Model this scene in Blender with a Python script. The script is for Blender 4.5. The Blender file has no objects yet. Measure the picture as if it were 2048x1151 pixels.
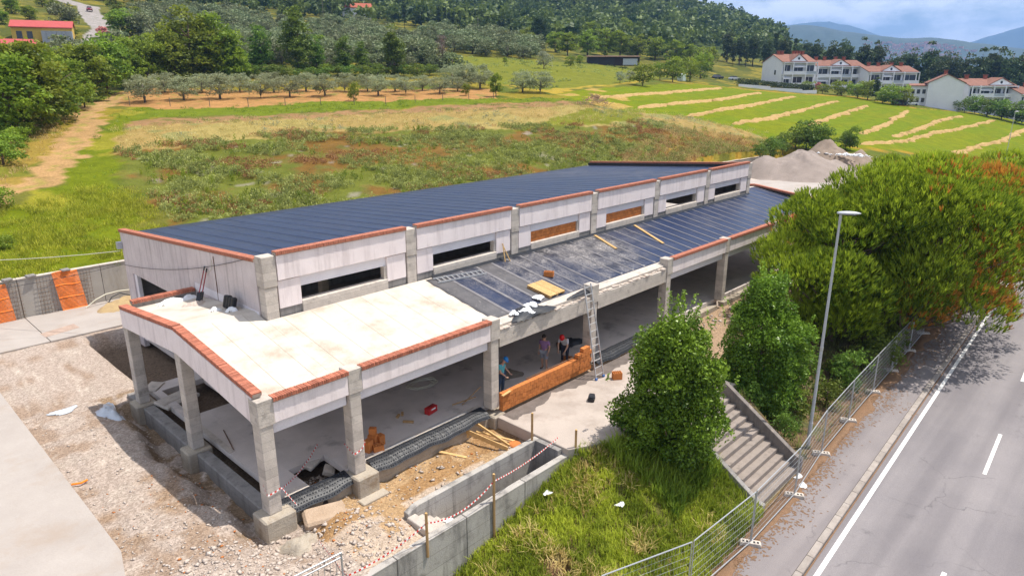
import bpy, bmesh, math, random
import numpy as np
from mathutils import Vector, Matrix

SC = bpy.context.scene
COL = SC.collection
R = math.radians
random.seed(7)
NR = np.random.default_rng(11)

# ------------------------------------------------------------------ camera
cam_d = bpy.data.cameras.new('camera')
cam_d.sensor_width = 36.0
cam_d.lens = 36.0 * 1365.0 / 2048.0
cam_d.clip_start = 0.2
cam_d.clip_end = 40000.0
cam = bpy.data.objects.new('camera', cam_d)
COL.objects.link(cam)
cam.location = (-8.03, -18.0, 13.0)
cam.rotation_euler = (R(90 - 17.1), 0, R(43.5 - 90))
SC.camera = cam

# ------------------------------------------------------------------ sky, sun, exposure
SUN = Vector((0.37, -0.20, 1.0)).normalized()
world = bpy.data.worlds.new('World')
SC.world = world
world.use_nodes = True
wn = world.node_tree
wn.nodes.clear()
sky = wn.nodes.new('ShaderNodeTexSky')
sky.sky_type = 'NISHITA'
sky.sun_disc = False
sky.sun_elevation = math.asin(SUN.z)
sky.sun_rotation = math.atan2(SUN.x, SUN.y)
sky.altitude = 50
sky.air_density = 1.0
sky.dust_density = 1.0
sky.ozone_density = 1.6
bg = wn.nodes.new('ShaderNodeBackground')
bg.inputs[1].default_value = 0.088
wo = wn.nodes.new('ShaderNodeOutputWorld')
tc = wn.nodes.new('ShaderNodeTexCoord')
mp = wn.nodes.new('ShaderNodeMapping')
mp.inputs['Scale'].default_value = (1.0, 1.0, 2.4)
cn = wn.nodes.new('ShaderNodeTexNoise')
cn.inputs['Scale'].default_value = 9.0
cn.inputs['Detail'].default_value = 8.0
cn.inputs['Roughness'].default_value = 0.58
cr = wn.nodes.new('ShaderNodeValToRGB')
cr.color_ramp.elements[0].position = 0.39
cr.color_ramp.elements[1].position = 0.56
cr.color_ramp.elements[1].color = (0.9, 0.9, 0.9, 1)
cm = wn.nodes.new('ShaderNodeMixRGB')
cm.inputs[2].default_value = (13.0, 13.0, 13.3, 1)
wn.links.new(tc.outputs['Generated'], mp.inputs[0])
wn.links.new(mp.outputs[0], cn.inputs['Vector'])
wn.links.new(cn.outputs['Fac'], cr.inputs[0])
wn.links.new(cr.outputs[0], cm.inputs[0])
wn.links.new(sky.outputs[0], cm.inputs[1])
wn.links.new(cm.outputs[0], bg.inputs[0])
wn.links.new(bg.outputs[0], wo.inputs[0])

sun_d = bpy.data.lights.new('sun', 'SUN')
sun_d.energy = 5.0
sun_d.angle = R(0.53)
sun_d.color = (1.0, 0.94, 0.85)
sun = bpy.data.objects.new('sun', sun_d)
COL.objects.link(sun)
sun.location = (40, -20, 90)
sun.rotation_euler = SUN.to_track_quat('Z', 'Y').to_euler()

vs = SC.view_settings
vs.view_transform = 'Standard'
vs.look = 'None'
vs.exposure = 0.36
vs.gamma = 1.0
vs.use_curve_mapping = False
SC.render.engine = 'CYCLES'
SC.cycles.use_denoising = True
SC.cycles.max_bounces = 6
SC.cycles.diffuse_bounces = 3
SC.cycles.glossy_bounces = 2
SC.cycles.transmission_bounces = 3
SC.cycles.transparent_max_bounces = 6
SC.cycles.volume_bounces = 0
SC.cycles.sample_clamp_indirect = 6.0

# ------------------------------------------------------------------ helpers
def tag(o, label=None, cat=None, group=None, kind=None):
    if label: o['label'] = label
    if cat: o['category'] = cat
    if group: o['group'] = group
    if kind: o['kind'] = kind
    return o

def empty(name, loc=(0, 0, 0), rz=0.0, label=None, cat=None, group=None):
    o = bpy.data.objects.new(name, None)
    o.empty_display_size = 0.3
    COL.objects.link(o)
    o.location = loc
    o.rotation_euler = (0, 0, rz)
    return tag(o, label, cat, group)

def link(name, me, mat=None, parent=None, loc=None, rot=None, scale=None):
    o = bpy.data.objects.new(name, me)
    COL.objects.link(o)
    if mat is not None and len(me.materials) == 0:
        me.materials.append(mat)
    if parent is not None: o.parent = parent
    if loc is not None: o.location = loc
    if rot is not None: o.rotation_euler = rot
    if scale is not None: o.scale = scale if hasattr(scale, '__len__') else (scale,) * 3
    return o

class MB:
    """collects shapes into one mesh"""
    def __init__(s): s.v = []; s.f = []
    def add(s, vs, fs):
        b = len(s.v); s.v += [tuple(p) for p in vs]; s.f += [tuple(i + b for i in f) for f in fs]; return s
    def box(s, a, b):
        x0, y0, z0 = a; x1, y1, z1 = b
        return s.add([(x0,y0,z0),(x1,y0,z0),(x1,y1,z0),(x0,y1,z0),(x0,y0,z1),(x1,y0,z1),(x1,y1,z1),(x0,y1,z1)],
                     [(0,3,2,1),(4,5,6,7),(0,1,5,4),(1,2,6,5),(2,3,7,6),(3,0,4,7)])
    def cbox(s, c, d, M=None):
        hx, hy, hz = d[0]/2, d[1]/2, d[2]/2
        ps = [Vector(p) for p in [(-hx,-hy,-hz),(hx,-hy,-hz),(hx,hy,-hz),(-hx,hy,-hz),(-hx,-hy,hz),(hx,-hy,hz),(hx,hy,hz),(-hx,hy,hz)]]
        if M is not None: ps = [M @ p for p in ps]
        return s.add([p + Vector(c) for p in ps], [(0,3,2,1),(4,5,6,7),(0,1,5,4),(1,2,6,5),(2,3,7,6),(3,0,4,7)])
    def prism(s, poly, ext):
        """closed polygon (3d points) extruded by vector ext"""
        n = len(poly); e = Vector(ext)
        ps = [Vector(p) for p in poly]
        vs = ps + [p + e for p in ps]
        fs = [tuple(range(n))[::-1], tuple(range(n, 2*n))]
        fs += [(i, (i+1) % n, (i+1) % n + n, i + n) for i in range(n)]
        return s.add(vs, fs)
    def bar(s, p0, p1, w, h):
        """beam from p0 to p1, width w (sideways) and height h (upwards)"""
        p0, p1 = Vector(p0), Vector(p1); d = p1 - p0
        q = d.to_track_quat('X', 'Z').to_matrix()
        return s.cbox((p0 + p1) / 2, (d.length, w, h), q)
    def tube(s, pts, r, n=6, cap=True):
        pts = [Vector(p) for p in pts]; k = len(pts)
        rr = r if hasattr(r, '__len__') else [r] * k
        b = len(s.v); up = Vector((0, 0, 1))
        for i, p in enumerate(pts):
            d = (pts[min(i+1, k-1)] - pts[max(i-1, 0)])
            d = d.normalized() if d.length > 1e-9 else up
            a = d.cross(up)
            if a.length < 1e-3: a = d.cross(Vector((1, 0, 0)))
            a.normalize(); c = d.cross(a)
            for j in range(n):
                t = 2 * math.pi * j / n
                s.v.append(tuple(p + (a * math.cos(t) + c * math.sin(t)) * rr[i]))
        for i in range(k - 1):
            for j in range(n):
                s.f.append((b+i*n+j, b+i*n+(j+1) % n, b+(i+1)*n+(j+1) % n, b+(i+1)*n+j))
        if cap:
            s.f.append(tuple(b + j for j in range(n))[::-1]); s.f.append(tuple(b + (k-1)*n + j for j in range(n)))
        return s
    def lathe(s, c, prof, n=16, M=None):
        b = len(s.v); c = Vector(c)
        for r, z in prof:
            for j in range(n):
                t = 2*math.pi*j/n; p = Vector((r*math.cos(t), r*math.sin(t), z))
                if M is not None: p = M @ p
                s.v.append(tuple(c + p))
        k = len(prof)
        for i in range(k-1):
            for j in range(n):
                s.f.append((b+i*n+j, b+i*n+(j+1) % n, b+(i+1)*n+(j+1) % n, b+(i+1)*n+j))
        s.f.append(tuple(b+j for j in range(n))[::-1]); s.f.append(tuple(b+(k-1)*n+j for j in range(n)))
        return s
    def mesh(s, name, smooth=False):
        me = bpy.data.meshes.new(name)
        me.from_pydata(s.v, [], s.f); me.update()
        if smooth: me.polygons.foreach_set('use_smooth', [True] * len(me.polygons))
        return me
    def build(s, name, mat, parent=None, smooth=False, bevel=0.0, loc=None, rot=None):
        me = s.mesh(name, smooth)
        if bevel:
            bm = bmesh.new(); bm.from_mesh(me)
            bmesh.ops.bevel(bm, geom=list(bm.edges), offset=bevel, segments=1, affect='EDGES', profile=0.5)
            bm.to_mesh(me); bm.free()
        return link(name, me, mat, parent, loc, rot)

def np_mesh(name, V, F, tint=None, smooth=False):
    """V (n,3); F (m,3|4) ints; tint (m,) per face in 0..1"""
    me = bpy.data.meshes.new(name)
    V = np.ascontiguousarray(V, np.float32); F = np.ascontiguousarray(F, np.int32)
    k = F.shape[1]
    me.vertices.add(len(V)); me.vertices.foreach_set('co', V.ravel())
    me.loops.add(F.size); me.loops.foreach_set('vertex_index', F.ravel())
    me.polygons.add(len(F)); me.polygons.foreach_set('loop_start', np.arange(0, F.size, k, dtype=np.int32))
    me.polygons.foreach_set('loop_total', np.full(len(F), k, np.int32))
    if smooth: me.polygons.foreach_set('use_smooth', np.ones(len(F), bool))
    me.update(calc_edges=True); me.validate()
    if tint is not None:
        a = me.attributes.new('tint', 'FLOAT', 'FACE'); a.data.foreach_set('value', np.ascontiguousarray(tint, np.float32))
    return me

def value_noise(X, Y, scale, seed=0):
    """smooth 2-d noise in -1..1"""
    r = np.random.default_rng(seed); T = r.uniform(-1, 1, (64, 64))
    x = np.asarray(X, float) / scale; y = np.asarray(Y, float) / scale
    xi = np.floor(x).astype(int); yi = np.floor(y).astype(int); fx = x - xi; fy = y - yi
    fx = fx*fx*(3-2*fx); fy = fy*fy*(3-2*fy)
    g = lambda i, j: T[i % 64, j % 64]
    return (g(xi,yi)*(1-fx)+g(xi+1,yi)*fx)*(1-fy) + (g(xi,yi+1)*(1-fx)+g(xi+1,yi+1)*fx)*fy

def fbm(X, Y, scale, seed=0, octs=3):
    return sum(value_noise(X, Y, scale / 2**k, seed + k) * 0.5**k for k in range(octs))

# ------------------------------------------------------------------ materials
def mat_new(name):
    m = bpy.data.materials.new(name); m.use_nodes = True
    nt = m.node_tree; nt.nodes.clear()
    out = nt.nodes.new('ShaderNodeOutputMaterial')
    return m, nt, out

def N(nt, t, **kw):
    n = nt.nodes.new(t)
    for k, v in kw.items():
        if k in n.inputs: n.inputs[k].default_value = v
        else: setattr(n, k, v)
    return n

def ramp(nt, fac, a, b, c0=(0,0,0,1), c1=(1,1,1,1)):
    r = nt.nodes.new('ShaderNodeValToRGB')
    r.color_ramp.elements[0].position = a; r.color_ramp.elements[0].color = c0
    r.color_ramp.elements[1].position = b; r.color_ramp.elements[1].color = c1
    nt.links.new(fac, r.inputs[0]); return r.outputs[0]

def mix(nt, fac, a, b, mode='MIX'):
    m = nt.nodes.new('ShaderNodeMixRGB'); m.blend_type = mode
    for s, v in ((0, fac), (1, a), (2, b)):
        if isinstance(v, (int, float)): m.inputs[s].default_value = v
        elif isinstance(v, (tuple, list)): m.inputs[s].default_value = (*v[:3], 1)
        else: nt.links.new(v, m.inputs[s])
    return m.outputs[0]

def surf(name, base, var=None, scale=3.0, rough=0.85, bump=0.15, bscale=40.0, fine=0.12, spots=None, spot_scale=1.2, spot_range=(0.55, 0.7),
         streak=None, streak_scale=(2.5, 2.5, 0.25), rand=0.0, metallic=0.0, spec=0.3, coat=0.0, stretch=None, boards=0.0, pores=False):
    """weathered surface: base and var mixed by noise in world space, fine grain, blotches, vertical runs"""
    m, nt, out = mat_new(name)
    geo = N(nt, 'ShaderNodeNewGeometry'); pos = geo.outputs['Position']
    if stretch:
        mm = N(nt, 'ShaderNodeMapping'); mm.inputs['Scale'].default_value = stretch
        nt.links.new(pos, mm.inputs[0]); pos = mm.outputs[0]
    def noise(sc, det=5.0, ro=0.6, vec=pos):
        n = N(nt, 'ShaderNodeTexNoise'); n.inputs['Scale'].default_value = sc; n.inputs['Detail'].default_value = det
        n.inputs['Roughness'].default_value = ro; nt.links.new(vec, n.inputs['Vector']); return n.outputs['Fac']
    var = var or tuple(c * 0.75 for c in base)
    col = mix(nt, ramp(nt, noise(scale), 0.32, 0.68), base, var)
    if fine:
        g = ramp(nt, noise(bscale, 3.0), 0.25, 0.75, (1-fine,)*3 + (1,), (1+fine,)*3 + (1,))
        col = mix(nt, 1.0, col, g, 'MULTIPLY')
    if spots:
        col = mix(nt, ramp(nt, noise(spot_scale, 7.0, 0.65), *spot_range), col, spots)
    if streak:
        sm = N(nt, 'ShaderNodeMapping'); sm.inputs['Scale'].default_value = streak_scale
        nt.links.new(geo.outputs['Position'], sm.inputs[0])
        col = mix(nt, ramp(nt, noise(1.0, 6.0, 0.7, sm.outputs[0]), 0.5, 0.72), col, streak)
    if boards:
        sx = N(nt, 'ShaderNodeSeparateXYZ'); nt.links.new(geo.outputs['Position'], sx.inputs[0])
        dv = N(nt, 'ShaderNodeMath', operation='MULTIPLY'); dv.inputs[1].default_value = 1/boards; nt.links.new(sx.outputs[2], dv.inputs[0])
        fr = N(nt, 'ShaderNodeMath', operation='FRACT'); nt.links.new(dv.outputs[0], fr.inputs[0])
        fl_ = N(nt, 'ShaderNodeMath', operation='FLOOR'); nt.links.new(dv.outputs[0], fl_.inputs[0])
        wn_ = N(nt, 'ShaderNodeTexWhiteNoise', noise_dimensions='1D'); nt.links.new(fl_.outputs[0], wn_.inputs['W'])
        col = mix(nt, 1.0, col, ramp(nt, wn_.outputs['Value'], 0, 1, (.88,.88,.88,1), (1.08,1.08,1.08,1)), 'MULTIPLY')
        col = mix(nt, 1.0, col, ramp(nt, fr.outputs[0], 0.0, 0.07, (.66,.65,.64,1), (1,1,1,1)), 'MULTIPLY')
    if pores:
        vo = N(nt, 'ShaderNodeTexVoronoi'); vo.inputs['Scale'].default_value = 7.0; nt.links.new(geo.outputs['Position'], vo.inputs['Vector'])
        col = mix(nt, ramp(nt, vo.outputs['Distance'], 0.07, 0.10, (.75,.75,.75,1), (0,0,0,1)), col, tuple(c*.35 for c in base))
    if rand:
        oi = N(nt, 'ShaderNodeObjectInfo')
        hs = N(nt, 'ShaderNodeHueSaturation'); mr = N(nt, 'ShaderNodeMapRange')
        mr.inputs['To Min'].default_value = 1 - rand; mr.inputs['To Max'].default_value = 1 + rand
        nt.links.new(oi.outputs['Random'], mr.inputs[0]); nt.links.new(mr.outputs[0], hs.inputs['Value'])
        nt.links.new(col, hs.inputs['Color']); col = hs.outputs[0]
    b = N(nt, 'ShaderNodeBsdfPrincipled')
    b.inputs['Roughness'].default_value = rough; b.inputs['Metallic'].default_value = metallic
    b.inputs['Specular IOR Level'].default_value = spec; b.inputs['Coat Weight'].default_value = coat
    nt.links.new(col, b.inputs['Base Color'])
    if bump:
        bp = N(nt, 'ShaderNodeBump'); bp.inputs['Strength'].default_value = bump; bp.inputs['Distance'].default_value = 0.05
        nt.links.new(noise(bscale * 0.6, 4.0), bp.inputs['Height']); nt.links.new(bp.outputs[0], b.inputs['Normal'])
    nt.links.new(b.outputs[0], out.inputs[0])
    return m

def leaf(name, dark, light, trans=0.3, rand=0.15, rough=0.55, hue=0.02):
    """foliage: colour by the face tint, varied per plant, some light passes through"""
    m, nt, out = mat_new(name)
    at = N(nt, 'ShaderNodeAttribute'); at.attribute_name = 'tint'
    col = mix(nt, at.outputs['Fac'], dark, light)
    oi = N(nt, 'ShaderNodeObjectInfo'); hs = N(nt, 'ShaderNodeHueSaturation')
    mr = N(nt, 'ShaderNodeMapRange'); mr.inputs['To Min'].default_value = 1-rand; mr.inputs['To Max'].default_value = 1+rand
    mh = N(nt, 'ShaderNodeMapRange'); mh.inputs['To Min'].default_value = 0.5-hue; mh.inputs['To Max'].default_value = 0.5+hue
    nt.links.new(oi.outputs['Random'], mr.inputs[0]); nt.links.new(mr.outputs[0], hs.inputs['Value'])
    nt.links.new(oi.outputs['Random'], mh.inputs[0]); nt.links.new(mh.outputs[0], hs.inputs['Hue'])
    nt.links.new(col, hs.inputs['Color'])
    b = N(nt, 'ShaderNodeBsdfPrincipled'); b.inputs['Roughness'].default_value = rough; b.inputs['Specular IOR Level'].default_value = 0.25
    t = N(nt, 'ShaderNodeBsdfTranslucent'); ms = N(nt, 'ShaderNodeMixShader'); ms.inputs[0].default_value = trans
    nt.links.new(hs.outputs[0], b.inputs['Base Color']); nt.links.new(hs.outputs[0], t.inputs['Color'])
    nt.links.new(b.outputs[0], ms.inputs[1]); nt.links.new(t.outputs[0], ms.inputs[2]); nt.links.new(ms.outputs[0], out.inputs[0])
    return m

def plain(name, c, rough=0.6, metallic=0.0, spec=0.4, rand=0.0):
    return surf(name, c, tuple(x*0.85 for x in c), rough=rough, metallic=metallic, spec=spec, bump=0.0, fine=0.05, rand=rand)

M = {}
M['plaster'] = surf('plaster', (0.82, 0.73, 0.715), (0.75, 0.66, 0.65), scale=1.3, streak=(0.58, 0.50, 0.49), bump=0.08)
M['plaster_stained'] = surf('plaster_stained', (0.66, 0.59, 0.58), (0.56, 0.49, 0.49), scale=1.1, streak=(0.36, 0.31, 0.30), streak_scale=(4, 4, 0.22), bump=0.1)
M['render_coat'] = surf('render_coat', (0.78, 0.74, 0.76), (0.70, 0.66, 0.69), scale=1.0, bump=0.05)
M['concrete'] = surf('concrete', (0.56, 0.50, 0.44), (0.44, 0.39, 0.345), scale=2.2, spots=(0.27, 0.24, 0.21), spot_scale=2.6, spot_range=(0.55, 0.75), bump=0.4, bscale=30, boards=.31, pores=True)
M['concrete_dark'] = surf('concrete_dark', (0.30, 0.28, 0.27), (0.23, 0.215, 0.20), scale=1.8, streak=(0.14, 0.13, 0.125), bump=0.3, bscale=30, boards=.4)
M['footing'] = surf('footing', (0.46, 0.40, 0.32), (0.37, 0.32, 0.26), scale=2.0, spots=(0.30, 0.23, 0.16), spot_scale=1.8, bump=0.4, bscale=25, boards=.22)
M['roof_slab'] = surf('roof_slab', (0.55, 0.50, 0.435), (0.48, 0.43, 0.37), scale=0.9, spots=(0.33, 0.255, 0.185), spot_scale=0.9, spot_range=(0.5, 0.82), bump=0.1, stretch=(1, 1, 1))
M['floor'] = surf('floor', (0.60, 0.535, 0.50), (0.48, 0.43, 0.40), scale=0.8, spots=(0.22, 0.20, 0.185), spot_scale=0.6, spot_range=(0.56, 0.74), bump=0.2)
M['pad'] = surf('pad', (0.385, 0.345, 0.315), (0.33, 0.292, 0.265), scale=0.5, spots=(0.31, 0.24, 0.185), spot_scale=0.45, spot_range=(0.52, 0.8), bump=0.12)
M['terrace'] = surf('terrace', (0.44, 0.375, 0.33), (0.37, 0.315, 0.275), scale=0.7, spots=(0.27, 0.22, 0.185), spot_scale=0.8, spot_range=(.5,.78), bump=.2)
M['retaining'] = surf('retaining', (0.47, 0.44, 0.405), (0.38, 0.355, 0.325), scale=0.9, streak=(0.13, 0.12, 0.115), streak_scale=(1.6, 1.6, 0.22), spots=(0.22, 0.20, 0.185), spot_scale=1.6, spot_range=(.52,.72), bump=0.25, boards=.55, pores=True)
M['retaining_back'] = surf('retaining_back', (0.40, 0.37, 0.33), (0.34, 0.31, 0.275), scale=0.7, streak=(0.27, 0.24, 0.20), streak_scale=(1.6, 1.6, 0.22), bump=0.15)
M['brick'] = surf('brick', (0.46, 0.17, 0.105), (0.34, 0.115, 0.07), scale=9, rand=0.22, bump=0.3, bscale=60, spots=(0.5, 0.36, 0.28), spot_scale=5, spot_range=(0.66, 0.78))
M['brick_far'] = surf('brick_far', (0.46, 0.18, 0.115), (0.33, 0.115, 0.072), scale=11, bump=0.3, bscale=60)
M['mortar'] = surf('mortar', (0.40, 0.33, 0.28), scale=6, bump=0.2)
M['block'] = surf('block', (0.56, 0.20, 0.055), (0.48, 0.16, 0.045), scale=6, rand=0.13, bump=0.25, bscale=40, stretch=(1, 1, 1))
M['joint_dark'] = plain('joint_dark', (0.20, 0.09, 0.045), .95)
M['block_hole'] = plain('block_hole', (0.12, 0.035, 0.012), 0.9)
M['steel'] = plain('steel', (0.55, 0.56, 0.58), 0.38, 0.85)
M['galv'] = plain('galv', (0.50, 0.51, 0.53), 0.45, 0.6)
M['lamp_grey'] = plain('lamp_grey', (0.50, 0.52, 0.56), 0.4, 0.2)
M['alu'] = plain('alu', (0.62, 0.62, 0.63), 0.4, 0.5)
M['wood'] = surf('wood', (0.60, 0.40, 0.18), (0.48, 0.30, 0.12), scale=5, rand=0.15, bump=0.2, stretch=(1, 1, 1))
M['wood_old'] = surf('wood_old', (0.44, 0.28, 0.13), (0.34, 0.20, 0.09), scale=5, rand=0.15, bump=0.2)
M['plastic_white'] = plain('plastic_white', (0.78, 0.79, 0.80), 0.5)
M['foam'] = surf('foam', (0.80, 0.81, 0.83), (0.70, 0.71, 0.74), scale=8, bump=0.3)
M['black'] = plain('black', (0.02, 0.02, 0.022), 0.55)
M['black_sheet'] = surf('black_sheet', (0.030, 0.033, 0.040), (0.018, 0.019, 0.023), scale=5, rough=0.4, bump=0.2)
M['red'] = plain('red', (0.45, 0.02, 0.02), 0.4)
M['red_tool'] = plain('red_tool', (0.32, 0.02, 0.025), 0.4)
M['blue'] = plain('blue', (0.05, 0.16, 0.45), 0.5)
M['orange'] = plain('orange', (1.0, 0.24, 0.012), 0.6)
M['rust'] = plain('rust', (0.16, 0.09, 0.055), 0.9)
M['cable_white'] = plain('cable_white', (0.65, 0.62, 0.50), 0.6)
M['cable_dark'] = plain('cable_dark', (0.04, 0.04, 0.045), 0.6)
M['tape_red'] = plain('tape_red', (0.60, 0.03, 0.02), 0.5)
M['tape_white'] = plain('tape_white', (0.80, 0.78, 0.76), 0.5)
M['stone'] = surf('stone', (0.56, 0.48, 0.42), (0.40, 0.33, 0.275), scale=5, bump=0.3, rand=0.0)
M['trunk'] = surf('trunk', (0.17, 0.12, 0.085), (0.10, 0.07, 0.05), scale=6, bump=0.5, bscale=20)
M['trunk_grey'] = surf('trunk_grey', (0.20, 0.17, 0.14), (0.12, 0.10, 0.085), scale=6, bump=0.5, bscale=20)
M['glass_dark'] = plain('glass_dark', (0.035, 0.04, 0.05), 0.15, 0.0, 0.6)
M['house_white'] = surf('house_white', (0.74, 0.75, 0.80), (0.68, 0.69, 0.74), scale=0.4, bump=0)
M['tiles'] = surf('tiles', (0.23, 0.105, 0.072), (0.17, 0.078, 0.054), scale=0.8, bump=0.3, bscale=6, rand=0.1)
M['chimney'] = surf('chimney', (0.36, 0.10, 0.055), (0.28, 0.08, 0.045), scale=1.0, bump=0)

def membrane_mat():
    m, nt, out = mat_new('membrane')
    geo = N(nt, 'ShaderNodeNewGeometry'); oi = N(nt, 'ShaderNodeObjectInfo')
    def noise(sc, det=6.0, ro=0.6):
        n = N(nt, 'ShaderNodeTexNoise'); n.inputs['Scale'].default_value = sc; n.inputs['Detail'].default_value = det
        n.inputs['Roughness'].default_value = ro; nt.links.new(geo.outputs['Position'], n.inputs['Vector']); return n.outputs['Fac']
    col = mix(nt, ramp(nt, noise(0.8), 0.35, 0.65), (0.008, 0.020, 0.062), (0.011, 0.026, 0.076))
    col = mix(nt, ramp(nt, noise(30, 3), 0.62, 0.72), col, (0.06, 0.07, 0.09))
    at = N(nt, 'ShaderNodeAttribute'); at.attribute_name = 'dust'
    col = mix(nt, at.outputs['Fac'], col, (0.026, 0.026, 0.030))
    dn = mix(nt, 1.0, ramp(nt, noise(1.1, 5.0, 0.65), 0.36, 0.58), ramp(nt, noise(13.0, 6.0, 0.75), 0.43, 0.58), 'MULTIPLY')
    df = N(nt, 'ShaderNodeMath', operation='MULTIPLY'); nt.links.new(dn, df.inputs[0]); nt.links.new(at.outputs['Fac'], df.inputs[1])
    col = mix(nt, df.outputs[0], col, (0.42, 0.39, 0.375))
    b = N(nt, 'ShaderNodeBsdfPrincipled'); b.inputs['Specular IOR Level'].default_value = 0.28
    nt.links.new(col, b.inputs['Base Color'])
    rr = N(nt, 'ShaderNodeMapRange'); rr.inputs['To Min'].default_value = 0.34; rr.inputs['To Max'].default_value = 0.37
    nt.links.new(oi.outputs['Random'], rr.inputs[0])
    ra = N(nt, 'ShaderNodeMath', operation='ADD'); nt.links.new(rr.outputs[0], ra.inputs[0]); nt.links.new(df.outputs[0], ra.inputs[1])
    nt.links.new(ra.outputs[0], b.inputs['Roughness'])
    bp = N(nt, 'ShaderNodeBump'); bp.inputs['Strength'].default_value = 0.12; bp.inputs['Distance'].default_value = 0.03
    nt.links.new(noise(9, 5), bp.inputs['Height']); nt.links.new(bp.outputs[0], b.inputs['Normal'])
    nt.links.new(b.outputs[0], out.inputs[0])
    return m
M['membrane'] = membrane_mat()

def terrain_mat():
    m, nt, out = mat_new('terrain')
    geo = N(nt, 'ShaderNodeNewGeometry'); at = N(nt, 'ShaderNodeAttribute'); at.attribute_name = 'zone'
    def noise(sc, det=6.0, ro=0.62):
        n = N(nt, 'ShaderNodeTexNoise'); n.inputs['Scale'].default_value = sc; n.inputs['Detail'].default_value = det
        n.inputs['Roughness'].default_value = ro; nt.links.new(geo.outputs['Position'], n.inputs['Vector']); return n.outputs['Fac']
    col = at.outputs['Color']
    col = mix(nt, 1.0, col, ramp(nt, noise(0.5), 0.3, 0.7, (0.78,0.80,0.74,1), (1.22,1.18,1.2,1)), 'MULTIPLY')
    col = mix(nt, 1.0, col, ramp(nt, noise(5.0, 4), 0.3, 0.7, (0.75,0.75,0.75,1), (1.25,1.25,1.25,1)), 'MULTIPLY')
    hs = N(nt, 'ShaderNodeHueSaturation'); hs.inputs['Saturation'].default_value = 1.22; hs.inputs['Value'].default_value = 0.88; nt.links.new(col, hs.inputs['Color']); col = hs.outputs[0]
    b = N(nt, 'ShaderNodeBsdfPrincipled'); b.inputs['Roughness'].default_value = 0.95; b.inputs['Specular IOR Level'].default_value = 0.1
    nt.links.new(col, b.inputs['Base Color'])
    bp = N(nt, 'ShaderNodeBump'); bp.inputs['Strength'].default_value = 0.5; bp.inputs['Distance'].default_value = 0.15
    nt.links.new(noise(3.0, 6), bp.inputs['Height']); nt.links.new(bp.outputs[0], b.inputs['Normal'])
    nt.links.new(b.outputs[0], out.inputs[0])
    return m
M['terrain'] = terrain_mat()

# ------------------------------------------------------------------ terrain
TP = np.array([(21.2,93.2,9.1),(33.8,100.9,9.3),(56.6,80.7,9.2),(76.7,73.9,9.7),(100,62.9,9.9),(74.4,124.9,13.6),(55,131.3,12.6),(98.8,116.8,13.6),(136.5,105.3,15),(186.8,122.1,16.7),(139.2,201.1,25),(99.2,213.4,23.3),(62.4,206.2,25.9),(77.7,269.5,36),(43.3,201.1,22.6),(75.4,306.5,41.6),(182.2,356.5,52.9),(364.4,400.2,69.3),(257.8,280.9,41.8),(220.4,206.1,28.9),(517.6,347.1,76.8),(583.5,337.3,74.6),(605.3,298.2,65.2),(588.2,265.1,52.4),(353.7,214.5,34),(307.2,155.9,23.5),(372,306.9,50.7),(98.5,72.8,10.5),(164.1,83.8,11.4),(229.4,92.8,10.3),(253.5,95.3,11.1),(267.7,71.8,8.3),(255.8,39.3,3.7),(251.7,16.6,0.8),(90.2,26.9,3.5),(109.1,16,2),(138.5,3,-2),(227.1,50.8,5.7),(188,21.6,0.9),(82.5,35.1,6.4),(394.5,101.8,14.4),(385.5,53.9,5.2),(408.1,39.2,2.8),(-60,27.3,2.6),(-30,27.3,2.3),(-10,27.3,2.1),(10,27.3,2.1),(30,27.3,2),(50,27.3,1.8),(70,27.3,1.4),(90,27.3,0.8),(-60,100,10),(-120,60,8),(-100,200,22),(-200,27,4),(-60,-30,0),(0,-60,-2.6),(60,-40,-2.7),(100,-12,-3.2),(150,-12,-5),(170,-9,-6.2),(180,-60,-6),(250,-60,-7),(260,0,-4.5),(400,0,-3),(400,-100,-8),(110,5,-0.6),(105,22,0),(300,700,105),(0,600,100),(-300,500,90),(600,700,105),(900,400,20),(800,150,0),(800,-200,-10),(-400,0,10),(-300,-300,0),(300,-400,-10),(0,-300,-5)], float)
WINDROWS = [[(92.6, 59.5), (109.5, 62.6), (132.5, 67.5), (180.4, 78.0)], [(95.9, 50.5), (116.0, 55.1), (143.7, 59.7), (190.3, 71.3)], [(102.3, 44.9), (120.2, 48.5), (150.3, 54.2), (198.7, 64.4)], [(110.1, 39.7), (126.6, 41.0), (159.7, 47.3), (208.3, 55.6)], [(134.4, 35.1), (159.7, 40.2), (209.3, 47.5)], [(141.6, 27.7), (164.2, 30.6), (216.0, 38.2)], [(151.9, 24.4), (178.9, 25.9), (208.2, 27.8), (228.2, 27.2)], [(122.6, 21.6), (144.1, 20.9), (170.9, 22.8), (195.8, 21.0), (235.0, 20.3)], [(146.1, 12.0), (171.8, 13.0), (194.4, 11.1), (235.7, 11.8)]]
def _tps(P, lam=2.0):
    n = len(P); d = np.hypot(P[:,None,0]-P[None,:,0], P[:,None,1]-P[None,:,1])
    K = np.where(d > 0, d*d*np.log(d+1e-9), 0)/1e4 + np.eye(n)*lam/100
    Q = np.c_[np.ones(n), P[:,:2]/100]; A = np.block([[K, Q], [Q.T, np.zeros((3,3))]])
    return np.linalg.solve(A, np.r_[P[:,2], 0, 0, 0])
TW = _tps(TP)
def H(X, Y):
    X = np.asarray(X, float); Y = np.asarray(Y, float); n = len(TP)
    out = np.zeros(X.shape) + TW[n] + TW[n+1]*X/100 + TW[n+2]*Y/100
    for i in range(n):
        d2 = (X-TP[i,0])**2 + (Y-TP[i,1])**2
        out += TW[i] * 0.5 * d2 * np.log(d2 + 1e-12) / 1e4
    return out
def h1(x, y): return float(H(np.array([x]), np.array([y]))[0])

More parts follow.
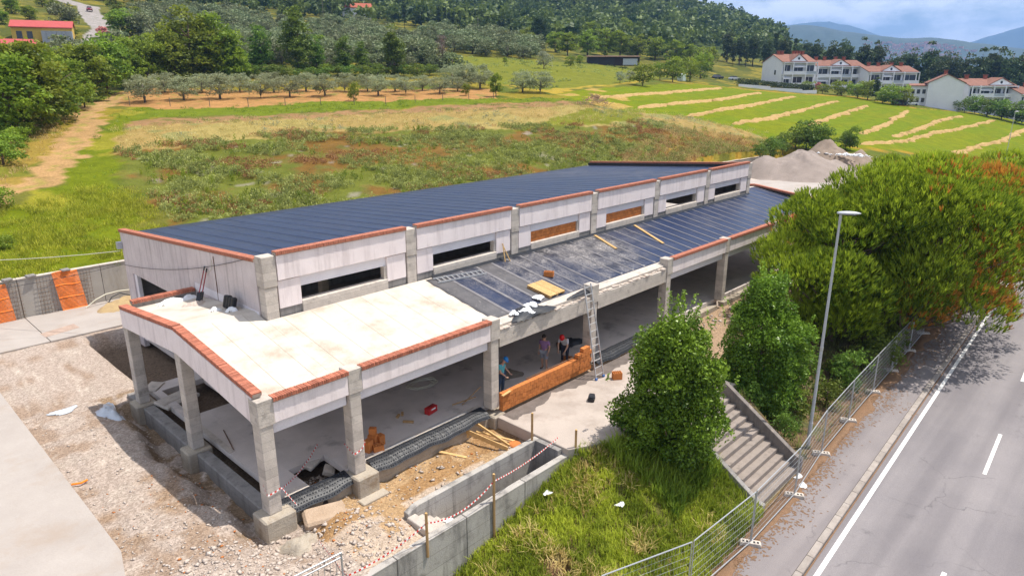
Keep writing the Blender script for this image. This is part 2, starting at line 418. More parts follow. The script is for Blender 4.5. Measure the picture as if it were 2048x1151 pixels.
def inpoly(X, Y, poly):
    ins = np.zeros(X.shape, bool); n = len(poly)
    for i in range(n):
        x0, y0 = poly[i]; x1, y1 = poly[(i+1) % n]
        c = (y0 > Y) != (y1 > Y)
        with np.errstate(divide='ignore', invalid='ignore'):
            ins ^= c & (X < (x1-x0)*(Y-y0)/((y1-y0) if y1 != y0 else 1e-9)+x0)
    return ins
def dist_line(X, Y, pts):
    d = np.full(X.shape, 1e9)
    for (x0, y0), (x1, y1) in zip(pts[:-1], pts[1:]):
        L = (x1-x0)**2+(y1-y0)**2
        t = np.clip(((X-x0)*(x1-x0)+(Y-y0)*(y1-y0))/L, 0, 1)
        d = np.minimum(d, np.hypot(X-x0-t*(x1-x0), Y-y0-t*(y1-y0)))
    return d

PATH = [(-6,38),(4,49),(7.7,53),(12,63),(15.7,72.5),(21.5,88),(28.5,104),(34,113)]
ORCHARD = [(35,117.8),(28.6,98.9),(31.5,89.5),(58.1,81.5),(79.7,68.2),(90,80),(68.2,98),(40.7,121)]
MOWN = [(93,66.9),(111.8,73.1),(182.3,86.3),(196,80.3),(244.9,64.2),(228,39.7),(273.6,18.4),(300,-20),(190,-25),(173.6,-.5),(145.9,4.1),(117.3,18.3),(108,25),(108.2,36.2),(103.6,44.6),(88.5,48.1),(90.5,57.3)]
LANE = [(16.2,70.5),(23,83),(30,96),(31,88),(23,80),(18.6,69),(13.5,55),(10,43),(8,32),(6.5,27),(-6,27),(-2,36),(5,46),(10.5,55),(13.4,63)]
GREENSTRIP = [(22,84),(31.5,89.5),(58.1,81.5),(79.7,68.2),(92,62),(90,58),(52.5,74),(23,81)]
PLOUGH = [(22,80),(52.5,73.6),(90,57.5),(87,53.4),(50,69.5),(20.1,74.3)]
STRAW = [(20,75),(50,70),(86,54),(104,44),(112,34),(100,29.5),(63,49.5),(38,61),(15.5,60)]
ROAD_HILL = [(52,185),(58,200),(64,212),(75,262),(82,285),(80,310),(60,345)]
CLEAR = [[(182.5,238.5),(215.3,240.3),(184.2,204.5),(155.8,202.9)], [(132.5,159),(176.9,122.9),(200.5,123.5),(190,100),(130.1,80),(99.7,73.8),(96,90),(115,110)]]

xs = np.unique(np.r_[np.arange(-900,-60,40), np.arange(-60,-22,3), np.arange(-22,112,.62), np.arange(112,300,1.9), np.arange(300,700,9), np.arange(700,1500,50), np.arange(1500,9001,500)])
ys = np.unique(np.r_[np.arange(-6000,-900,600), np.arange(-900,-60,60), np.arange(-60,27,3.), 27.0, 27.42, np.arange(27.9,122,.62), np.arange(122,300,2.2), np.arange(300,800,10), np.arange(800,1300,60), np.arange(1300,6001,500)])
GX, GY = np.meshgrid(xs, ys, indexing='ij')
GZ = H(GX, GY)
far = np.clip((np.hypot(GX-60, GY-40)-650)/700, 0, 1)
GZ = GZ*(1-far) + np.clip(GZ, -20, 60)*far
vf = np.clip((np.hypot(GX-60, GY-40)-1250)/900, 0, 1); GZ = np.maximum(GZ, -22)*(1-vf) - 22*vf
bumpy = (fbm(GX, GY, 3.0, 3)*0.10 + fbm(GX, GY, 14, 9)*0.18) * (GY > 27.2)
mown = inpoly(GX, GY, MOWN)
GZ = GZ + bumpy*np.where(mown, 0.35, 1.0)
site = (GY < 27.2) & (GX < 104) & (GX > -40)
GZ = np.where(site, np.minimum(GZ, 0)-3.4, GZ)
GZ = np.where((GY < 27.2) & ~site & (GX < 104), np.minimum(GZ, -0.4), GZ)
# colours of what grows there
wx = GX + fbm(GX, GY, 2.5, 21)*1.0; wy = GY + fbm(GX, GY, 2.5, 31)*1.0
n1 = fbm(GX, GY, 5, 41); n2 = fbm(GX, GY, 18, 51); n3 = fbm(GX, GY, 1.6, 61)
Zc = np.zeros(GX.shape + (3,)); 
def put(mask, c, a=1.0):
    Zc[mask] = Zc[mask]*(1-a) + np.array(c)*a
put(np.ones(GX.shape, bool), (0.125, 0.125, 0.038))
put((n2 > 0.15) & (GY > 27), (0.22, 0.185, 0.055)); put((n1 > 0.35), (0.095, 0.115, 0.03))
weeds = inpoly(wx, wy, [(9,27),(110,27),(100,31),(63,50),(38,62),(15,61),(12,45)])
put(weeds, (0.135, 0.12, 0.045)); put(weeds & (n1 > 0.0), (0.115, 0.135, 0.038), .8); put(weeds & (n1 < -0.3), (0.17, 0.095, 0.045), .7)
put(weeds & (n3 > 0.95), (0.30, 0.27, 0.24), .6)
st = inpoly(wx, wy, STRAW); put(st, (0.30, 0.23, 0.115)); put(st & (n1 > 0.25), (0.22, 0.21, 0.10)); put(st & (n2 < -0.3), (0.30, 0.25, 0.12))
gold = inpoly(wx, wy, [(68,27),(110,27),(104,33),(86,36),(76,32)]); put(gold, (0.34, 0.235, 0.085)); put(gold & (n3 > 0.3), (0.25, 0.21, 0.07))
put(inpoly(wx, wy, [(62,48),(84,42),(92,46),(84,52)]), (0.15, 0.16, 0.04))
put(inpoly(wx, wy, PLOUGH), (0.27, 0.18, 0.11)); put(inpoly(wx, wy, PLOUGH) & (n3 > 0.4), (0.16, 0.14, 0.06))
put(inpoly(wx, wy, GREENSTRIP), (0.13, 0.16, 0.035)); put(inpoly(wx, wy, LANE), (0.125, 0.15, 0.03)); put(inpoly(wx, wy, LANE) & (n1 < -.25), (0.22, 0.21, 0.055))
bank = inpoly(wx, wy, [(-40,27),(-4,27),(2,46),(6,54),(12,68),(18,86),(26,106),(14,104),(4,80),(-10,60),(-40,60)])
put(bank, (0.27, 0.205, 0.08)); put(bank & (n1 > 0.05), (0.16, 0.16, 0.045))
put(inpoly(wx, wy, ORCHARD), (0.36, 0.225, 0.125)); put(inpoly(wx, wy, ORCHARD) & (n3 > 0.7), (0.22, 0.19, 0.08))
dp = dist_line(wx, wy, PATH); put(dp < 1.65, (0.37, 0.255, 0.15)); put((dp < 0.55) & (n3 > 0.1), (0.30, 0.25, 0.11))
put(mown, (0.135, 0.175, 0.022)); put(mown & (n2 > 0.2), (0.165, 0.185, 0.028), .7)
stripe = np.sin(dist_line(GX, GY, [(60,70),(300,90)])*1.35); put(mown & (stripe > 0.55), (0.16, 0.175, 0.035), .5)
put(mown & (dist_line(wx, wy, [(182,86),(196,79.5),(244,63.5),(229,40.5),(273,19.5)]) < 1.8), (0.34, 0.235, 0.08))
put(mown & (dist_line(wx, wy, [(117,19.5),(130,12),(146,5.5)]) < 1.4), (0.34, 0.235, 0.08))
put(inpoly(wx, wy, [(94,68),(112,75),(150,84),(146,96),(112,90),(97,84)]), (0.33, 0.26, 0.085))
put(inpoly(wx, wy, [(112,64),(118,75),(93,67),(88,50),(96,52)]) & (n1 > .2), (0.36, 0.27, 0.12))
hill = np.hypot(GX+8, GY+18) > 165
hm = hill & (GY > 92) ; put(hm, (0.115, 0.115, 0.035)); put(hm & (n2 > 0.0), (0.08, 0.09, 0.028)); put(hm & (n1 > .45), (0.20, 0.175, 0.055))
for c in CLEAR: put(inpoly(wx, wy, c), (0.15, 0.16, 0.04))
forest_zone = (np.hypot(GX+8, GY+18) > 390); put(forest_zone, (0.055, 0.075, 0.025))
put(dist_line(GX, GY, ROAD_HILL) < 3.4, (0.30, 0.28, 0.27))
nx, ny = len(xs), len(ys)
idx = np.arange(nx*ny).reshape(nx, ny)
F = np.stack([idx[:-1,:-1], idx[1:,:-1], idx[1:,1:], idx[:-1,1:]], -1).reshape(-1, 4)
me = np_mesh('terrain', np.stack([GX, GY, GZ], -1).reshape(-1, 3), F, smooth=True)
ca = me.attributes.new('zone', 'FLOAT_COLOR', 'POINT')
ca.data.foreach_set('color', np.c_[Zc.reshape(-1, 3), np.ones(nx*ny)].astype(np.float32).ravel())
tag(link('terrain', me, M['terrain']), 'rolling farmland of weeds, mown grass and a wooded hillside', kind='structure')

# far blue mountains
RANGES = {}
def range_mesh(name, ang0, ang1, dist, prof, depth, mat, seed, label):
    """prof: list of (angle deg, crest height m); a ridge with real front and back slopes"""
    a = np.radians(np.linspace(ang0, ang1, 260)); pa = np.array(prof)
    crest = np.interp(np.degrees(a), pa[:,0][::-1] if pa[0,0] > pa[-1,0] else pa[:,0], pa[:,1][::-1] if pa[0,0] > pa[-1,0] else pa[:,1])
    crest = crest + fbm(np.degrees(a), 0*a, 3.0, seed, 3)*crest*0.03
    t = np.linspace(0, 1, 34); V = []
    for k in t:
        r = dist + (k-0.5)*depth; s = math.sin(math.pi*k)**0.8
        rr = r + fbm(np.degrees(a), 0*a+k*9, 2.2, seed+7)*depth*0.05
        x = -8 + rr*np.cos(a); y = -18 + rr*np.sin(a)
        z = -30 + (crest+30)*s*(1+fbm(np.degrees(a)*3, 0*a+k*7, 6.0, seed+3, 3)*0.05*np.sin(2*np.pi*k)**2)
        V.append(np.stack([x, y, z], -1))
    V = np.array(V); n, k2 = V.shape[0], V.shape[1]
    idx = np.arange(n*k2).reshape(n, k2)
    F = np.stack([idx[:-1,:-1], idx[:-1,1:], idx[1:,1:], idx[1:,:-1]], -1).reshape(-1, 4)
    o = link(name, np_mesh(name, V.reshape(-1,3), F, smooth=True), mat)
    RANGES[name] = V
    return tag(o, label, kind='structure')
M['mountain'] = surf('mountain', (0.040, 0.062, 0.042), (0.060, 0.080, 0.052), scale=0.006, rough=1, bump=0, fine=0.25, bscale=0.05, spots=(0.075,0.085,0.06), spot_scale=0.004)
range_mesh('far_mountains', 30, 2, 7000, [(30,330),(24.9,440),(21.5,470),(20,480),(18.5,440),(16,340),(13,260),(11,300),(9,390),(7.5,430),(2,430)], 2600, M['mountain'], 5, 'pale blue far mountain range on the horizon')
range_mesh('near_mountains', 30, 2, 3300, [(30,170),(26,185),(24,205),(22.3,222),(21,215),(19,190),(16.5,170),(13,160),(11,140),(9.5,125),(8,112),(2,100)], 1500, M['mountain'], 15, 'wooded blue green mountain ridge below the far range')

# ------------------------------------------------------------------ building site ground
def site_z(X, Y):
    n = fbm(X, Y, 1.4, 71)*0.035 + fbm(X, Y, .35, 72, 2)*0.014
    z = -0.03 + n
    z = np.where((X < -3.2), -0.07 + n*0.3, z)
    edge = 0.25*fbm(X*0+3, Y, 1.3, 73)
    t = np.clip((X + 1.15 + edge)/0.75, 0, 1); t = t*t*(3-2*t)
    along = np.clip((Y+1.6)/1.2, 0, 1)*np.clip((13.2-Y)/1.5, 0, 1)*np.clip((0.75-X)/.2, 0, 1)
    z = z - t*along*(0.70+0.12*fbm(X, Y, .8, 74))
    front = np.clip((0.55-Y)/.3, 0, 1)*np.clip((X+1.6)/1.6, 0, 1)
    depth = 0.78 + 0.10*fbm(X, Y, .9, 75) - 0.28*np.clip((-Y-1.3)/1.0, 0, 1)*np.clip((3.6-X)/1.2, 0, 1)
    z = z*(1-front) + (-depth)*front
    z = z + 0.34*np.exp(-((X-1.9)**2/.5+(Y+1.0)**2/.35))*np.clip(front, 0, 1)      # spoil heap by the corner footing
    inside = (X > 0.7) & (Y > 0.5) & (X < 45) & (Y < 20.2)
    z = np.where(inside, -0.75 + n*2, z)
    pit = (X > 3.6) & (X < 9.75) & (Y < -2.45)
    z = np.where(pit, -2.9, z)
    terr = (X > 9.75) & (Y < 0.3)
    z = np.where(terr, -0.55 + n, z)
    yard = np.clip((X-46)/4, 0, 1)*np.clip((Y+3)/1, 0, 1)
    z = z*(1-yard) + (n*1.5)*yard
    return z
sx = np.unique(np.round(np.r_[np.arange(-40,-9,2.), np.arange(-9,11,.13), np.arange(11,46,.8), np.arange(46,105,1.4)], 3))
sy = np.unique(np.round(np.r_[np.arange(-3.95,13.6,.13), np.arange(13.6,27.1,.7), 27.05], 3))
SX, SY = np.meshgrid(sx, sy, indexing='ij'); SZ = site_z(SX, SY)
Sc = np.zeros(SX.shape + (3,)); Sc[:] = (0.385, 0.318, 0.272)
n1 = fbm(SX, SY, .9, 81); n2 = fbm(SX, SY, .3, 82)
def puts(m, c, a=1.0): Sc[m] = Sc[m]*(1-a) + np.array(c)*a
bl_w = (np.clip((n1-.15)/.5, 0, 1)*.65)[..., None]; Sc[:] = Sc*(1-bl_w) + np.array((0.265, 0.18, 0.12))*bl_w; puts(n1 < -.6, (0.40, 0.34, 0.29), .6); puts(n2 > .7, (0.50, 0.43, 0.37), .6)
puts((SX > 1.0) & (SX < 9.75) & (SY < .5), (0.33, 0.20, 0.095)); puts((SX > 1.0) & (SX < 9.75) & (SY < .5) & (n1 > .2), (0.40, 0.27, 0.15)); puts((SX > 1) & (SX < 9.75) & (SY < -1.6) & (n1 < .25), (0.46, 0.37, 0.29))
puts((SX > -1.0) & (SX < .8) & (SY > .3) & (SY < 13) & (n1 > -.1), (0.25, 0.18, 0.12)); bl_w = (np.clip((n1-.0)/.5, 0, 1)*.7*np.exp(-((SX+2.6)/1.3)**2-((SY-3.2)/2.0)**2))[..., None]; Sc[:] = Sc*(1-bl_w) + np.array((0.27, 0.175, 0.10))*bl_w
puts((SX > .7) & (SX < 45) & (SY > .5) & (SY < 20.2), (0.17, 0.125, 0.09)); puts((SX > 10) & (SX < 45) & (SY < .3), (0.34, 0.24, 0.16)); puts(SX > 46, (0.47, 0.41, 0.36))
idx = np.arange(SX.size).reshape(SX.shape)
F = np.stack([idx[:-1,:-1], idx[1:,:-1], idx[1:,1:], idx[:-1,1:]], -1).reshape(-1, 4)
me = np_mesh('site_ground', np.stack([SX, SY, SZ], -1).reshape(-1, 3), F, smooth=True)
ca = me.attributes.new('zone', 'FLOAT_COLOR', 'POINT'); ca.data.foreach_set('color', np.c_[Sc.reshape(-1, 3), np.ones(SX.size)].astype(np.float32).ravel())
def gravel_mat():
    m, nt, out = mat_new('gravel')
    geo = N(nt, 'ShaderNodeNewGeometry'); at = N(nt, 'ShaderNodeAttribute'); at.attribute_name = 'zone'
    vo = N(nt, 'ShaderNodeTexVoronoi'); vo.inputs['Scale'].default_value = 16.0; nt.links.new(geo.outputs['Position'], vo.inputs['Vector'])
    sp = N(nt, 'ShaderNodeSeparateColor'); nt.links.new(vo.outputs['Color'], sp.inputs[0])
    no = N(nt, 'ShaderNodeTexNoise'); no.inputs['Scale'].default_value = 24.0; no.inputs['Detail'].default_value = 6.0; no.inputs['Roughness'].default_value = 0.7; nt.links.new(geo.outputs['Position'], no.inputs['Vector'])
    col = mix(nt, 1.0, at.outputs['Color'], ramp(nt, sp.outputs[0], 0.0, 1.0, (.74,.72,.7,1), (1.25,1.25,1.25,1)), 'MULTIPLY')
    col = mix(nt, 1.0, col, ramp(nt, no.outputs['Fac'], 0.3, 0.7, (.72,.70,.68,1), (1.22,1.22,1.22,1)), 'MULTIPLY')
    b = N(nt, 'ShaderNodeBsdfPrincipled'); b.inputs['Roughness'].default_value = 0.95; b.inputs['Specular IOR Level'].default_value = 0.15
    nt.links.new(col, b.inputs['Base Color'])
    bp = N(nt, 'ShaderNodeBump'); bp.inputs['Strength'].default_value = 0.7; bp.inputs['Distance'].default_value = 0.06
    nt.links.new(no.outputs['Fac'], bp.inputs['Height']); nt.links.new(bp.outputs[0], b.inputs['Normal']); nt.links.new(b.outputs[0], out.inputs[0])
    return m
M['gravel'] = gravel_mat()
tag(link('site_ground', me, M['gravel']), 'pale rubble and brown soil ground of the building site', kind='structure')

def sz(x, y): return float(site_z(np.array([float(x)]), np.array([float(y)]))[0])

# concrete pads on the left and along the back wall
ROADSLOPE = 0.034
def ry(x, off): return off + ROADSLOPE*(x-12)
pad = tag(empty('concrete_pavement'), kind='structure')
b = MB(); b.prism([(-30,-12,-.2),(-3.95,-12,-.2),(-4.05,.35,-.2),(-3.78,1.5,-.2),(-3.78,21.75,-.2),(-30,21.75,-.2)], (0,0,.235)); b.build('slab', M['pad'], pad)
for i in range(9):
    x0 = -30 + i*4.2
    b = MB(); b.box((x0+.02, 21.8, -.2), (x0+4.18, 27.04, .05)); b.build('slab', M['pad'], pad)
b = MB(); b.prism([(-.7,23.4,.052),(1.0,23.9,.052),(1.05,23.0,.052),(-.62,22.6,.052)], (0,0,.006)); b.build('repair_patch', surf('patch', (0.42,0.31,0.25), bump=.2), pad)
yard = tag(empty('yard_paving'), kind='structure')
b = MB(); b.prism([(46.4,-2.9,-.1),(70,-2.9,-.1),(84,4,-.1),(84,16,-.1),(76,25,-.1),(46.4,25,-.1)], (0,0,.2)); b.build('paving_surface', M['pad'], yard)

# back retaining wall: cast panels
rw = empty('retaining_wall', (0, 27.2, 0), label='long pale concrete retaining wall at the foot of the weedy field', cat='wall')
for i in range(30):
    x0 = -30 + i*4.2
    if x0 > 92: break
    b = MB(); top = 2.25 - max(0, x0-30)*0.012
    b.box((x0+.015, -.12, -.6), (x0+4.185, .16, top)); b.build('wall_panel', M['retaining_back'], rw)
for i in range(30):
    x0 = -30+i*4.2; top = 2.25 - max(0, x0-30)*0.012
    if x0 > 92: break
    b = MB(); b.box((x0+.01, -.15, top), (x0+4.19, .2, top+.05)); b.build('wall_cap', M['concrete'], rw)

# ------------------------------------------------------------------ front retaining wall, sunken stair, terrace
fw_ = empty('retaining_wall', (2, -3.88, -3), label='stained grey concrete retaining wall above the grassy bank', cat='wall')
for i in range(7):
    x0 = -9.3 + i*2.78
    b = MB(); b.box((x0+.012-2, -.13, -.6), (x0+2.768-2, .13, 2.52)); b.build('wall_panel', M['retaining'], fw_, bevel=.012)
st = empty('sunken_stair', (6.5, -3, -2.6), label='sunken concrete stairwell descending between the trench wall and retaining wall', cat='stairwell')
def lp(o): return Matrix.Translation(-Vector(o.location))
def part(o, name, mb, mat, **kw):
    """a part given in world coordinates under a thing at o.location (unrotated)"""
    L = Vector(o.location)
    mb.v = [tuple(Vector(p) - L) for p in mb.v]
    return mb.build(name, mat, o, **kw)
part(st, 'side_wall', MB().prism([(3.35,-2.36,-2.9),(9.72,-2.36,-2.9),(9.72,-2.36,-.28),(3.75,-2.36,-.28),(3.35,-2.36,-.42)], (0,-.24,0)), M['retaining'], bevel=.012)
part(st, 'end_wall', MB().box((9.49,-3.74,-2.9), (9.72,-2.605,-.28)), M['concrete_dark'])
part(st, 'end_kerb', MB().box((3.28,-3.74,-1.2), (3.62,-2.605,-.5)), M['concrete'], bevel=.02)
for i in range(9):
    part(st, 'step', MB().box((3.625+i*.30, -3.74, -2.9), (3.62+(i+1)*.30, -2.605, -.68-i*.2)), M['concrete'])
part(st, 'landing', MB().box((6.33,-3.74,-2.95), (9.485,-2.605,-2.55)), M['concrete_dark'])

terr = tag(empty('terrace'), kind='structure')
b = MB(); b.prism([(9.73,-.32,-.7),(9.73,-4.03,-.7),(11.7,-5.0,-.7),(13.2,-5.75,-.7),(14.2,-5.95,-.7),(19.4,-5.95,-.7),(19.4,-.32,-.7)], (0,0,.5)); b.build('terrace_slab', M['terrace'], terr, bevel=.02)

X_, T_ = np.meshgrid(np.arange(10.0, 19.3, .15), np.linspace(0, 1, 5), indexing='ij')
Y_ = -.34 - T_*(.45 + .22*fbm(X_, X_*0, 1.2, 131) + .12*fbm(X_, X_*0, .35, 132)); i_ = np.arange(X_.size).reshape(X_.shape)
link('damp_shade_strip', np_mesh('damp_shade_strip', np.stack([X_, Y_, np.full(X_.shape, -.1965)], -1).reshape(-1, 3), np.stack([i_[:-1,:-1], i_[:-1,1:], i_[1:,1:], i_[1:,:-1]], -1).reshape(-1, 4)), surf('damp_shade', (0.17, 0.14, 0.125), (0.11, 0.09, 0.08), scale=3, bump=.2), terr)  # wet concrete plus shadow at the block wall foot, painted as one dark strip
# ------------------------------------------------------------------ grassy bank, road, pavement
bx_ = np.unique(np.r_[np.arange(-60,0,4.), np.arange(0,24,.3), np.arange(24,60,1.), np.arange(60,120,4.)])
bt = np.linspace(0, 1, 22)
BX, BT = np.meshgrid(bx_, bt, indexing='ij')
def bank_top(X): return np.where(X < 10, np.clip(-.62-.30*(10-X), -2.75, -.6), -.42-.5*np.clip((X-20)/5, 0, 1))
def bank_y0(X): return np.interp(X, [-60, 9.7, 10.2, 11.7, 13.2, 14.2, 19.3, 19.5, 20.5, 120], [-3.95, -3.95, -4.05, -5.0, -5.75, -5.96, -5.96, -1.6, -1.2, -1.0])
BY = bank_y0(BX)*(1-BT) + (ry(BX, -10.0)-.0)*BT
ss = BT*BT*(3-2*BT)
BZ = bank_top(BX)*(1-ss) + (-2.52)*ss + fbm(BX, BY, 1.5, 91)*.10*np.sin(np.pi*BT) 
hole = np.exp(-((BX-6.3)**2/.35+(BY+6.5)**2/.25)); BZ = BZ - .45*hole
Bc = np.zeros(BX.shape+(3,)); Bc[:] = (0.13, 0.125, 0.035); nb = fbm(BX, BY, 1.0, 92)
Bc[nb > .3] = (0.20, 0.16, 0.06); Bc[BX > 18.4] = (0.15, 0.10, 0.06); Bc[(BX > 18.4) & (nb > .2)] = (0.10, 0.10, 0.04)
Bc[(BT > .93)] = (0.21, 0.13, 0.07); Bc[hole > .35] = (0.22, 0.13, 0.08)
idx = np.arange(BX.size).reshape(BX.shape)
F = np.stack([idx[:-1,:-1], idx[:-1,1:], idx[1:,1:], idx[1:,:-1]], -1).reshape(-1, 4)
me = np_mesh('grass_bank', np.stack([BX, BY, BZ], -1).reshape(-1, 3), F, smooth=True)
ca = me.attributes.new('zone', 'FLOAT_COLOR', 'POINT'); ca.data.foreach_set('color', np.c_[Bc.reshape(-1, 3), np.ones(BX.size)].astype(np.float32).ravel())
tag(link('grass_bank', me, M['gravel']), 'sloping bank below the terrace down to the pavement', kind='structure')
def bank_z(x, y):
    y0 = float(bank_y0(np.array(x))); y1 = ry(x, -10.0); t = min(1, max(0, (y-y0)/(y1-y0))); s = t*t*(3-2*t)
    return float(bank_top(np.array(float(x))))*(1-s) - 2.52*s

def asphalt_mat(name, base, warm):
    m, nt, out = mat_new(name)
    geo = N(nt, 'ShaderNodeNewGeometry')
    def noise(sc, det=5.0, ro=.6, stretch=None):
        v = geo.outputs['Position']
        if stretch:
            mm = N(nt, 'ShaderNodeMapping'); mm.inputs['Scale'].default_value = stretch; mm.inputs['Rotation'].default_value = (0, 0, -.034); nt.links.new(v, mm.inputs[0]); v = mm.outputs[0]
        n = N(nt, 'ShaderNodeTexNoise'); n.inputs['Scale'].default_value = sc; n.inputs['Detail'].default_value = det; n.inputs['Roughness'].default_value = ro; nt.links.new(v, n.inputs['Vector']); return n.outputs['Fac']
    col = mix(nt, ramp(nt, noise(.35), .35, .65), base, warm)
    col = mix(nt, 1.0, col, ramp(nt, noise(1.0, 3, .5, (.04, 1.1, 1)), .35, .65, (.84,.84,.85,1), (1.12,1.12,1.11,1)), 'MULTIPLY')
    col = mix(nt, 1.0, col, ramp(nt, noise(70, 2), .3, .7, (.78,.78,.78,1), (1.22,1.22,1.22,1)), 'MULTIPLY')
    col = mix(nt, ramp(nt, noise(1.3, 6, .7), .64, .74, (0,0,0,1), (.6,.6,.6,1)), col, tuple(c*.6 for c in base))
    vo = N(nt, 'ShaderNodeTexVoronoi', feature='DISTANCE_TO_EDGE'); vo.inputs['Scale'].default_value = .22
    wp = N(nt, 'ShaderNodeMixRGB'); wp.inputs[0].default_value = .12; nt.links.new(geo.outputs['Position'], wp.inputs[1]); nz = N(nt, 'ShaderNodeTexNoise'); nz.inputs['Scale'].default_value = 1.2; nz.inputs['Detail'].default_value = 6; nt.links.new(geo.outputs['Position'], nz.inputs['Vector'])
    sc_ = N(nt, 'ShaderNodeVectorMath', operation='SCALE'); sc_.inputs['Scale'].default_value = 9; nt.links.new(nz.outputs['Color'], sc_.inputs[0]); nt.links.new(sc_.outputs[0], wp.inputs[2]); nt.links.new(wp.outputs[0], vo.inputs['Vector'])
    mk = N(nt, 'ShaderNodeMath', operation='MULTIPLY'); nt.links.new(ramp(nt, vo.outputs['Distance'], .002, .005, (1,1,1,1), (0,0,0,1)), mk.inputs[0]); nt.links.new(ramp(nt, noise(.25, 2), .5, .62), mk.inputs[1])
    col = mix(nt, mk.outputs[0], col, tuple(c*.68 for c in base))
    b = N(nt, 'ShaderNodeBsdfPrincipled'); b.inputs['Roughness'].default_value = .9; b.inputs['Specular IOR Level'].default_value = .25; nt.links.new(col, b.inputs['Base Color'])
    bp = N(nt, 'ShaderNodeBump'); bp.inputs['Strength'].default_value = .3; bp.inputs['Distance'].default_value = .02; nt.links.new(noise(60, 3), bp.inputs['Height']); nt.links.new(bp.outputs[0], b.inputs['Normal']); nt.links.new(b.outputs[0], out.inputs[0]); return m
M['asphalt'] = asphalt_mat('asphalt', (0.19, 0.175, 0.182), (0.218, 0.20, 0.204))
M['asphalt_path'] = asphalt_mat('asphalt_path', (0.195, 0.175, 0.178), (0.23, 0.205, 0.204))
M['kerb'] = surf('kerb', (0.34, 0.30, 0.27), (0.26, 0.225, 0.20), scale=3, bump=.2, rand=.1)
M['paint'] = surf('paint', (0.78, 0.77, 0.75), (0.62, 0.60, 0.58), scale=3, bump=.1, spots=(0.40,0.38,0.37), spot_scale=6, spot_range=(.66,.76))
M['needles'] = surf('needles', (0.22, 0.125, 0.07), (0.16, 0.095, 0.055), scale=6, bump=.6, bscale=30, fine=.3, spots=(0.27,0.175,0.10), spot_scale=12)
def strip(name, off0, off1, z0, z1, mat, parent=None, x0=-80, x1=160, dx=4.0, fall=True):
    b = MB(); xs_ = list(np.arange(x0, x1+.1, dx)); vs_ = []
    def zz(x): return -(max(0, x-60)*0.03)
    for x in xs_: vs_ += [(x, ry(x, off0), z0+zz(x)), (x, ry(x, off1), z0+zz(x)), (x, ry(x, off1), z1+zz(x)), (x, ry(x, off0), z1+zz(x))]
    fs_ = []
    for i in range(len(xs_)-1):
        a, c = i*4, i*4+4
        for j in range(4): fs_.append((a+j, a+(j+1) % 4, c+(j+1) % 4, c+j))
    fs_ += [(0,1,2,3), tuple(len(vs_)-4+j for j in (3,2,1,0))]
    b.add(vs_, fs_); return b.build(name, mat, parent)
tag(strip('road', -12.12, -19.0, -2.9, -2.58, M['asphalt']), 'grey asphalt road on the right', kind='structure')
tag(strip('verge', -19.0, -60.0, -2.9, -2.62, surf('verge', (0.13,0.13,0.04), (0.2,0.17,0.06), scale=.6)), 'grass beyond the road', kind='structure')
walk = tag(empty('pavement'), kind='structure')
strip('pavement_surface', -10.35, -11.86, -2.9, -2.47, M['asphalt_path'], walk)
kn = 0
for i in range(0, 110):
    x0 = 4 + i*1.0
    if x0 > 62: break
    b = MB(); d = .0
    b.add([(x0+.008, ry(x0, -12.11), -2.9), (x0+.992, ry(x0+1, -12.11), -2.9), (x0+.992, ry(x0+1, -11.865), -2.9), (x0+.008, ry(x0, -11.865), -2.9),
           (x0+.008, ry(x0, -12.10), -2.465), (x0+.992, ry(x0+1, -12.10), -2.465), (x0+.992, ry(x0+1, -11.87), -2.455), (x0+.008, ry(x0, -11.87), -2.455)],
          [(0,3,2,1),(4,5,6,7),(0,1,5,4),(1,2,6,5),(2,3,7,6),(3,0,4,7)])
    b.build('kerb_stone', M['kerb'], walk, bevel=.015)
rm = tag(empty('road_markings'), kind='structure')
strip('edge_line', -12.36, -12.52, -2.60, -2.576, M['paint'], rm, dx=4)
for x0 in (-13, -1, 11.0, 23.2, 35.2, 47.2, 59.2):
    b = MB(); w = .07
    b.add([(x0, ry(x0,-15.55)-w, -2.576), (x0+4.4, ry(x0+4.4,-15.55)-w, -2.576), (x0+4.4, ry(x0+4.4,-15.55)+w, -2.576), (x0, ry(x0,-15.55)+w, -2.576)], [(0,1,2,3)])
    b.build('centre_dash', M['paint'], rm)
# pine needle litter at the inner edge of the pavement
def litter_mesh():
    X, T = np.meshgrid(np.arange(2, 60, .22), np.linspace(0, 1, 7), indexing='ij')
    wdt = .34 + .25*fbm(X, X*0, 2.2, 95) + .15*fbm(X, X*0, .5, 96) + .15*np.clip((X-18)/8, 0, 1)
    Y = ry(X, -10.02) - T*np.clip(wdt, .05, 1.0)
    Z = -2.458 + .035*np.sin(np.pi*np.clip(T, 0, .93))
    Z = np.where(T > .95, -2.475, Z); i_ = np.arange(X.size).reshape(X.shape)
    F = np.stack([i_[:-1,:-1], i_[:-1,1:], i_[1:,1:], i_[1:,:-1]], -1).reshape(-1, 4)
    return np_mesh('needle_litter', np.stack([X, Y, Z], -1).reshape(-1, 3), F, smooth=True)
tag(link('needle_litter', litter_mesh(), M['needles']), 'rusty brown pine needles drifted along the pavement under the fence', 'litter', kind='stuff')
strip('verge_strip', -9.9, -10.36, -2.9, -2.485, M['needles'], walk)
strip('gutter_dirt', -12.125, -12.17, -2.62, -2.571, M['needles'], walk)
rl = np.random.default_rng(98); nl = 5500; lx = rl.uniform(3,58,nl); pat = fbm(lx, lx*0, 3.0, 99)*.5+.5; ly = ry(lx, -10.15)-np.abs(rl.normal(0,.38,nl))*(pat+.25)*np.clip(.7+lx/40,.7,1.6)
la = rl.uniform(0,3.14,nl); ls = rl.uniform(.03,.10,nl); ca_, sa_ = np.cos(la)*ls, np.sin(la)*ls
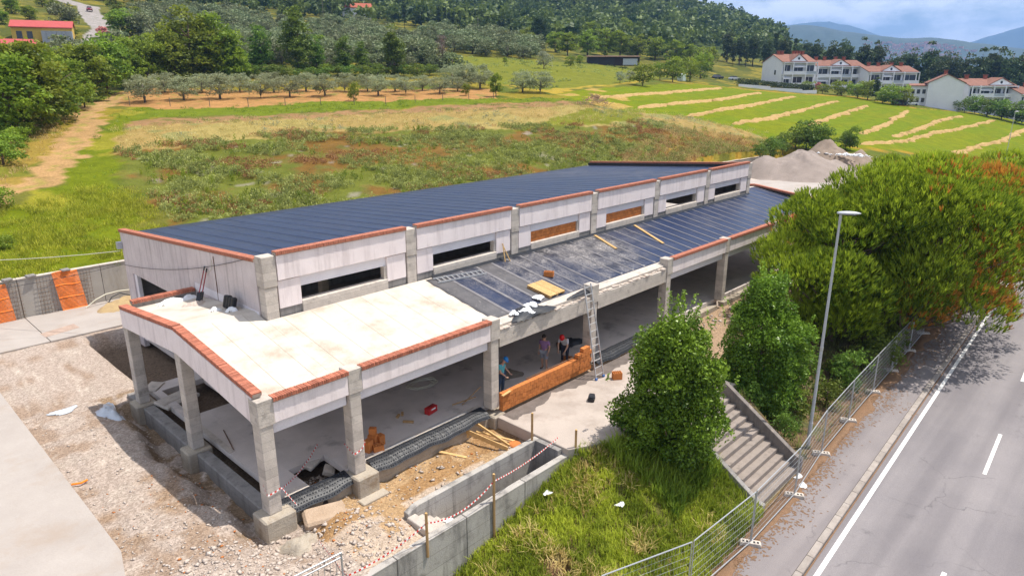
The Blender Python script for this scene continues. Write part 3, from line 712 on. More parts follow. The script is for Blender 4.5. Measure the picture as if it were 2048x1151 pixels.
LV = np.stack([np.c_[lx-ca_, ly-sa_, np.full(nl,-2.462)], np.c_[lx+sa_*.4, ly-ca_*.4, np.full(nl,-2.455)], np.c_[lx+ca_, ly+sa_, np.full(nl,-2.461)], np.c_[lx-sa_*.4, ly+ca_*.4, np.full(nl,-2.464)]], 1).reshape(-1,3)
tag(link('needle_litter', np_mesh('needle_litter', LV, np.arange(4*nl).reshape(-1,4)), M['needles']), 'loose brown pine needles strewn over the pavement', 'litter', kind='stuff')

# ------------------------------------------------------------------ outside stairs
M['stair_wall'] = surf('stair_wall', (0.22,0.19,0.17), (0.16,0.14,0.13), scale=2, streak=(0.09,0.08,0.075), spots=(0.30,0.25,0.21), spot_scale=2, bump=.4)
os_ = empty('outdoor_stairs', (16.2, -8.0, -2.5), label='wide weathered concrete stairs climbing from the pavement to the terrace', cat='stairs')
NS = 12; RISE = .187; TREAD = .285; Y0 = -9.55
for i in range(NS):
    y0 = Y0 + i*TREAD
    part(os_, 'step', MB().box((14.62, y0+.003, -2.9), (17.86, Y0+NS*TREAD+.15 if i == NS-1 else y0+TREAD, -2.45+RISE*(i+1))), M['stairs'] if 'stairs' in M else M.setdefault('stairs', surf('stairs', (0.285,0.24,0.21), (0.225,0.19,0.165), scale=2.0, spots=(0.18,0.15,0.13), spot_scale=2.5, spot_range=(.58,.72), bump=.3)), bevel=.01)
for nm, xa, xb, up, mt in (('stringer', 14.38, 14.615, .16, 'concrete_dark'), ('side_wall', 17.865, 18.10, .62, 'stair_wall')):
    z0 = -2.45 + up; z1 = -2.45 + NS*RISE + up
    part(os_, nm, MB().prism([(xa, Y0-.12, -3), (xa, Y0-.12, z0), (xa, Y0+.1, z0+.05), (xa, Y0+NS*TREAD, z1), (xa, Y0+NS*TREAD+.25, z1), (xa, Y0+NS*TREAD+.25, -3)], (xb-xa, 0, 0)), M[mt], bevel=.015)

# ------------------------------------------------------------------ the building under renovation
BLD = empty('building', (0, 0, 0), label='long unfinished concrete building with black membrane roofs and brick copings', cat='building')
B = lambda: MB()
XF = [3.15 + 6.58*k for k in range(7)]          # front columns (left edges)
XU = [3.02 + 6.56*k for k in range(7)]          # upper wall pillars (left edges)
def slab_z(y): return 3.46 + 0.19*y if y <= 5.9 else 4.581 - 0.10*(y-5.9)
def roof_z(y): return 6.50 - 0.0745*(y-5.0)
XEND = 46.0
# floor and foundations
fl = [((.8,.46),(1.7,8.4)), ((1.705,1.95),(3.095,8.4)), ((3.1,.46),(45.6,20.05)), ((.8,8.405),(1.12,11.7)), ((.8,11.705),(3.095,12.6)), ((2.92,8.405),(3.095,11.7))]
for a, c in fl: B().box((a[0],a[1],-.24), (c[0],c[1],0)).build('floor_slab', M['floor'], BLD)
for a, c in (((.8,4.5),(1.0,8.3)), ((.81,.47),(1.65,.78)), ((3.2,.47),(9.6,.72))):
    B().box((a[0],a[1],.001), (c[0],c[1],.02)).build('screed_edge', M['concrete'], BLD)
for y0, y1 in ((.62,5.48),(6.3,10.75),(11.75,12.7)):
    B().box((.02,y0,-1.1), (.47,y1,-.10)).build('plinth_beam', M['concrete_dark'], BLD, bevel=.03)
for x0, x1 in ((.78,2.98),(3.92,9.6),(10.3,16.1),(16.8,22.7),(23.4,29.2),(30,35.8),(36.5,42.4),(43,45.6)):
    B().box((x0,.06,-1.2), (x1,.455,-.25)).build('foundation_wall', M['footing'], BLD)
def footing(x0, y0, x1, y1, z1=-.02, z0=-1.25): B().box((x0,y0,z0), (x1,y1,z1)).build('footing', M['footing'], BLD, bevel=.05)
footing(-.30,-.30,.74,.60); footing(3.0,-.36,3.88,.45); footing(-.28,5.5,.62,6.28); footing(-.22,10.8,.62,11.7); footing(9.6,-.30,10.28,.45, -.21)
B().box((2.9,-.75,-1.2),(3.98,-.37,-.72)).build('footing_toe', M['footing'], BLD, bevel=.03)
B().lathe((1.95,.058,-.55), [(.10,0),(.10,.02),(.07,.02),(.07,-.02)], 14, Matrix.Rotation(R(90),3,'X')).build('pipe_end', M['cable_dark'], BLD)
# columns
def column(x, y, z1, w=.43, d=.48, z0=-.02, name='column', mat='concrete'):
    return B().box((x,y,z0), (x+w,y+d,z1)).build(name, M[mat], BLD, bevel=.018)
column(0, 0, 3.0); column(0, 5.7, 3.78, .42, .45); column(0, 11.02, 4.05, .42, .45)
for x in XF: column(x, 0, 2.98)
column(45.55, 0, 2.98)
for x in XU:
    column(x+.02, 5.08, 4.02, .44, .4); column(x+.02, 12.2, 5.5, .4, .4)
for x, top in [(0, 3.86)] + [(x, 3.86) for x in XF] + [(45.5, 3.86)]:
    B().box((x-.03,-.03,2.99), (x+.50,.50,top)).build('column_head', M['concrete'], BLD, bevel=.02)
# front beams and fascia
bays = [(.50, XF[0]-.04, True)] + [(XF[k]+.51, XF[k+1]-.04, k not in (1, 2)) for k in range(6)] + [(XF[6]+.51, 45.45, True)]
COP = []                                          # coping runs: (p0, p1, width dir, width, height)
for x0, x1, fas in bays:
    if fas:
        B().box((x0,.16,2.60), (x1,.46,3.36)).build('front_beam', M['render_coat'], BLD, bevel=.01)
        B().box((x0,-.02,3.02), (x1,.155,3.74)).build('fascia_panel', M['plaster'], BLD, bevel=.01)
        COP.append(((x0-.02,.06,3.745), (x1+.02,.06,3.745)))
    else:
        B().box((x0,.02,2.60), (x1,.42,3.31)).build('front_beam', M['concrete'], BLD, bevel=.015)
        # broken slab edge: ragged lumps of mortar
        b = B(); rnd = random.Random(int(x0*10)); x = x0
        while x < x1-.1:
            w = rnd.uniform(.18,.5); hgt = rnd.uniform(.03,.13)
            b.cbox((x+w/2, .14+rnd.uniform(-.05,.06), 3.30+hgt/2), (w*1.02, rnd.uniform(.14,.28), hgt), Matrix.Rotation(rnd.uniform(-.15,.15),3,'Z') @ Matrix.Rotation(rnd.uniform(-.12,.12),3,'Y')); x += w
        b.build('broken_edge', M['stone'], BLD, bevel=.03)
# roof slab of the low wing
def slab_prism(x0, x1, ys, th=.22):
    top = [(x0,y,slab_z(y)) for y in ys]; bot = [(x0,y,slab_z(y)-th) for y in ys[::-1]]
    return B().prism(top+bot, (x1-x0,0,0))
xs_ = [.36] + [XF[0]+.2] + [XF[k]+.2 for k in range(1,7)] + [XEND-.1]
slab_prism(.36, 2.97, [.16,5.9,11.3]).build('roof_slab', M['roof_slab'], BLD)
slab_prism(2.975, 10.6, [.16,4.96]).build('roof_slab', M['roof_slab'], BLD)
slab_prism(10.605, 42.9, [.16,4.96]).build('roof_slab', M['concrete'], BLD)
slab_prism(42.905, XEND, [.16,5.9,11.3]).build('roof_slab', M['concrete'], BLD)
# screed joints across the pale slab
for x in (1.3,2.45,3.6,4.75,5.9,7.05,8.2,9.35):
    y1 = 4.93 if x > 3 else 5.8
    B().prism([(x,.5,slab_z(.5)+.001),(x+.018,.5,slab_z(.5)+.001),(x+.018,y1,slab_z(y1)+.001),(x,y1,slab_z(y1)+.001)], (0,0,.003)).build('slab_joint', M['joint'] if 'joint' in M else M.setdefault('joint', plain('joint', (0.36,0.31,0.25), .9)), BLD)
for xk in XU[:3]:                                   # cross beams under the slab
    pass
for x in XF + [45.5]:
    B().prism([(x+.06,.46,2.9),(x+.06,.46,slab_z(.46)-.23),(x+.06,5.05,slab_z(5.05)-.23),(x+.06,5.05,3.5)], (.32,0,0)).build('cross_beam', M['concrete'], BLD)
B().box((3.1,5.1,3.55),(42.9,5.45,4.18)).build('spine_beam', M['concrete'], BLD)
# gable-shaped end beam
for xa, flip in ((-.02, 1), (XEND-.13, -1)):
    B().prism([(xa,.51,3.05),(xa,5.9,3.74),(xa,11.45,3.32),(xa,11.45,4.06),(xa,5.9,4.60),(xa,.30,3.90),(xa,.30,3.87),(xa,.51,3.87)], (.15,0,0)).build('end_fascia', M['plaster'], BLD)
COP.append(((.14,.22,3.93), (.14,5.9,4.62))); COP.append(((.14,5.94,4.62), (.14,11.5,4.08)))
COP.append(((XEND-.1,.22,3.93), (XEND-.1,5.9,4.62))); COP.append(((XEND-.1,5.94,4.62), (XEND-.1,11.5,4.08)))
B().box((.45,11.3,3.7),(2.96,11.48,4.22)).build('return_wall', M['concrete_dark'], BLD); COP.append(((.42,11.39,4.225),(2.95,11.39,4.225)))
B().box((43.4,11.3,3.7),(45.9,11.48,4.22)).build('return_wall', M['concrete_dark'], BLD)
# upper storey
for k, x in enumerate(XU):
    B().box((x,4.97,4.2),(x+.5,5.42,5.62)).build('pillar', M['concrete'], BLD, bevel=.015)
    B().box((x-.03,4.94,5.625),(x+.53,5.45,6.80)).build('pillar_head', M['concrete'], BLD, bevel=.02)
for k in range(6):
    x0, x1 = XU[k]+.56, XU[k+1]-.06
    B().box((x0,4.93,5.83),(x1,5.09,6.80)).build('wall_panel', M['plaster'], BLD, bevel=.008)
    B().box((x0-.02,5.10,5.40),(x1+.02,5.40,6.42)).build('lintel', M['render_coat'], BLD)
    COP.append(((x0-.03,5.02,6.805),(x1+.03,5.02,6.805)))
    xl, xr = x0+.92, x1-1.12
    for a, c in ((x0,xl),(x1-.98,x1)): B().box((a,5.0,4.72),(c,5.095,5.79)).build('side_panel', M['plaster'], BLD, bevel=.008)
    B().box((xl,4.97,4.33),(x1-.985,5.36,4.84)).build('sill', M['concrete'], BLD, bevel=.02)
    B().box((x0,5.03,4.33),(xl-.005,5.3,4.71)).build('upstand', M['concrete_dark'], BLD); B().box((x1-.98,5.03,4.33),(x1,5.3,4.71)).build('upstand', M['concrete_dark'], BLD)
    B().box((x1-1.12,5.05,4.845),(x1-.985,5.3,5.395)).build('jamb', M['concrete'], BLD)
    B().box((x0-.05,5.1,4.72),(xl-.14,5.3,5.395)).build('backing_wall', M['concrete_dark'], BLD)
    if k in (2, 3):
        inf = bpy.data.objects.new('block_infill', None); COL.objects.link(inf); inf.parent = BLD
        xr = x1-1.125; nb = int(round((xr-xl)/.252)); bw = (xr-xl)/nb
        bme = MB().box((.008,0,.007),(bw-.008,.2,.180)).mesh('block')
        hme = MB().box((.004,0,.004),(bw/2-.004,.2,.183)).mesh('block')
        for r_ in range(3):
            off = bw/2 if r_ % 2 else 0
            for i in range(nb - (1 if r_ % 2 else 0)):
                link('block', bme, M['block'], inf, (xl+off+i*bw, 5.14+random.uniform(-.006,.006), 4.845+r_*.187))
            if r_ % 2:
                link('block', hme, M['block'], inf, (xl, 5.14, 4.845+r_*.187)); link('block', hme, M['block'], inf, (xr-bw/2, 5.14, 4.845+r_*.187))
        B().box((xl,5.165,4.845),(xr,5.30,5.398)).build('mortar', M['joint_dark'], inf)
# end walls, back wall
def endwall(x0, x1, mat, far=False):
    W = 5.46 if not far else 5.42
    top = lambda y: roof_z(y)+.10
    if not far:
        B().prism([(x0,W,4.0),(x0,W,top(W)),(x0,14.0,top(14)),(x0,14.0,3.5),(x0,11.5,3.5),(x0,11.5,4.0)], (x1-x0,0,0)).build('end_wall', M[mat], BLD)
        B().prism([(x0,14.005,3.45),(x0,14.005,top(14)),(x0,20.2,top(20.2)),(x0,20.2,-.6),(x0,19.25,-.6),(x0,19.25,3.45)], (x1-x0,0,0)).build('end_wall', M[mat], BLD)
        B().box((x0,12.62,-.3),(x1,14.5,3.495)).build('end_wall', M[mat], BLD)
        B().box((x0-.02,5.5,4.30),(x0-.003,11.25,4.62)).build('wall_base_strip', M['render_coat'], BLD)
        B().box((x0+.06,14.5,-.2),(x1,14.9,3.445)).build('door_jamb', M['render_coat'], BLD); B().box((x0+.07,18.9,-.2),(x1,19.24,3.445)).build('door_jamb', M['render_coat'], BLD)
    else:
        B().prism([(x0,W,2.9),(x0,W,top(W)),(x0,20.2,top(20.2)),(x0,20.2,2.9)], (x1-x0,0,0)).build('end_wall', M[mat], BLD)
        for y0, y1 in ((12.3,13.6),(18.8,20.2)): B().box((x0,y0,-.3),(x1,y1,2.895)).build('end_wall', M[mat], BLD)
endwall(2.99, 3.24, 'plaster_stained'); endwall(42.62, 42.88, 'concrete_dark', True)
COP.append(((3.10,5.5,roof_z(5.5)+.105),(3.10,20.25,roof_z(20.25)+.105))); COP.append(((42.76,5.5,roof_z(5.5)+.20),(42.76,20.25,roof_z(20.25)+.20)))
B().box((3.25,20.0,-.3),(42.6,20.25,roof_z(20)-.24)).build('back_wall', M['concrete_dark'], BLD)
B().box((42.45,5.5,roof_z(20)-.1),(42.6,20.2,roof_z(20)+.0)).build('upstand', M['black_sheet'], BLD)
for x0, x1 in ((3.25,22.8),(22.805,42.6)):
    B().prism([(x0,5.42,roof_z(5.42)-.03),(x0,20.4,roof_z(20.4)-.03),(x0,20.4,roof_z(20.4)-.25),(x0,5.42,roof_z(5.42)-.25)], (x1-x0,0,0)).build('roof_slab', M['concrete'], BLD)
B().prism([(42.44,5.5,roof_z(5.5)),(42.44,5.5,roof_z(5.5)+.2),(42.44,20.3,roof_z(20.3)+.2),(42.44,20.3,roof_z(20.3))], (.15,0,0)).build('membrane_upstand', M['black_sheet'], BLD)
B().prism([(45.7,.5,slab_z(.5)),(45.7,.5,3.92),(45.7,5.9,4.61),(45.7,11.3,4.08),(45.7,11.3,slab_z(11.3)),(45.7,5.9,slab_z(5.9))], (.14,0,0)).build('membrane_upstand', M['black_sheet'], BLD)
B().prism([(10.9,4.86,slab_z(4.86)+.01),(42.8,4.86,slab_z(4.86)+.01),(42.8,4.94,slab_z(4.94)+.11),(10.9,4.94,slab_z(4.94)+.11)], (0,.02,-.02)).build('membrane_upstand', M['black_sheet'], BLD)

# roofing felt laid in strips
def sheet(name, x0, x1, y0, y1, zf, lift, dustf, mat, ny=14, wob=0.0, nx=4):
    V, Fc, D = [], [], []
    ysl = np.linspace(y0, y1, ny+1); xsl = np.linspace(x0, x1, nx+1)
    for lv in (.006, 0):
        for y in ysl:
            for x in xsl: V.append((x + (wob*math.sin(y*7+x*3) if x == xsl[0] else 0), y, zf(y)+lift+lv)); D.append(dustf(x, y))
    t = len(V)//2; w = nx+1
    for j in range(ny):
        for i in range(nx): a = j*w+i; Fc.append((a,a+1,a+w+1,a+w))
        Fc.append((j*w, (j+1)*w, (j+1)*w+t, j*w+t)); a = j*w+nx; Fc.append((a, a+t, a+w+t, a+w))
    for i in range(nx):
        Fc.append((i, i+t, i+1+t, i+1)); a = ny*w+i; Fc.append((a, a+1, a+1+t, a+t))
    me = np_mesh(name, np.array(V), np.array(Fc))
    at = me.attributes.new('dust', 'FLOAT', 'POINT'); at.data.foreach_set('value', np.array(D, np.float32))
    return link(name, me, mat, BLD)
def dust_low(x, y):
    d = .95*math.exp(-((x-21)/4.5)**2)*(.25+.75*min(1, y/3.6)) + .4*math.exp(-((x-15)/2.5)**2) + .25*math.exp(-((x-12)/2)**2)
    return min(1, max(0, d + .25*float(fbm(np.array([x]), np.array([y]), 1.5, 101)[0]) - .08))
M['felt_old'] = surf('felt_old', (0.115, 0.11, 0.115), (0.07, 0.068, 0.075), scale=2.5, rough=.7, fine=.2, bump=.15, spots=(0.17,0.16,0.16), spot_scale=5)
M['lap'] = surf('lap', (0.20, 0.19, 0.20), (0.13, 0.125, 0.135), scale=2.0, rough=.7, bump=.1, fine=.15)
x = 10.45; k = 0
while x < XEND-.45:
    w = 1.02; yb = .62 if x < 23.4 else .5
    y1 = 4.86 if x < 42 else 5.8
    old = k in (0, 3)
    sheet('roofing_sheet', x, min(x+w, XEND-.4), yb, y1, slab_z, .004 + .003*(k % 2), dust_low, M['felt_old'] if old else M['membrane'], wob=.03 if k == 0 else 0)
    if k > 0:
        b = B(); lw = .085 if k > 5 else .14
        b.prism([(x-.02,yb+.02,slab_z(yb+.02)+.0155),(x+lw,yb+.02,slab_z(yb+.02)+.0155),(x+lw*.9,y1-.02,slab_z(y1-.02)+.0155),(x-.02,y1-.02,slab_z(y1-.02)+.0155)], (0,0,.003)); b.build('lap_strip', M['lap'], BLD)
    x += w; k += 1
x = 3.3; k = 0
while x < 42.3:
    sheet('roofing_sheet', x, min(x+.992, 42.44), 5.3, 20.42, roof_z, -.03 + .0015*(k % 3), lambda a, c: max(0, .16*math.exp(-((a-36)/4)**2) + .05*float(fbm(np.array([a]), np.array([c]), 2.5, 103)[0])), M['membrane'], ny=10)
    x += 1.0; k += 1

# brick copings: bricks on edge, the nearest 300 one by one, the far ones joined
cop = bpy.data.objects.new('coping', None); COL.objects.link(cop); cop.parent = BLD
brick_me = MB().box((-.032,-.16,0),(.032,.16,.135)).mesh('brick'); brick_me.materials.append(M['brick'])
bm_ = bmesh.new(); bm_.from_mesh(brick_me); bmesh.ops.bevel(bm_, geom=list(bm_.edges), offset=.006, segments=1, affect='EDGES'); bm_.to_mesh(brick_me); bm_.free()
runs = []
for p0, p1 in COP:
    p0, p1 = Vector(p0), Vector(p1); d = p1-p0
    runs.append((((p0+p1)/2 - cam.location).length if p0.x < 9 and p0.z < 4.7 and p0.x < 5 else 100+p0.x + p0.z, p0, p1))
runs.sort(key=lambda r: r[0])
count = 0; farb = MB(); bed = MB(); rnd = random.Random(5)
for _, p0, p1 in runs:
    d = p1-p0; n = max(1, int(d.length/.0755)); st_ = d/n; q = d.to_track_quat('X', 'Z')
    bed.bar(p0+Vector((0,0,.03)), p1+Vector((0,0,.03)), .27, .115)
    for i in range(n):
        c = p0 + st_*(i+.5); qq = q.copy(); qq.rotate(Matrix.Rotation(rnd.uniform(-.03,.03), 3, 'Z').to_quaternion())
        c = c + Vector((rnd.uniform(-.004,.004), rnd.uniform(-.006,.006), rnd.uniform(-.004,.004)))
        if count < 300:
            o = link('brick', brick_me, None, cop, c); o.rotation_mode = 'QUATERNION'; o.rotation_quaternion = qq; count += 1
        else:
            Mx = qq.to_matrix(); farb.cbox(c + Mx @ Vector((0,0,.0675)), (.066,.32,.135), Mx)
bed.build('mortar_bed', M['mortar'], cop)
tag(farb.build('far_bricks', M['brick_far'], cop), kind='stuff')
# wall fittings seen on the end wall
B().tube([(2.97,9.2,5.95),(2.96,9.25,5.6),(2.93,9.7,5.3),(2.9,10.2,5.2)], .012, 5).build('loose_cable', M['cable_white'], BLD)
B().tube([(2.97,9.0,6.15),(2.97,9.0,4.3)], .016, 5).build('conduit', M['rust'], BLD)
B().box((2.75,20.05,4.6),(2.98,20.3,4.95)).build('floodlight', M['lamp_grey'], BLD)

# dimpled drainage sheet over the floor edge
def dimple(x0, x1, sag, seed):
    rnd = random.Random(seed); b = MB(); nx_ = int((x1-x0)/.10); prof = [(.50,.03),(.38,.025),(.24,-.01),(.10,-.07),(-.02,-.15),(-.12,-.25)]
    V = []; 
    for i in range(nx_+1):
        x = x0+(x1-x0)*i/nx_; wv = .03*math.sin(x*2.3)+.02*math.sin(x*5.1)
        for j, (y, z) in enumerate(prof): V.append((x+.01*rnd.uniform(-1,1), y+wv*(j/5), z+wv*.6*(j/5)-sag*(j/5)*math.sin(math.pi*i/nx_)+rnd.uniform(-.006,.006)))
    m_ = len(prof); Fc = [(i*m_+j, i*m_+j+1, (i+1)*m_+j+1, (i+1)*m_+j) for i in range(nx_) for j in range(m_-1)]
    b.add(V, Fc); s = b.build('drainage_sheet', M['black_sheet'], BLD)
    d = MB()
    for i in range(nx_):
        for j in range(m_-1):
            p = (Vector(V[i*m_+j])+Vector(V[(i+1)*m_+j+1]))/2
            d.lathe(p, [(.028,0),(.016,.024)], 6)
    tag(d.build('dimples', M['black_sheet'], s), kind='stuff')
    return s
dimple(.52, 3.0, .03, 1); dimple(3.9, 9.55, .05, 2); dimple(16.9, 22.6, .02, 3)
for xa, xb in ((4.3,6.2),(7.0,8.9)):
    B().prism([(xa,.70,.028),(xb,.66,.028),(xb,.52,.034),(xa,.55,.034)], (0,0,.006)).build('foil_strip', M['alu'], BLD)

# ------------------------------------------------------------------ things on the site
RX, RY, RZ = (lambda a: Matrix.Rotation(a, 3, 'X')), (lambda a: Matrix.Rotation(a, 3, 'Y')), (lambda a: Matrix.Rotation(a, 3, 'Z'))

# new wall of orange hollow blocks between two front columns
bw = empty('block_wall', (13.2, -.05, -.2), label='low new wall of orange hollow blocks between two front columns', cat='wall')
bl, bh = .262, .197
blk = MB().box((-bl/2+.008,-.11,.007),(bl/2-.008,.11,bh-.007)).mesh('block')
hbk = MB().box((-bl/4+.008,-.11,.007),(bl/4-.008,.11,bh-.007)).mesh('block')
x0, n = 10.2, 23
for r_ in range(6):
    off = bl/2 if r_ % 2 else 0
    for i in range(n):
        xc = x0 + bl/2 + i*bl + off
        if r_ >= 4 and xc < x0 + n*bl - (1.0 if r_ == 4 else .75): continue
        if xc > x0 + n*bl - .05: continue
        link('block', blk, M['block'], bw, Vector((xc, -.06 + random.uniform(-.008,.008), -.19 + r_*bh)) - bw.location)
    if r_ % 2 and r_ < 4: link('block', hbk, M['block'], bw, Vector((x0+bl/4, -.06, -.19+r_*bh)) - bw.location)
part(bw, 'mortar', MB().box((10.21,-.160,-.195),(16.2,.040,.588)), M['joint_dark'])
part(bw, 'levelling_board', MB().bar((11.9,.08,.625),(16.0,.08,.625), .05, .05), M['rust'])

def hollow_block(loc, rz, label, tilt=0.0, group=None, dims=(.25,.38,.25)):
    o = empty('hollow_block', loc, rz, label, 'block', group)
    o.rotation_euler = (tilt, 0, rz); a, c, h = dims
    b = MB()
    for x in (-a/2, -a/6-.006, a/6-.006, a/2-.02): b.box((x,-c/2,0),(x+.02,c/2,h))
    for y in (-c/2, -c/4, -.01, c/4-.02, c/2-.02): b.box((-a/2+.0205,y,.001),(a/2-.0205,y+.02,h-.001))
    b.build('shell', M['block'], o); MB().box((-a/2+.02,-c/2+.02,.01),(a/2-.02,c/2-.02,h-.05)).build('cells', M['block_hole'], o); return o
hollow_block((15.97,2.34,slab_z(2.34)+.02), .5, 'single orange hollow block lying on the dusty roof felt', dims=(.28,.46,.24))
hollow_block((16.15,-1.7,-.2), .9, 'orange hollow block on the terrace half hidden by the laurel', dims=(.3,.42,.32))
g = 'loose hollow blocks beside the second column'
hollow_block((4.35,.95,.0), .3, 'orange hollow block standing upright nearest the second column', group=g, dims=(.25,.25,.46))
hollow_block((4.62,.72,.0), 1.2, 'orange hollow block lying in front of the small block stack', group=g)
hollow_block((4.95,1.05,.0), .1, 'orange hollow block at the right end of the small block stack', group=g, dims=(.25,.25,.4))
hollow_block((4.68,1.12,.0), .5, 'orange hollow block at the back of the small block stack', group=g, dims=(.25,.3,.5))
hollow_block((4.68,1.10,.52), .7, 'orange hollow block balanced on top of the small block stack', group=g, dims=(.2,.25,.25))
hollow_block((15.75,.85,.0), .4, 'orange hollow block on the floor behind the red helmeted worker', dims=(.3,.5,.25))

# ladders
def ladder(name, p0, p1, wdir, w, rungs, label):
    p0, p1, wd = Vector(p0), Vector(p1), Vector(wdir).normalized()
    o = empty(name, p0, 0, label, 'ladder')
    up = (p1-p0).normalized()
    for s in (-1, 1): part(o, 'rail', MB().bar(p0+wd*s*w/2, p1+wd*s*w/2*.86, .028, .07), M['alu'])
    for i in range(rungs):
        t = (i+.6)/rungs; c = p0.lerp(p1, t); ww = w*(1-.14*t)
        part(o, 'rung', MB().bar(c-wd*ww/2, c+wd*ww/2, .034, .034), M['alu'])
    return o
l1 = ladder('leaning_ladder', (15.62,-1.12,-.19), (15.85,-.06,4.05), (1,0,0), .56, 13, 'tall aluminium ladder leaning from the terrace against the roof edge')
for s in (-1, 1): part(l1, 'foot', MB().cbox((15.62+s*.28,-1.13,-.15),(.1,.09,.1)), M['blue'])
z0, z1 = slab_z(4.55)+.06, slab_z(4.2)+.06
ladder('lying_ladder', (10.75,4.5,z0), (13.4,4.15,z1), (.13,1,.19), .42, 10, 'aluminium ladder lying flat on the roof felt below the window')

# pallet, planks, leaning board on the roof
pz = Vector((14.6,1.35,slab_z(1.35)+.015))
pl = empty('pallet', pz, 0, 'pale wooden pallet lying on the black roof felt', 'pallet'); pl.rotation_euler = (math.atan(.19), 0, .06)
for i in range(7): MB().box((-.56+i*.163,-.68,.118),(-.56+i*.163+.135,.68,.142)).build('deck_board', M['wood'], pl)
for y in (-.62, 0, .62): MB().box((-.56,y-.05,.094),(.555,y+.05,.117)).build('stringer_board', M['wood'], pl)
for y in (-.61, 0, .61):
    for x in (-.49, 0, .49): MB().box((x-.06,y-.06,.02),(x+.06,y+.06,.093)).build('spacer_block', M['wood_old'], pl)
for x in (-.49, 0, .49): MB().box((x-.06,-.66,0),(x+.06,.66,.019)).build('base_board', M['wood_old'], pl)
def roofplank(a, c, label):
    A, Cc = Vector((*a, slab_z(a[1])+.05)), Vector((*c, slab_z(c[1])+.05))
    tag(MB().bar(A, Cc, .17, .045).build('roof_plank', M['wood'], bevel=.004), label, 'plank', 'yellow planks on the roof felt')
roofplank((22.86,4.8), (22.29,2.9), 'shorter yellow plank on the lower roof, nearer the pallet')
roofplank((26.8,4.75), (25.75,2.05), 'longer yellow plank on the lower roof, farther from the pallet')
lb = tag(MB().bar((15.6,4.55,slab_z(4.55)+.02),(15.4,4.9,5.2), .07, .03).bar((15.3,4.6,slab_z(4.6)+.02),(15.42,4.88,5.2), .05, .03).build('leaning_batten', M['wood']), 'pair of thin battens leaning against the upper wall panel', 'batten')

# torn felt and scraps of foam on the broken roof edge
def crumple(name, cx, cy, z, w, d, hgt, mat, seed, label, cat, group=None, n=12, slope=0.0):
    r = np.random.default_rng(seed); U, Vv = np.meshgrid(np.linspace(-1,1,n), np.linspace(-1,1,n), indexing='ij')
    rad = np.sqrt(U**2+Vv**2); k = 1 + .25*np.sin(np.arctan2(Vv,U)*3+seed) 
    X = cx + U*w/2*k; Y = cy + Vv*d/2*k
    Z = z + hgt*np.clip(1-rad**2, 0, 1)*(0.55+.45*r.random(U.shape)) + r.uniform(0,.25,U.shape)*hgt*(rad < .95) + slope*(Y-cy)
    i_ = np.arange(n*n).reshape(n, n); F = np.stack([i_[:-1,:-1], i_[1:,:-1], i_[1:,1:], i_[:-1,1:]], -1).reshape(-1,4)
    keep = (rad[:-1,:-1] < 1.18).ravel(); return tag(link(name, np_mesh(name, np.stack([X,Y,Z],-1).reshape(-1,3), F[keep]), mat), label, cat, group)
crumple('torn_felt', 12.35, .28, slab_z(.28)+.01, 2.2, .85, .16, M['black_sheet'], 3, 'torn dark roofing felt crumpled over the broken roof edge', 'roofing felt', n=14, slope=.19)
crumple('torn_felt', 15.9, .25, slab_z(.25)+.03, 1.9, .35, .10, M['black_sheet'], 4, 'strip of torn felt at the roof edge beside the ladder top', 'roofing felt', slope=.19)
for (x, y, w, d, s, lab) in ((11.5,.42,.42,.32,11,'small white foam scrap nearest the column head on the roof edge'), (12.2,.30,.62,.5,12,'big white foam scrap lying on the torn felt'),
                             (12.75,.55,.6,.45,13,'white foam scrap on the upper side of the torn felt'), (13.6,.9,.55,.35,14,'flat white foam scrap on the roof towards the pallet')):
    crumple('foam_scrap', x, y, slab_z(y)+.09, w, d, .14, M['foam'], s, lab, 'foam', 'white foam scraps on the roof edge', n=8, slope=.19)
for (x, y, w, d, hh, s, lab) in ((1.75,10.7,1.3,.55,.2,21,'long white plastic sack against the low brick topped wall'), (2.45,10.75,.6,.4,.2,22,'short white plastic sack in the shaded corner of the porch roof'),
                                 (2.15,7.45,.42,.36,.16,23,'white bag left of the black plastic pack on the porch roof'), (2.5,6.72,.42,.36,.2,24,'white bag right of the black plastic pack on the porch roof')):
    crumple('plastic_sack', x, y, slab_z(y)+.005, w, d, hh, M['plastic_white'], s, lab, 'bag', 'white bags on the porch roof', n=9)
pk = empty('roofing_roll_pack', (2.55,7.1,slab_z(7.1)), R(-90), 'dark ribbed plastic pack leaning against the stained end wall', 'pack'); pk.rotation_euler = (R(-14), 0, R(-90))
for i in range(4): MB().box((-.40+i*.205,-.1,.0),(-.40+i*.205+.18,.1,.50+.03*(i % 2))).build('rib', M['black'], pk, bevel=.04)
MB().box((-.4,-.05,.1),(.4,.05,.42)).build('core', M['black_sheet'], pk)
for (b0, t0, lab) in (((2.3,9.5),(2.95,9.92,5.55),'left of two red handled shovels leaning on the end wall'), ((2.5,9.62),(2.95,9.72,5.5),'right of two red handled shovels leaning on the end wall')):
    P0 = Vector((*b0, slab_z(b0[1])+.02)); P1 = Vector(t0)
    s_ = empty('shovel', P0, 0, lab, 'shovel', 'shovels on the porch roof')
    part(s_, 'handle', MB().tube([P0.lerp(P1,.28), P1], .022, 6), M['red_tool']); part(s_, 'grip', MB().tube([P0.lerp(P1,.9), P1+Vector((0,0,.02))], .03, 6), M['black'])
    part(s_, 'blade', MB().bar(P0, P0.lerp(P1,.30), .16, .025), M['black_sheet'])
crumple('mortar_heap', 2.15, 9.3, slab_z(9.3)-.01, .8, .6, .16, M['stone'], 31, 'little heap of grey mortar below the shovels', 'mortar heap')

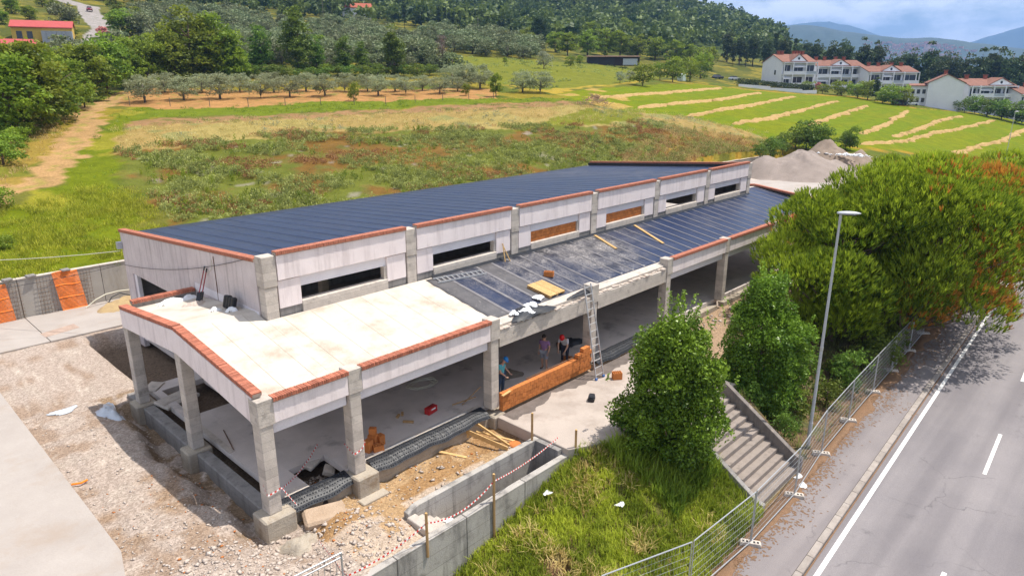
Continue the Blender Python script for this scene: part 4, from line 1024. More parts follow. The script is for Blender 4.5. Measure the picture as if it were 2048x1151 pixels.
# floor clutter
tb = empty('toolbox', (7.88,1.64,.0), .18, 'red toolbox on the concrete floor inside the second bay', 'toolbox')
MB().box((-.27,-.13,0),(.27,.13,.2)).build('body', M['red'], tb, bevel=.015); MB().box((-.275,-.135,.201),(.275,.135,.27)).build('lid', M['red'], tb, bevel=.02)
MB().box((-.12,-.145,.17),(.12,-.136,.23)).build('latch', M['plastic_white'], tb); MB().tube([(-.12,0,.27),(-.12,0,.32),(.12,0,.32),(.12,0,.27)], .012, 6).build('handle', M['black'], tb)
g = 'wood offcuts on the floor'
for (x, y, a, L, lab) in ((6.72,2.3,.6,.25,'left of two short upright wood offcuts on the floor'), (6.95,2.32,.9,.25,'right of two short upright wood offcuts on the floor'), (6.7,1.62,-.9,.42,'wood offcut lying nearest the floor edge by the toolbox')):
    tag(MB().cbox((x,y,.045),(L,.09,.08),RZ(a)).build('wood_offcut', M['wood_old']), lab, 'offcut', g)
co = MB(); pts_ = []
for i in range(90): t = i/90*2*math.pi*4.2; r_ = .38+.10*math.sin(i*.7)+i*.001; pts_.append((9.3+r_*1.4*math.cos(t), 3.95+r_*math.sin(t), .03+.0006*i))
tag(co.tube(pts_, .016, 5).build('hose_coil', M['cable_white']), 'coil of thin pale hose on the floor inside the second bay', 'hose')
bx = empty('black_case', (13.57,-2.2,-.2), .5, 'small black tool case standing alone on the pale terrace', 'case')
MB().box((-.2,-.14,0),(.2,.14,.17)).build('body', M['black'], bx, bevel=.03); MB().box((-.19,-.13,.171),(.19,.13,.26)).build('lid', M['black_sheet'], bx, bevel=.04); MB().box((-.06,-.15,.12),(.06,-.139,.2)).build('latch', M['lap'], bx)
crumple('black_foil', 17.6, 2.3, .0, 1.7, 1.0, .28, M['black_sheet'], 41, 'crumpled black foil on the floor behind the ladder', 'foil')
crumple('mortar_heap', 12.6, 1.9, -.01, 1.6, 1.0, .22, surf('sand_heap', (0.20,0.17,0.14)), 42, 'dark heap of mortar sand on the floor behind the new block wall', 'mortar heap')
crumple('plastic_film', -1.15, 11.2, -.12, .75, 2.0, .32, M['film'] if 'film' in M else M.setdefault('film', plain('film', (0.52,0.56,0.62), .25)), 43, 'bluish plastic film bag lying on the gravel beside the porch', 'plastic film', n=14)
crumple('plastic_film', -2.4, 12.6, .0, .9, .5, .08, M['film'], 44, 'thin scrap of clear film on the sunlit gravel', 'plastic film')
tag(MB().tube([(-3.75,6.35,.03),(-3.5,6.2,.04),(-3.3,6.28,.03)], .035, 7).build('orange_pipe', M['orange']), 'short orange pipe piece on the gravel by the concrete pad', 'pipe')
def rod(name, pts_, r, mat, lab, cat, group=None): return tag(MB().tube(pts_, r, 5).build(name, mat), lab, cat, group)
rod('loose_rod', [(1.0,4.6,.03),(1.4,6.3,.02)], .02, M['rust'], 'thin rusty rod lying on the floor slab beside the middle end column', 'rod')
# bricks and broken slab near the floor hole
for i, (x, y, z, w, d, h_, a, t_) in enumerate(((1.3,10.5,-.05,1.6,.9,.14,.3,.12),(1.0,12.3,.02,.9,.6,.12,.8,.1),(2.6,1.95,-.12,.7,.4,.16,.5,.3),(2.95,1.4,-.35,.5,.4,.2,.9,.4))):
    tag(MB().cbox((x,y,z),(w,d,h_),RZ(a) @ RX(t_)).build('broken_slab', M['concrete'], bevel=.03), ['broken concrete slab tilted over the hole by the end columns','small broken slab at the far edge of the floor','broken concrete lump at the back of the corner floor pit','broken concrete lump deep in the corner floor pit'][i], 'slab')
crumple('concrete_spill', .35, -1.05, -.78, 1.1, .8, .34, M['footing'], 51, 'pale lump of spilled concrete against the corner footing', 'concrete lump', n=14)
so = tag(MB().cbox((1.55,-.55,-.52),(1.35,.8,.30),RZ(-.35) @ RX(.16)).build('earth_slab', M['gravel_slab'] if 'gravel_slab' in M else M.setdefault('gravel_slab', surf('gravel_slab', (0.44,0.33,0.24), (0.36,0.26,0.18), scale=3, bump=.6, bscale=25)), bevel=.08), 'tilted slab of earth and broken paving in front of the corner column', 'slab')

# trench timber
for i, (a, c, w, h_, lab) in enumerate((((8.35,.10,-.45),(8.75,-1.85,-.66),.04,.2,'long formwork plank on edge in the trench, nearest the columns'), ((8.9,.1,-.30),(8.95,-1.75,-.62),.06,.10,'thin yellow batten across the trench beside the formwork plank'),
        ((6.85,-.05,-.68),(7.3,-1.1,-.70),.12,.05,'short board lying on the trench soil'), ((8.4,.05,-.75),(8.45,.1,-.25),.16,.05,'upright wooden post at the trench edge'), ((8.75,-.1,-.55),(9.4,-1.6,-.66),.10,.04,'slanting batten at the right end of the trench'))):
    tag(MB().bar(a, c, w, h_).build('trench_plank', M['wood']), lab, 'plank', 'formwork timber in the trench')
tag(MB().lathe((9.25,-1.75,-.72),[(.26,0),(.26,.05),(.2,.09)],14).build('orange_disc', M['block']), 'round orange plastic disc at the right end of the trench', 'disc')
tag(MB().bar((10.05,-.3,.62),(10.65,-.18,.60),.10,.03).build('plank_end', M['wood']), 'short plank end sticking out over the new block wall', 'plank')
for a, c, lab in (((9.2,1.2,.01),(9.65,.55,.9),'longer of two laths leaning inside the third column'), ((8.9,1.5,.01),(9.7,.9,.3),'lower of two laths leaning inside the third column')):
    tag(MB().bar(a, c, .05, .03).build('lath', M['wood_old']), lab, 'lath', 'laths inside the third column')

# stakes and warning tape
STK = [((2.93,-4.05,-1.0), .55, 'leftmost wooden stake on the retaining wall'), ((5.80,-4.05,-1.85), .57, 'middle tall wooden stake on the retaining wall above the grass'), ((10.06,-4.12,-.8), .52, 'wooden stake at the corner where the terrace meets the retaining wall'), ((9.42,-2.5,-.28), .86, 'wooden stake on the stairwell wall beside the terrace')]
for p, zt, lab in STK:
    s_ = empty('stake', p, 0, lab, 'stake', 'wooden stakes holding warning tape')
    part(s_, 'shaft', MB().tube([p, (p[0],p[1],zt)], .045, 8), M['wood_old']); part(s_, 'sawn_top', MB().lathe((p[0],p[1],zt),[(.046,0),(.04,.012)],8), M['wood'])
def tape(pts_, label, seg=.075, w=.048):
    """striped plastic tape: alternating red and white stretches along a sagging line"""
    P = [Vector(p) for p in pts_]; L = [0]
    for a, c in zip(P[:-1], P[1:]): L.append(L[-1]+(c-a).length)
    def at(t):
        t = min(max(t, 0), L[-1])
        for i in range(len(P)-1):
            if t <= L[i+1] or i == len(P)-2: return P[i].lerp(P[i+1], (t-L[i])/max(1e-6, L[i+1]-L[i]))
    o = empty('warning_tape', P[0], 0, label, 'tape', 'red and white warning tape')
    ms = (MB(), MB()); t = 0; i = 0
    while t < L[-1]:
        a, c = at(t), at(t+seg); tw = .5*math.sin(t*1.7); up = Vector((0.3*math.sin(tw), .3*math.cos(tw), 1)).normalized()*w/2; nrm = (c-a).cross(up)
        nrm = nrm.normalized()*.0015 if nrm.length > 0 else Vector((0,0.0015,0))
        ms[i % 2].add([a-up+nrm, c-up+nrm, c+up+nrm, a+up+nrm, a-up-nrm, c-up-nrm, c+up-nrm, a+up-nrm], [(0,1,2,3),(7,6,5,4),(0,4,5,1),(2,6,7,3)]); t += seg; i += 1
    tag(part(o, 'red_bands', ms[0], M['tape_red']), kind='stuff'); tag(part(o, 'white_bands', ms[1], M['tape_white']), kind='stuff')
def sag(a, c, s=.12, n=8): a, c = Vector(a), Vector(c); return [a.lerp(c, i/n) - Vector((0,0,4*s*(i/n)*(1-i/n))) for i in range(n+1)]
tape(sag((2.93,-4.05,.2),(5.8,-4.05,.30),.35)+sag((5.8,-4.05,.30),(9.9,-3.4,.0),.14)[1:], 'striped tape running between the stakes along the stairwell')
tape(sag((2.93,-4.05,.2),(.4,-3.6,-.42),.15)+sag((.4,-3.6,-.42),(.7,-1.6,-.45),.05)[1:], 'striped tape trailing over the rubble from the leftmost stake')
tape(sag((-.01,.2,1.0),(-.02,-.03,.72),.02)+sag((-.02,-.03,.72),(.46,-.03,.80),.02)[1:]+sag((.46,-.03,.80),(.9,-.05,-.05),.02)[1:], 'striped tape wrapped round the corner column and hanging down')
tape(sag((.46,.5,.35),(3.1,2.3,.30),.25), 'striped tape around the corner floor pit')
tape([(3.1,.5,1.02),(3.12,-.03,.80),(3.4,-.04,.86),(3.61,-.03,1.05),(3.62,.5,1.2)], 'striped tape tied round the second column')

# tubular barrier at the lower edge
br = empty('steel_barrier', (-.5,-3.65,-.5), 0, 'galvanised tubular barrier at the lower edge of the rubble', 'barrier')
for z in (.52,.38,-.35): part(br, 'rail', MB().tube([(.2,-3.7,z),(-1.9,-3.58,z)], .025, 8), M['galv'])
for x, y in ((.2,-3.7),(-1.9,-3.58)): part(br, 'post', MB().tube([(x,y,-.52),(x,y,.52)], .028, 8), M['galv'])
for i in range(1, 12): part(br, 'bar', MB().tube([(.2-.175*i,-3.7+.01*i,-.34),(.2-.175*i,-3.7+.01*i,.38)], .01, 5), M['galv'])

# mesh site fence with concrete feet
FN = [(5.2,-8.85),(8.35,-9.98),(12.17,-10.22),(16.06,-10.18),(19.92,-9.78),(23.83,-9.6),(27.9,-9.45),(31.5,-9.32),(35.4,-9.2),(39.2,-9.05)]
ordn = ['first','second','third','fourth','fifth','sixth','seventh','eighth','ninth','tenth']
for i in range(len(FN)-1):
    a, c = Vector((*FN[i], -2.33)), Vector((*FN[i+1], -2.33)); d = (c-a).normalized(); a2, c2 = a+d*.05, c-d*.05
    where = 'along the grassy bank' if i < 2 else ('at the foot of the stairs' if i < 4 else 'under the pine trees')
    o = empty('site_fence', a, 0, f'{ordn[i]} wire mesh fence panel from the left, {where}', 'fence', 'temporary fence panels along the pavement')
    up = Vector((0,0,2.0))
    part(o, 'top_rail', MB().tube([a2+up, c2+up], .021, 6), M['galv']); part(o, 'bottom_rail', MB().tube([a2, c2], .021, 6), M['galv'])
    part(o, 'post', MB().tube([a2-Vector((0,0,.15)), a2+up], .021, 6), M['galv']); part(o, 'post', MB().tube([c2-Vector((0,0,.15)), c2+up], .021, 6), M['galv'])
    wm = MB()
    for z in (.25,.5,.75,1.0,1.25,1.5,1.75): wm.tube([a2+Vector((0,0,z)), c2+Vector((0,0,z))], .0045, 4, False)
    nv = 26
    for j in range(1, nv): p = a2.lerp(c2, j/nv); wm.tube([p, p+up], .0028, 4, False)
    tag(part(o, 'wire_mesh', wm, M['galv']), kind='stuff')
for i, (x, y) in enumerate(FN):
    if i == 0: continue
    o = empty('ballast_block', (x, y, -2.47), R(-62), f'concrete fence foot under the {ordn[i]} fence post from the left', 'fence foot', 'concrete feet of the mesh fence')
    zf = -.02 if y > ry(x,-10.3) else 0
    MB().prism([(-.36,-.11,zf),(.36,-.11,zf),(.36,-.11,.08),(.32,-.09,.14),(-.32,-.09,.14),(-.36,-.11,.08)], (0,.22,0)).build('block', M['concrete'], o, bevel=.012)
    for xx in (-.24,-.12,.12,.24): MB().box((xx-.035,-.05,.1405),(xx+.035,.05,.144)).build('socket', M['black'], o)
# street lamps
def street_lamp(x, y, z0, hgt, label, ang):
    o = empty('street_lamp', (x,y,z0), ang, label, 'street lamp', 'street lamps along the road')
    MB().tube([(0,0,0),(0,0,1.2)], .085, 12).build('base_section', M['lamp_grey'], o); MB().tube([(0,0,1.2),(0,0,4.6),(0,0,hgt)], [.072,.06,.045], 12).build('pole', M['lamp_grey'], o, smooth=False)
    MB().tube([(0,0,4.55),(0,0,4.7)], .072, 12).build('collar', M['galv'], o); MB().tube([(0,0,hgt-.3),(0,0,hgt+.06)], .055, 10).build('neck', M['galv'], o)
    prof = []
    V = []; nn = 12; xsn = np.linspace(0, 1, 11)
    for t in xsn:
        xx = -.14 + t*.86; wv = .15*(math.sin(math.pi*min(1, (t+.10)/1.12))**.6) + .01; hv = .085*(math.sin(math.pi*min(1,(t+.14)/1.16))**.6) + .01
        for j in range(nn): q = 2*math.pi*j/nn; V.append((xx, wv*math.cos(q), hgt+.10+.02*t+hv*math.sin(q)*(1.0 if math.sin(q) > 0 else .55)))
    Fc = [(i*nn+j, i*nn+(j+1) % nn, (i+1)*nn+(j+1) % nn, (i+1)*nn+j) for i in range(10) for j in range(nn)] + [tuple(range(nn))[::-1], tuple(10*nn+j for j in range(nn))]
    hd = MB().add(V, Fc).build('lamp_head', M['lamp_grey'], o, smooth=True)
    MB().box((.12,-.10,hgt+.045),(.52,.10,hgt+.062)).build('lens', M['glass_dark'], hd)
    return o
street_lamp(20.15, -9.12, -2.45, 10.25, 'tall grey street lamp in front of the nearest pine', R(-62))
street_lamp(164.0, 6.0, h1(164,6)-.1, 9.5, 'distant grey street lamp at the right edge of the mown field', R(-62))

# litter and small stuff
g = 'white litter by the fence'
for (x, y, z, w, lab) in ((17.05,-10.1,-2.46,.45,'white plastic scrap on the pavement below the stairs'), (17.6,-9.78,-2.46,.4,'white plastic scrap at the foot of the stairs'), (8.0,-4.5,bank_z(8.0,-4.5)+.25,.3,'white paper caught in the grass near the retaining wall'), (9.5,-6.6,bank_z(9.5,-6.6)+.25,.32,'white paper lying in the middle of the grassy bank'), (4.6,-3.1,-1.05,.3,'white paper on the sunken stair')):
    crumple('litter', x, y, z, w, w*.7, .06, M['plastic_white'], int(x*10), lab, 'litter', n=6)
# back wall: orange safety net, rebar mats, hoses
def net(x0, x1, z0, z1, y, sheer, label):
    o = empty('safety_net', (x0, y, z0), 0, label, 'net', 'orange safety nets on the back wall'); b = MB()
    W_, H_ = x1-x0, z1-z0
    pt = lambda u, v: (x0+u*W_+sheer*(1-v), y-.12*(1-v)-.02+.02*math.sin(u*9+v*5), z0+v*H_+.05*math.sin(u*6)*v)
    n1_, n2_ = int(W_/.06), int(H_/.07)
    for i in range(n1_+1): b.tube([pt(i/n1_, k/6) for k in range(7)], .010, 4, False)
    for j in range(n2_+1): b.tube([pt(k/6, j/n2_) for k in range(7)], .013, 4, False)
    tag(part(o, 'netting', b, M['orange']), kind='stuff')
    for v in (0,.33,.66,1): part(o, 'band', MB().tube([pt(k/6, v) for k in range(7)], .028, 4), M['orange'])
net(-3.4, -1.15, -.05, 2.15, 27.0, .12, 'orange plastic safety net at the left edge of the back wall')
net(1.08, 2.35, .06, 2.3, 27.0, .18, 'orange plastic safety net hung in the middle of the back wall')
def mat_rebar(x0, x1, z0, z1, y, label):
    o = empty('rebar_mat', (x0, y, z0), 0, label, 'rebar mat', 'rebar mats on the back wall'); b = MB()
    for i in range(int((x1-x0)/.16)+1): b.tube([(x0+i*.16,y-.1,z0),(x0+i*.16+.05,y,z1)], .008, 4, False)
    for j in range(int((z1-z0)/.2)+1): b.tube([(x0,y-.1+.1*j*.2/(z1-z0),z0+j*.2),(x1,y-.1+.1*j*.2/(z1-z0),z0+j*.2)], .008, 4, False)
    tag(part(o, 'bars', b, M['rust']), kind='stuff')
mat_rebar(-1.1, -.5, 0.06, 2.1, 26.98, 'rusty rebar mat right of the left safety net'); mat_rebar(.25, 1.05, 0.06, 2.2, 26.98, 'rusty rebar mat left of the middle safety net'); mat_rebar(2.45, 3.0, .06, 2.2, 26.98, 'rusty rebar mat right of the middle safety net')
for x, lab in ((-1.0,'dark weight on the wall top right of the left net'), (.1,'dark weight on the wall top between the nets'), (1.8,'dark weight on the wall top above the middle net')):
    tag(MB().cbox((x,27.1,2.36),(.45,.4,.1),RZ(.1)).build('wall_weight', M['concrete_dark'], bevel=.02), lab, 'weight', 'weights on the back wall')
rod('hose_arch', [(2.3,26.4,.06),(2.9,26.45,.42),(3.5,26.5,.62),(4.2,26.5,.66),(4.9,26.5,.60),(5.4,26.4,.1)], .04, M['cable_white'], 'pale hose arching over the soil by the back wall', 'hose')
rod('hose_arch', [(3.3,26.0,.05),(3.7,26.2,.45),(4.2,26.3,.58),(4.8,26.2,.3),(5.0,26.1,.05)], .035, M['cable_dark'], 'dark hose arching over the soil by the back wall', 'hose')
crumple('earth_heap', 4.3, 25.2, -.02, 3.0, 2.6, .55, surf('earth', (0.42,0.30,0.15), (0.34,0.24,0.13), scale=3, bump=.6, bscale=20), 61, 'tan earth heap in the corner of the back wall', 'earth heap', n=16)
rod('white_cable', sag((2.9,20.3,4.45),(-9,37,3.6),.5,10), .018, M['cable_white'], 'pale cable strung from the building corner to the left', 'cable')
rod('dark_cable', sag((2.95,5.9,6.62),(2.9,20.2,3.75),.35,10)+sag((2.9,20.2,3.75),(-6,27.0,2.3),.25,8)[1:], .012, M['cable_dark'], 'thin dark cable running along the end wall to the back wall', 'cable')

# stones: scattered rubble, one mass
def rocks(n, fx, smin, smax, seed, zf):
    r = np.random.default_rng(seed)
    base = np.array([(1,0,0),(-1,0,0),(0,1,0),(0,-1,0),(0,0,.8),(0,0,-.5),(.7,.7,.3),(-.6,.7,.2),(.6,-.7,.3),(-.7,-.6,.35)], float)
    tri = np.array([(4,0,6),(4,6,2),(4,2,7),(4,7,1),(4,1,9),(4,9,3),(4,3,8),(4,8,0),(0,8,5),(0,5,6),(6,5,2),(2,5,7),(7,5,1),(1,5,9),(9,5,3),(3,5,8)])
    VV, FF = [], []; XY = fx(r, n); S = smin*(smax/smin)**(r.random(len(XY))**2.2)
    for k, (x, y) in enumerate(XY):
        s = S[k]; v = base*s*r.uniform(.6,1.25,(10,1))*r.uniform(.55,1.2,(1,3)); a = r.uniform(0,6.28); c, s2 = math.cos(a), math.sin(a)
        v = np.c_[v[:,0]*c-v[:,1]*s2, v[:,0]*s2+v[:,1]*c, v[:,2]*.8]
        VV.append(v + np.array([x, y, zf(x, y)+s*.15])); FF.append(tri+10*k)
    return np_mesh('rubble', np.concatenate(VV), np.concatenate(FF))
def fx_left(r, n):
    P = np.c_[r.uniform(-3.7,-.2,n), r.uniform(-3.6,13,n)]; keep = r.random(n) < np.where(P[:,1] < 3, 1, .35); return P[keep]
def fx_front(r, n): 
    P = np.c_[r.uniform(-3.6,9.4,n), r.uniform(-3.6,.0,n)]; keep = (P[:,1] > -2.3) | (P[:,0] < 3.2); keep &= r.random(n) < np.where(P[:,0] < 3.0, 1, .22); return P[keep]
tag(link('rubble', rocks(3000, fx_left, .012, .075, 5, sz), M['stone']), 'scattered pale stones on the ground left of the building', kind='stuff')
tag(link('rubble', rocks(4200, fx_front, .014, .12, 6, sz), M['stone']), 'pale broken stones in the trench and along the front of the site', kind='stuff')
tag(link('rubble', rocks(420, lambda r, n: np.c_[r.uniform(-3.6,9,n), r.uniform(-3.5,5,n)], .02, .07, 7, sz), M['block']), 'orange brick fragments among the rubble', kind='stuff')
tag(link('rubble', rocks(900, lambda r, n: np.c_[r.uniform(19.5,44,n), r.uniform(-1.5,-.1,n)], .03, .14, 8, lambda x, y: -.55), M['stone']), 'stones along the foot of the building behind the laurels', kind='stuff')
tag(link('rubble', rocks(160, lambda r, n: np.c_[1.2+r.random(n)*1.9, .5+r.random(n)*1.5], .04, .16, 9, sz), M['stone']), 'broken stones at the bottom of the corner floor pit', kind='stuff')

# gravel heaps in the yard
def heap(name, cx, cy, rx, ry_, hgt, mat, seed, label, peaks):
    U, A = np.meshgrid(np.linspace(0,1,26), np.linspace(0,2*math.pi,72,endpoint=False), indexing='ij')
    X = cx + rx*U*np.cos(A)*(1+.12*np.sin(A*3+seed)); Y = cy + ry_*U*np.sin(A)*(1+.12*np.sin(A*2+seed))
    Z = np.zeros(X.shape)
    for px, py, ph, pr in peaks: Z = np.maximum(Z, ph*np.clip(1-np.hypot(X-px, (Y-py))/pr, 0, 1)**.92)
    Z = Z*(1-U**6) + fbm(X, Y, 2.8, seed)*.55*(1-U) + fbm(X, Y, .8, seed+1)*.2*(1-U)
    i_ = np.arange(X.size).reshape(X.shape); j_ = np.roll(i_, -1, axis=1)
    F = np.stack([i_[:-1], i_[1:], j_[1:], j_[:-1]], -1).reshape(-1,4)
    return tag(link(name, np_mesh(name, np.stack([X,Y,Z-.02],-1).reshape(-1,3), F, smooth=True), mat), label, 'gravel heap', 'heaps at the end of the yard')
M['gravel_grey'] = surf('gravel_grey', (0.285,0.235,0.205), (0.225,0.183,0.158), scale=.8, bump=.7, bscale=14, fine=.25)
M['gravel_brown'] = surf('gravel_brown', (0.26,0.20,0.155), (0.21,0.16,0.12), scale=.8, bump=.7, bscale=14, fine=.25)
heap('gravel_heap', 89, 18.5, 9.5, 8, 4, M['gravel_grey'], 3, 'big grey gravel heap in the yard beyond the building', [(89,18.5,3.9,8.0),(85.5,22.5,3.1,6.0),(92,15.5,2.4,6)])
heap('gravel_heap', 98.5, 18, 6.5, 7, 4, M['gravel_brown'], 6, 'brown earth heap with white rubble behind the gravel heap', [(98.5,18.5,4.3,6.5),(100,14.5,3.2,5)])
tag(link('rubble', rocks(130, lambda r, n: np.c_[96.2+r.normal(0,.8,n), 15.2+r.normal(0,1.4,n)], .1, .42, 10, lambda x, y: 2.5), M['plastic_white']), 'white broken rubble spilled on the brown heap', kind='stuff')

# ------------------------------------------------------------------ vegetation
BROAD = [(9.1,72.4,8.4),(11.8,75.9,9.0),(15.2,80.8,7.9),(10.4,85.4,7.9),(19.8,90.5,6.5),(26.6,105.2,7.7),(31.9,114.1,8.7),(37.3,120.8,7.7),(41.9,122.9,8.4),(46.6,124.4,9.1),(51.7,125.6,12.7),(56.0,124.3,11.3),(60.5,126.0,6.1)]
TALL = [(67.8,129.1,10.6),(74.0,124.6,14.1),(78.4,124.3,8.4),(82.9,120.3,8.5),(87.9,120.6,7.2),(93.5,115.8,11.0)]
BARE = [(109.6,117.6,9.5)]
ORCH1 = [(32.8,100.1,4.2),(38.6,99.6,3.8),(43.8,97.9,4.1),(49.8,95.6,3.9),(54.2,93.8,3.7),(59.3,90.9,3.7),(66.6,85.4,3.4),(71.4,83.7,3.1),(76.4,80.2,3.1)]
ORCH2 = [(40.0,110.8,3.3),(45.7,109.1,3.2),(51.7,107.0,3.2),(56.2,103.0,3.3),(60.9,99.8,3.1),(66.0,94.9,3.2),(69.7,93.0,3.0),(73.5,89.6,2.8),(77.8,86.8,2.6),(81.2,80.7,2.6)]
YOUNG = [(58.6,81.2,3.3),(78.2,75.2,2.5)]
CONE = [(81.0,70.4,4.5)]
OLIVEBIG = [(87.6,85.6,4.7),(88.4,82.1,4.5),(89.8,72.1,3.9),(92.4,70.0,4.0),(89.8,91.7,4.1)]
BUSH = [(138.1,108.8,4.8),(158.2,116.0,3.5),(170.2,121.7,3.0),(135.1,81.8,2.8),(142.3,83.8,2.9),(138.6,77.6,5.9),(167.2,86.5,7.0),(185.2,91.3,7.9),(213.4,103.4,9.4),(167.5,90.8,5.4),(140.0,125.3,1.8),(70.7,127.0,2.5),(78.7,121.8,2.9),(91.7,119.1,2.4),(101.6,116.5,2.3),(64.5,128.5,2.5)]
MID = [(223.5,185.9,13.1),(197.8,170.4,8.1),(208.5,164.2,8.2),(202.3,152.9,8.8),(218.0,155.6,9.9),(231.8,157.2,11.5),(237.4,153.7,10.6),(244.7,150.0,9.7),(253.7,147.2,9.9),(250.3,135.4,10.0),(245.6,124.7,9.6),(256.3,123.9,9.5),(265.8,191.0,11.0),(326.4,213.1,11.6)]
DARK = [(299.7,137.9,13.8),(297.7,130.8,13.5),(304.7,127.7,14.9),(311.7,124.3,13.5),(319.0,120.1,13.6),(316.9,112.1,13.7),(319.6,105.0,15.3),(317.1,97.3,16.4),(323.7,93.5,15.5),(321.0,85.7,18.6),(327.4,81.8,18.6),(324.6,73.4,15.2),(331.0,69.1,16.6),(332.6,62.6,20.9),(323.7,56.8,16.4),(329.7,52.5,19.2),(335.5,49.1,17.9),(331.4,43.8,21.0),(337.2,39.5,22.9),(333.1,33.7,22.9),(338.6,30.3,22.8),(334.1,26.3,21.4),(339.6,22.9,20.4),(378.5,84.7,15.1),(382.6,67.9,16.8),(386.2,49.7,22.0),(376.8,150.3,11.9),(383.3,134.4,12.5),(389.5,117.7,14.8)]
CYP = [(287.5,128.8,10.8),(294.4,126.1,10.2),(346.6,118.4,13.4),(331.4,129.2,16.4),(343.0,127.6,14.7),(344.1,124.8,14.7),(217.3,243.3,12.8),(219.5,241.3,11.7),(223.0,242.3,10.5),(225.6,242.6,9.6),(228.5,212.1,11.0),(227.4,213.3,8.8),(201.9,249.5,13.2)]
HEDGE = [(92.8,24.8,3.2),(99.9,25.9,3.3),(105.2,26.1,3.5),(106.7,24.9,5.2),(107.3,23.3,4.3),(109.6,22.9,3.1),(89.0,24.7,2.3),(114.0,20.5,4.0),(113.3,21.0,3.0),(92.8,26.0,1.8)]
GARDEN = [(228.4,46.3,6.5),(228.6,49.2,4.2),(232.0,44.4,5.3),(233.8,52.9,8.3),(240.3,65.5,5.3),(238.0,59.6,5.4),(237.0,56.1,6.1),(238.4,71.1,3.6),(242.3,77.7,3.6),(247.9,38.2,2.4),(245.9,27.6,5.6),(244.5,24.1,5.3),(243.1,20.1,6.2),(241.6,16.2,6.3),(240.0,13.0,7.1),(245.4,30.2,4.4)]
LEFTBUSH = [(5.6,58.8,2.4),(7.0,63.1,2.2),(10.7,71.6,1.5),(2.1,43.7,1.7),(0.3,33.8,0.9),(17.5,84.4,2.7),(22.6,93.9,3.0),(8.7,67.9,1.9),(14.1,79.5,1.9)]
M['leaf_broad'] = leaf('leaf_broad', (0.055, 0.105, 0.01), (0.34, 0.43, 0.045), 0.42, .18, hue=.02)
M['leaf_dark'] = leaf('leaf_dark', (0.025, 0.05, 0.018), (0.11, 0.15, 0.045), .2, .2, hue=.02)
M['leaf_olive'] = leaf('leaf_olive', (0.14, 0.17, 0.075), (0.42, 0.45, 0.26), 0.28, .13, hue=.012)
M['leaf_pine'] = leaf('leaf_pine', (0.07, 0.13, 0.01), (0.44, 0.54, 0.04), 0.46, .08, hue=.008)
M['leaf_pine_dead'] = leaf('leaf_pine_dead', (0.3, 0.14, 0.02), (0.66, 0.3, 0.05), 0.4, .08)
M['leaf_laurel'] = leaf('leaf_laurel', (0.035, 0.085, 0.01), (0.24, 0.36, 0.032), 0.22, .1, .35, hue=.01)
M['leaf_forest'] = leaf('leaf_forest', (0.03, 0.065, 0.016), (0.2, 0.26, 0.055), 0.25, .1)
M['leaf_dead'] = leaf('leaf_dead', (0.18, 0.128, 0.112), (0.33, 0.24, 0.21), .1, .1)
M['leaf_pink'] = leaf('leaf_pink', (0.3, 0.135, 0.12), (0.825, 0.33, 0.36), .2, .1)
M['leaf_grass'] = leaf('leaf_grass', (0.19, 0.24, 0.02), (0.56, 0.6, 0.065), 0.42, .1)
M['leaf_straw'] = leaf('leaf_straw', (0.4, 0.28, 0.09), (0.75, 0.58, 0.26), .3, .1)
M['leaf_weed'] = leaf('leaf_weed', (0.14, 0.17, 0.045), (0.42, 0.46, 0.13), 0.32, .1)
M['leaf_rust'] = leaf('leaf_rust', (0.2, 0.08, 0.035), (0.42, 0.2, 0.09), .25, .1)
M['leaf_bright'] = leaf('leaf_bright', (0.11, 0.19, 0.02), (0.34, 0.44, 0.05), .35, .1)
M['leaf_sage'] = leaf('leaf_sage', (0.195, 0.225, 0.135), (0.405, 0.435, 0.285), .25, .1)

M['leaf_grove'] = leaf('leaf_grove', (0.085,0.115,0.042), (0.29,0.325,0.165), .25, .2, hue=.02)
M['leaf_tall'] = leaf('leaf_tall', (0.035, 0.075, 0.012), (0.23, 0.32, 0.045), 0.33, .15)
def unit(r, n):
    v = r.normal(size=(n,3)); return v/np.linalg.norm(v, axis=1, keepdims=True)
def leaves(P, size, r, axis=None, spread=1.0, aspect=.5):
    """diamond leaf quads at points P; long axis random or around 'axis'"""
    n = len(P); a = unit(r, n)
    if axis is not None: a = axis + a*spread; a /= np.linalg.norm(a, axis=1, keepdims=True)
    b = np.cross(a, unit(r, n)); b /= np.linalg.norm(b, axis=1, keepdims=True)+1e-9
    s = np.asarray(size).reshape(-1,1)*np.ones((n,1))
    V = np.stack([P-a*s*.5, P+b*s*aspect*.5, P+a*s*.5, P-b*s*aspect*.5], 1).reshape(-1,3)
    return V, np.arange(4*n).reshape(n,4)
def crown(r, clumps, per, rc, size, aspect=.6, flat=.8, tint_z=None):
    """clumps: (k,4) centre + radius factor. Leaves sit on the shell of each clump so lit tops and dark gaps show"""
    k = len(clumps); d = unit(r, k*per); d[:,2] = np.where(d[:,2] < -.45, -d[:,2]*.4, d[:,2])
    rad = rc*np.repeat(clumps[:,3], per)*(0.45+.55*r.random(k*per)**.5)
    P = np.repeat(clumps[:,:3], per, 0) + d*rad[:,None]*np.array([1,1,flat])
    ct = np.repeat(r.uniform(-.22,.22,k), per)
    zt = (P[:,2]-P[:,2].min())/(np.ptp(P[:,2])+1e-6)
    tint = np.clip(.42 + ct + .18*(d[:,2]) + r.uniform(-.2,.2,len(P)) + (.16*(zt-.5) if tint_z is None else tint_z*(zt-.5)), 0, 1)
    V, F = leaves(P, size*r.uniform(.7,1.3,len(P)), r, d*.6+np.array([0,0,.2]), 1.0, aspect)
    return V, F, tint
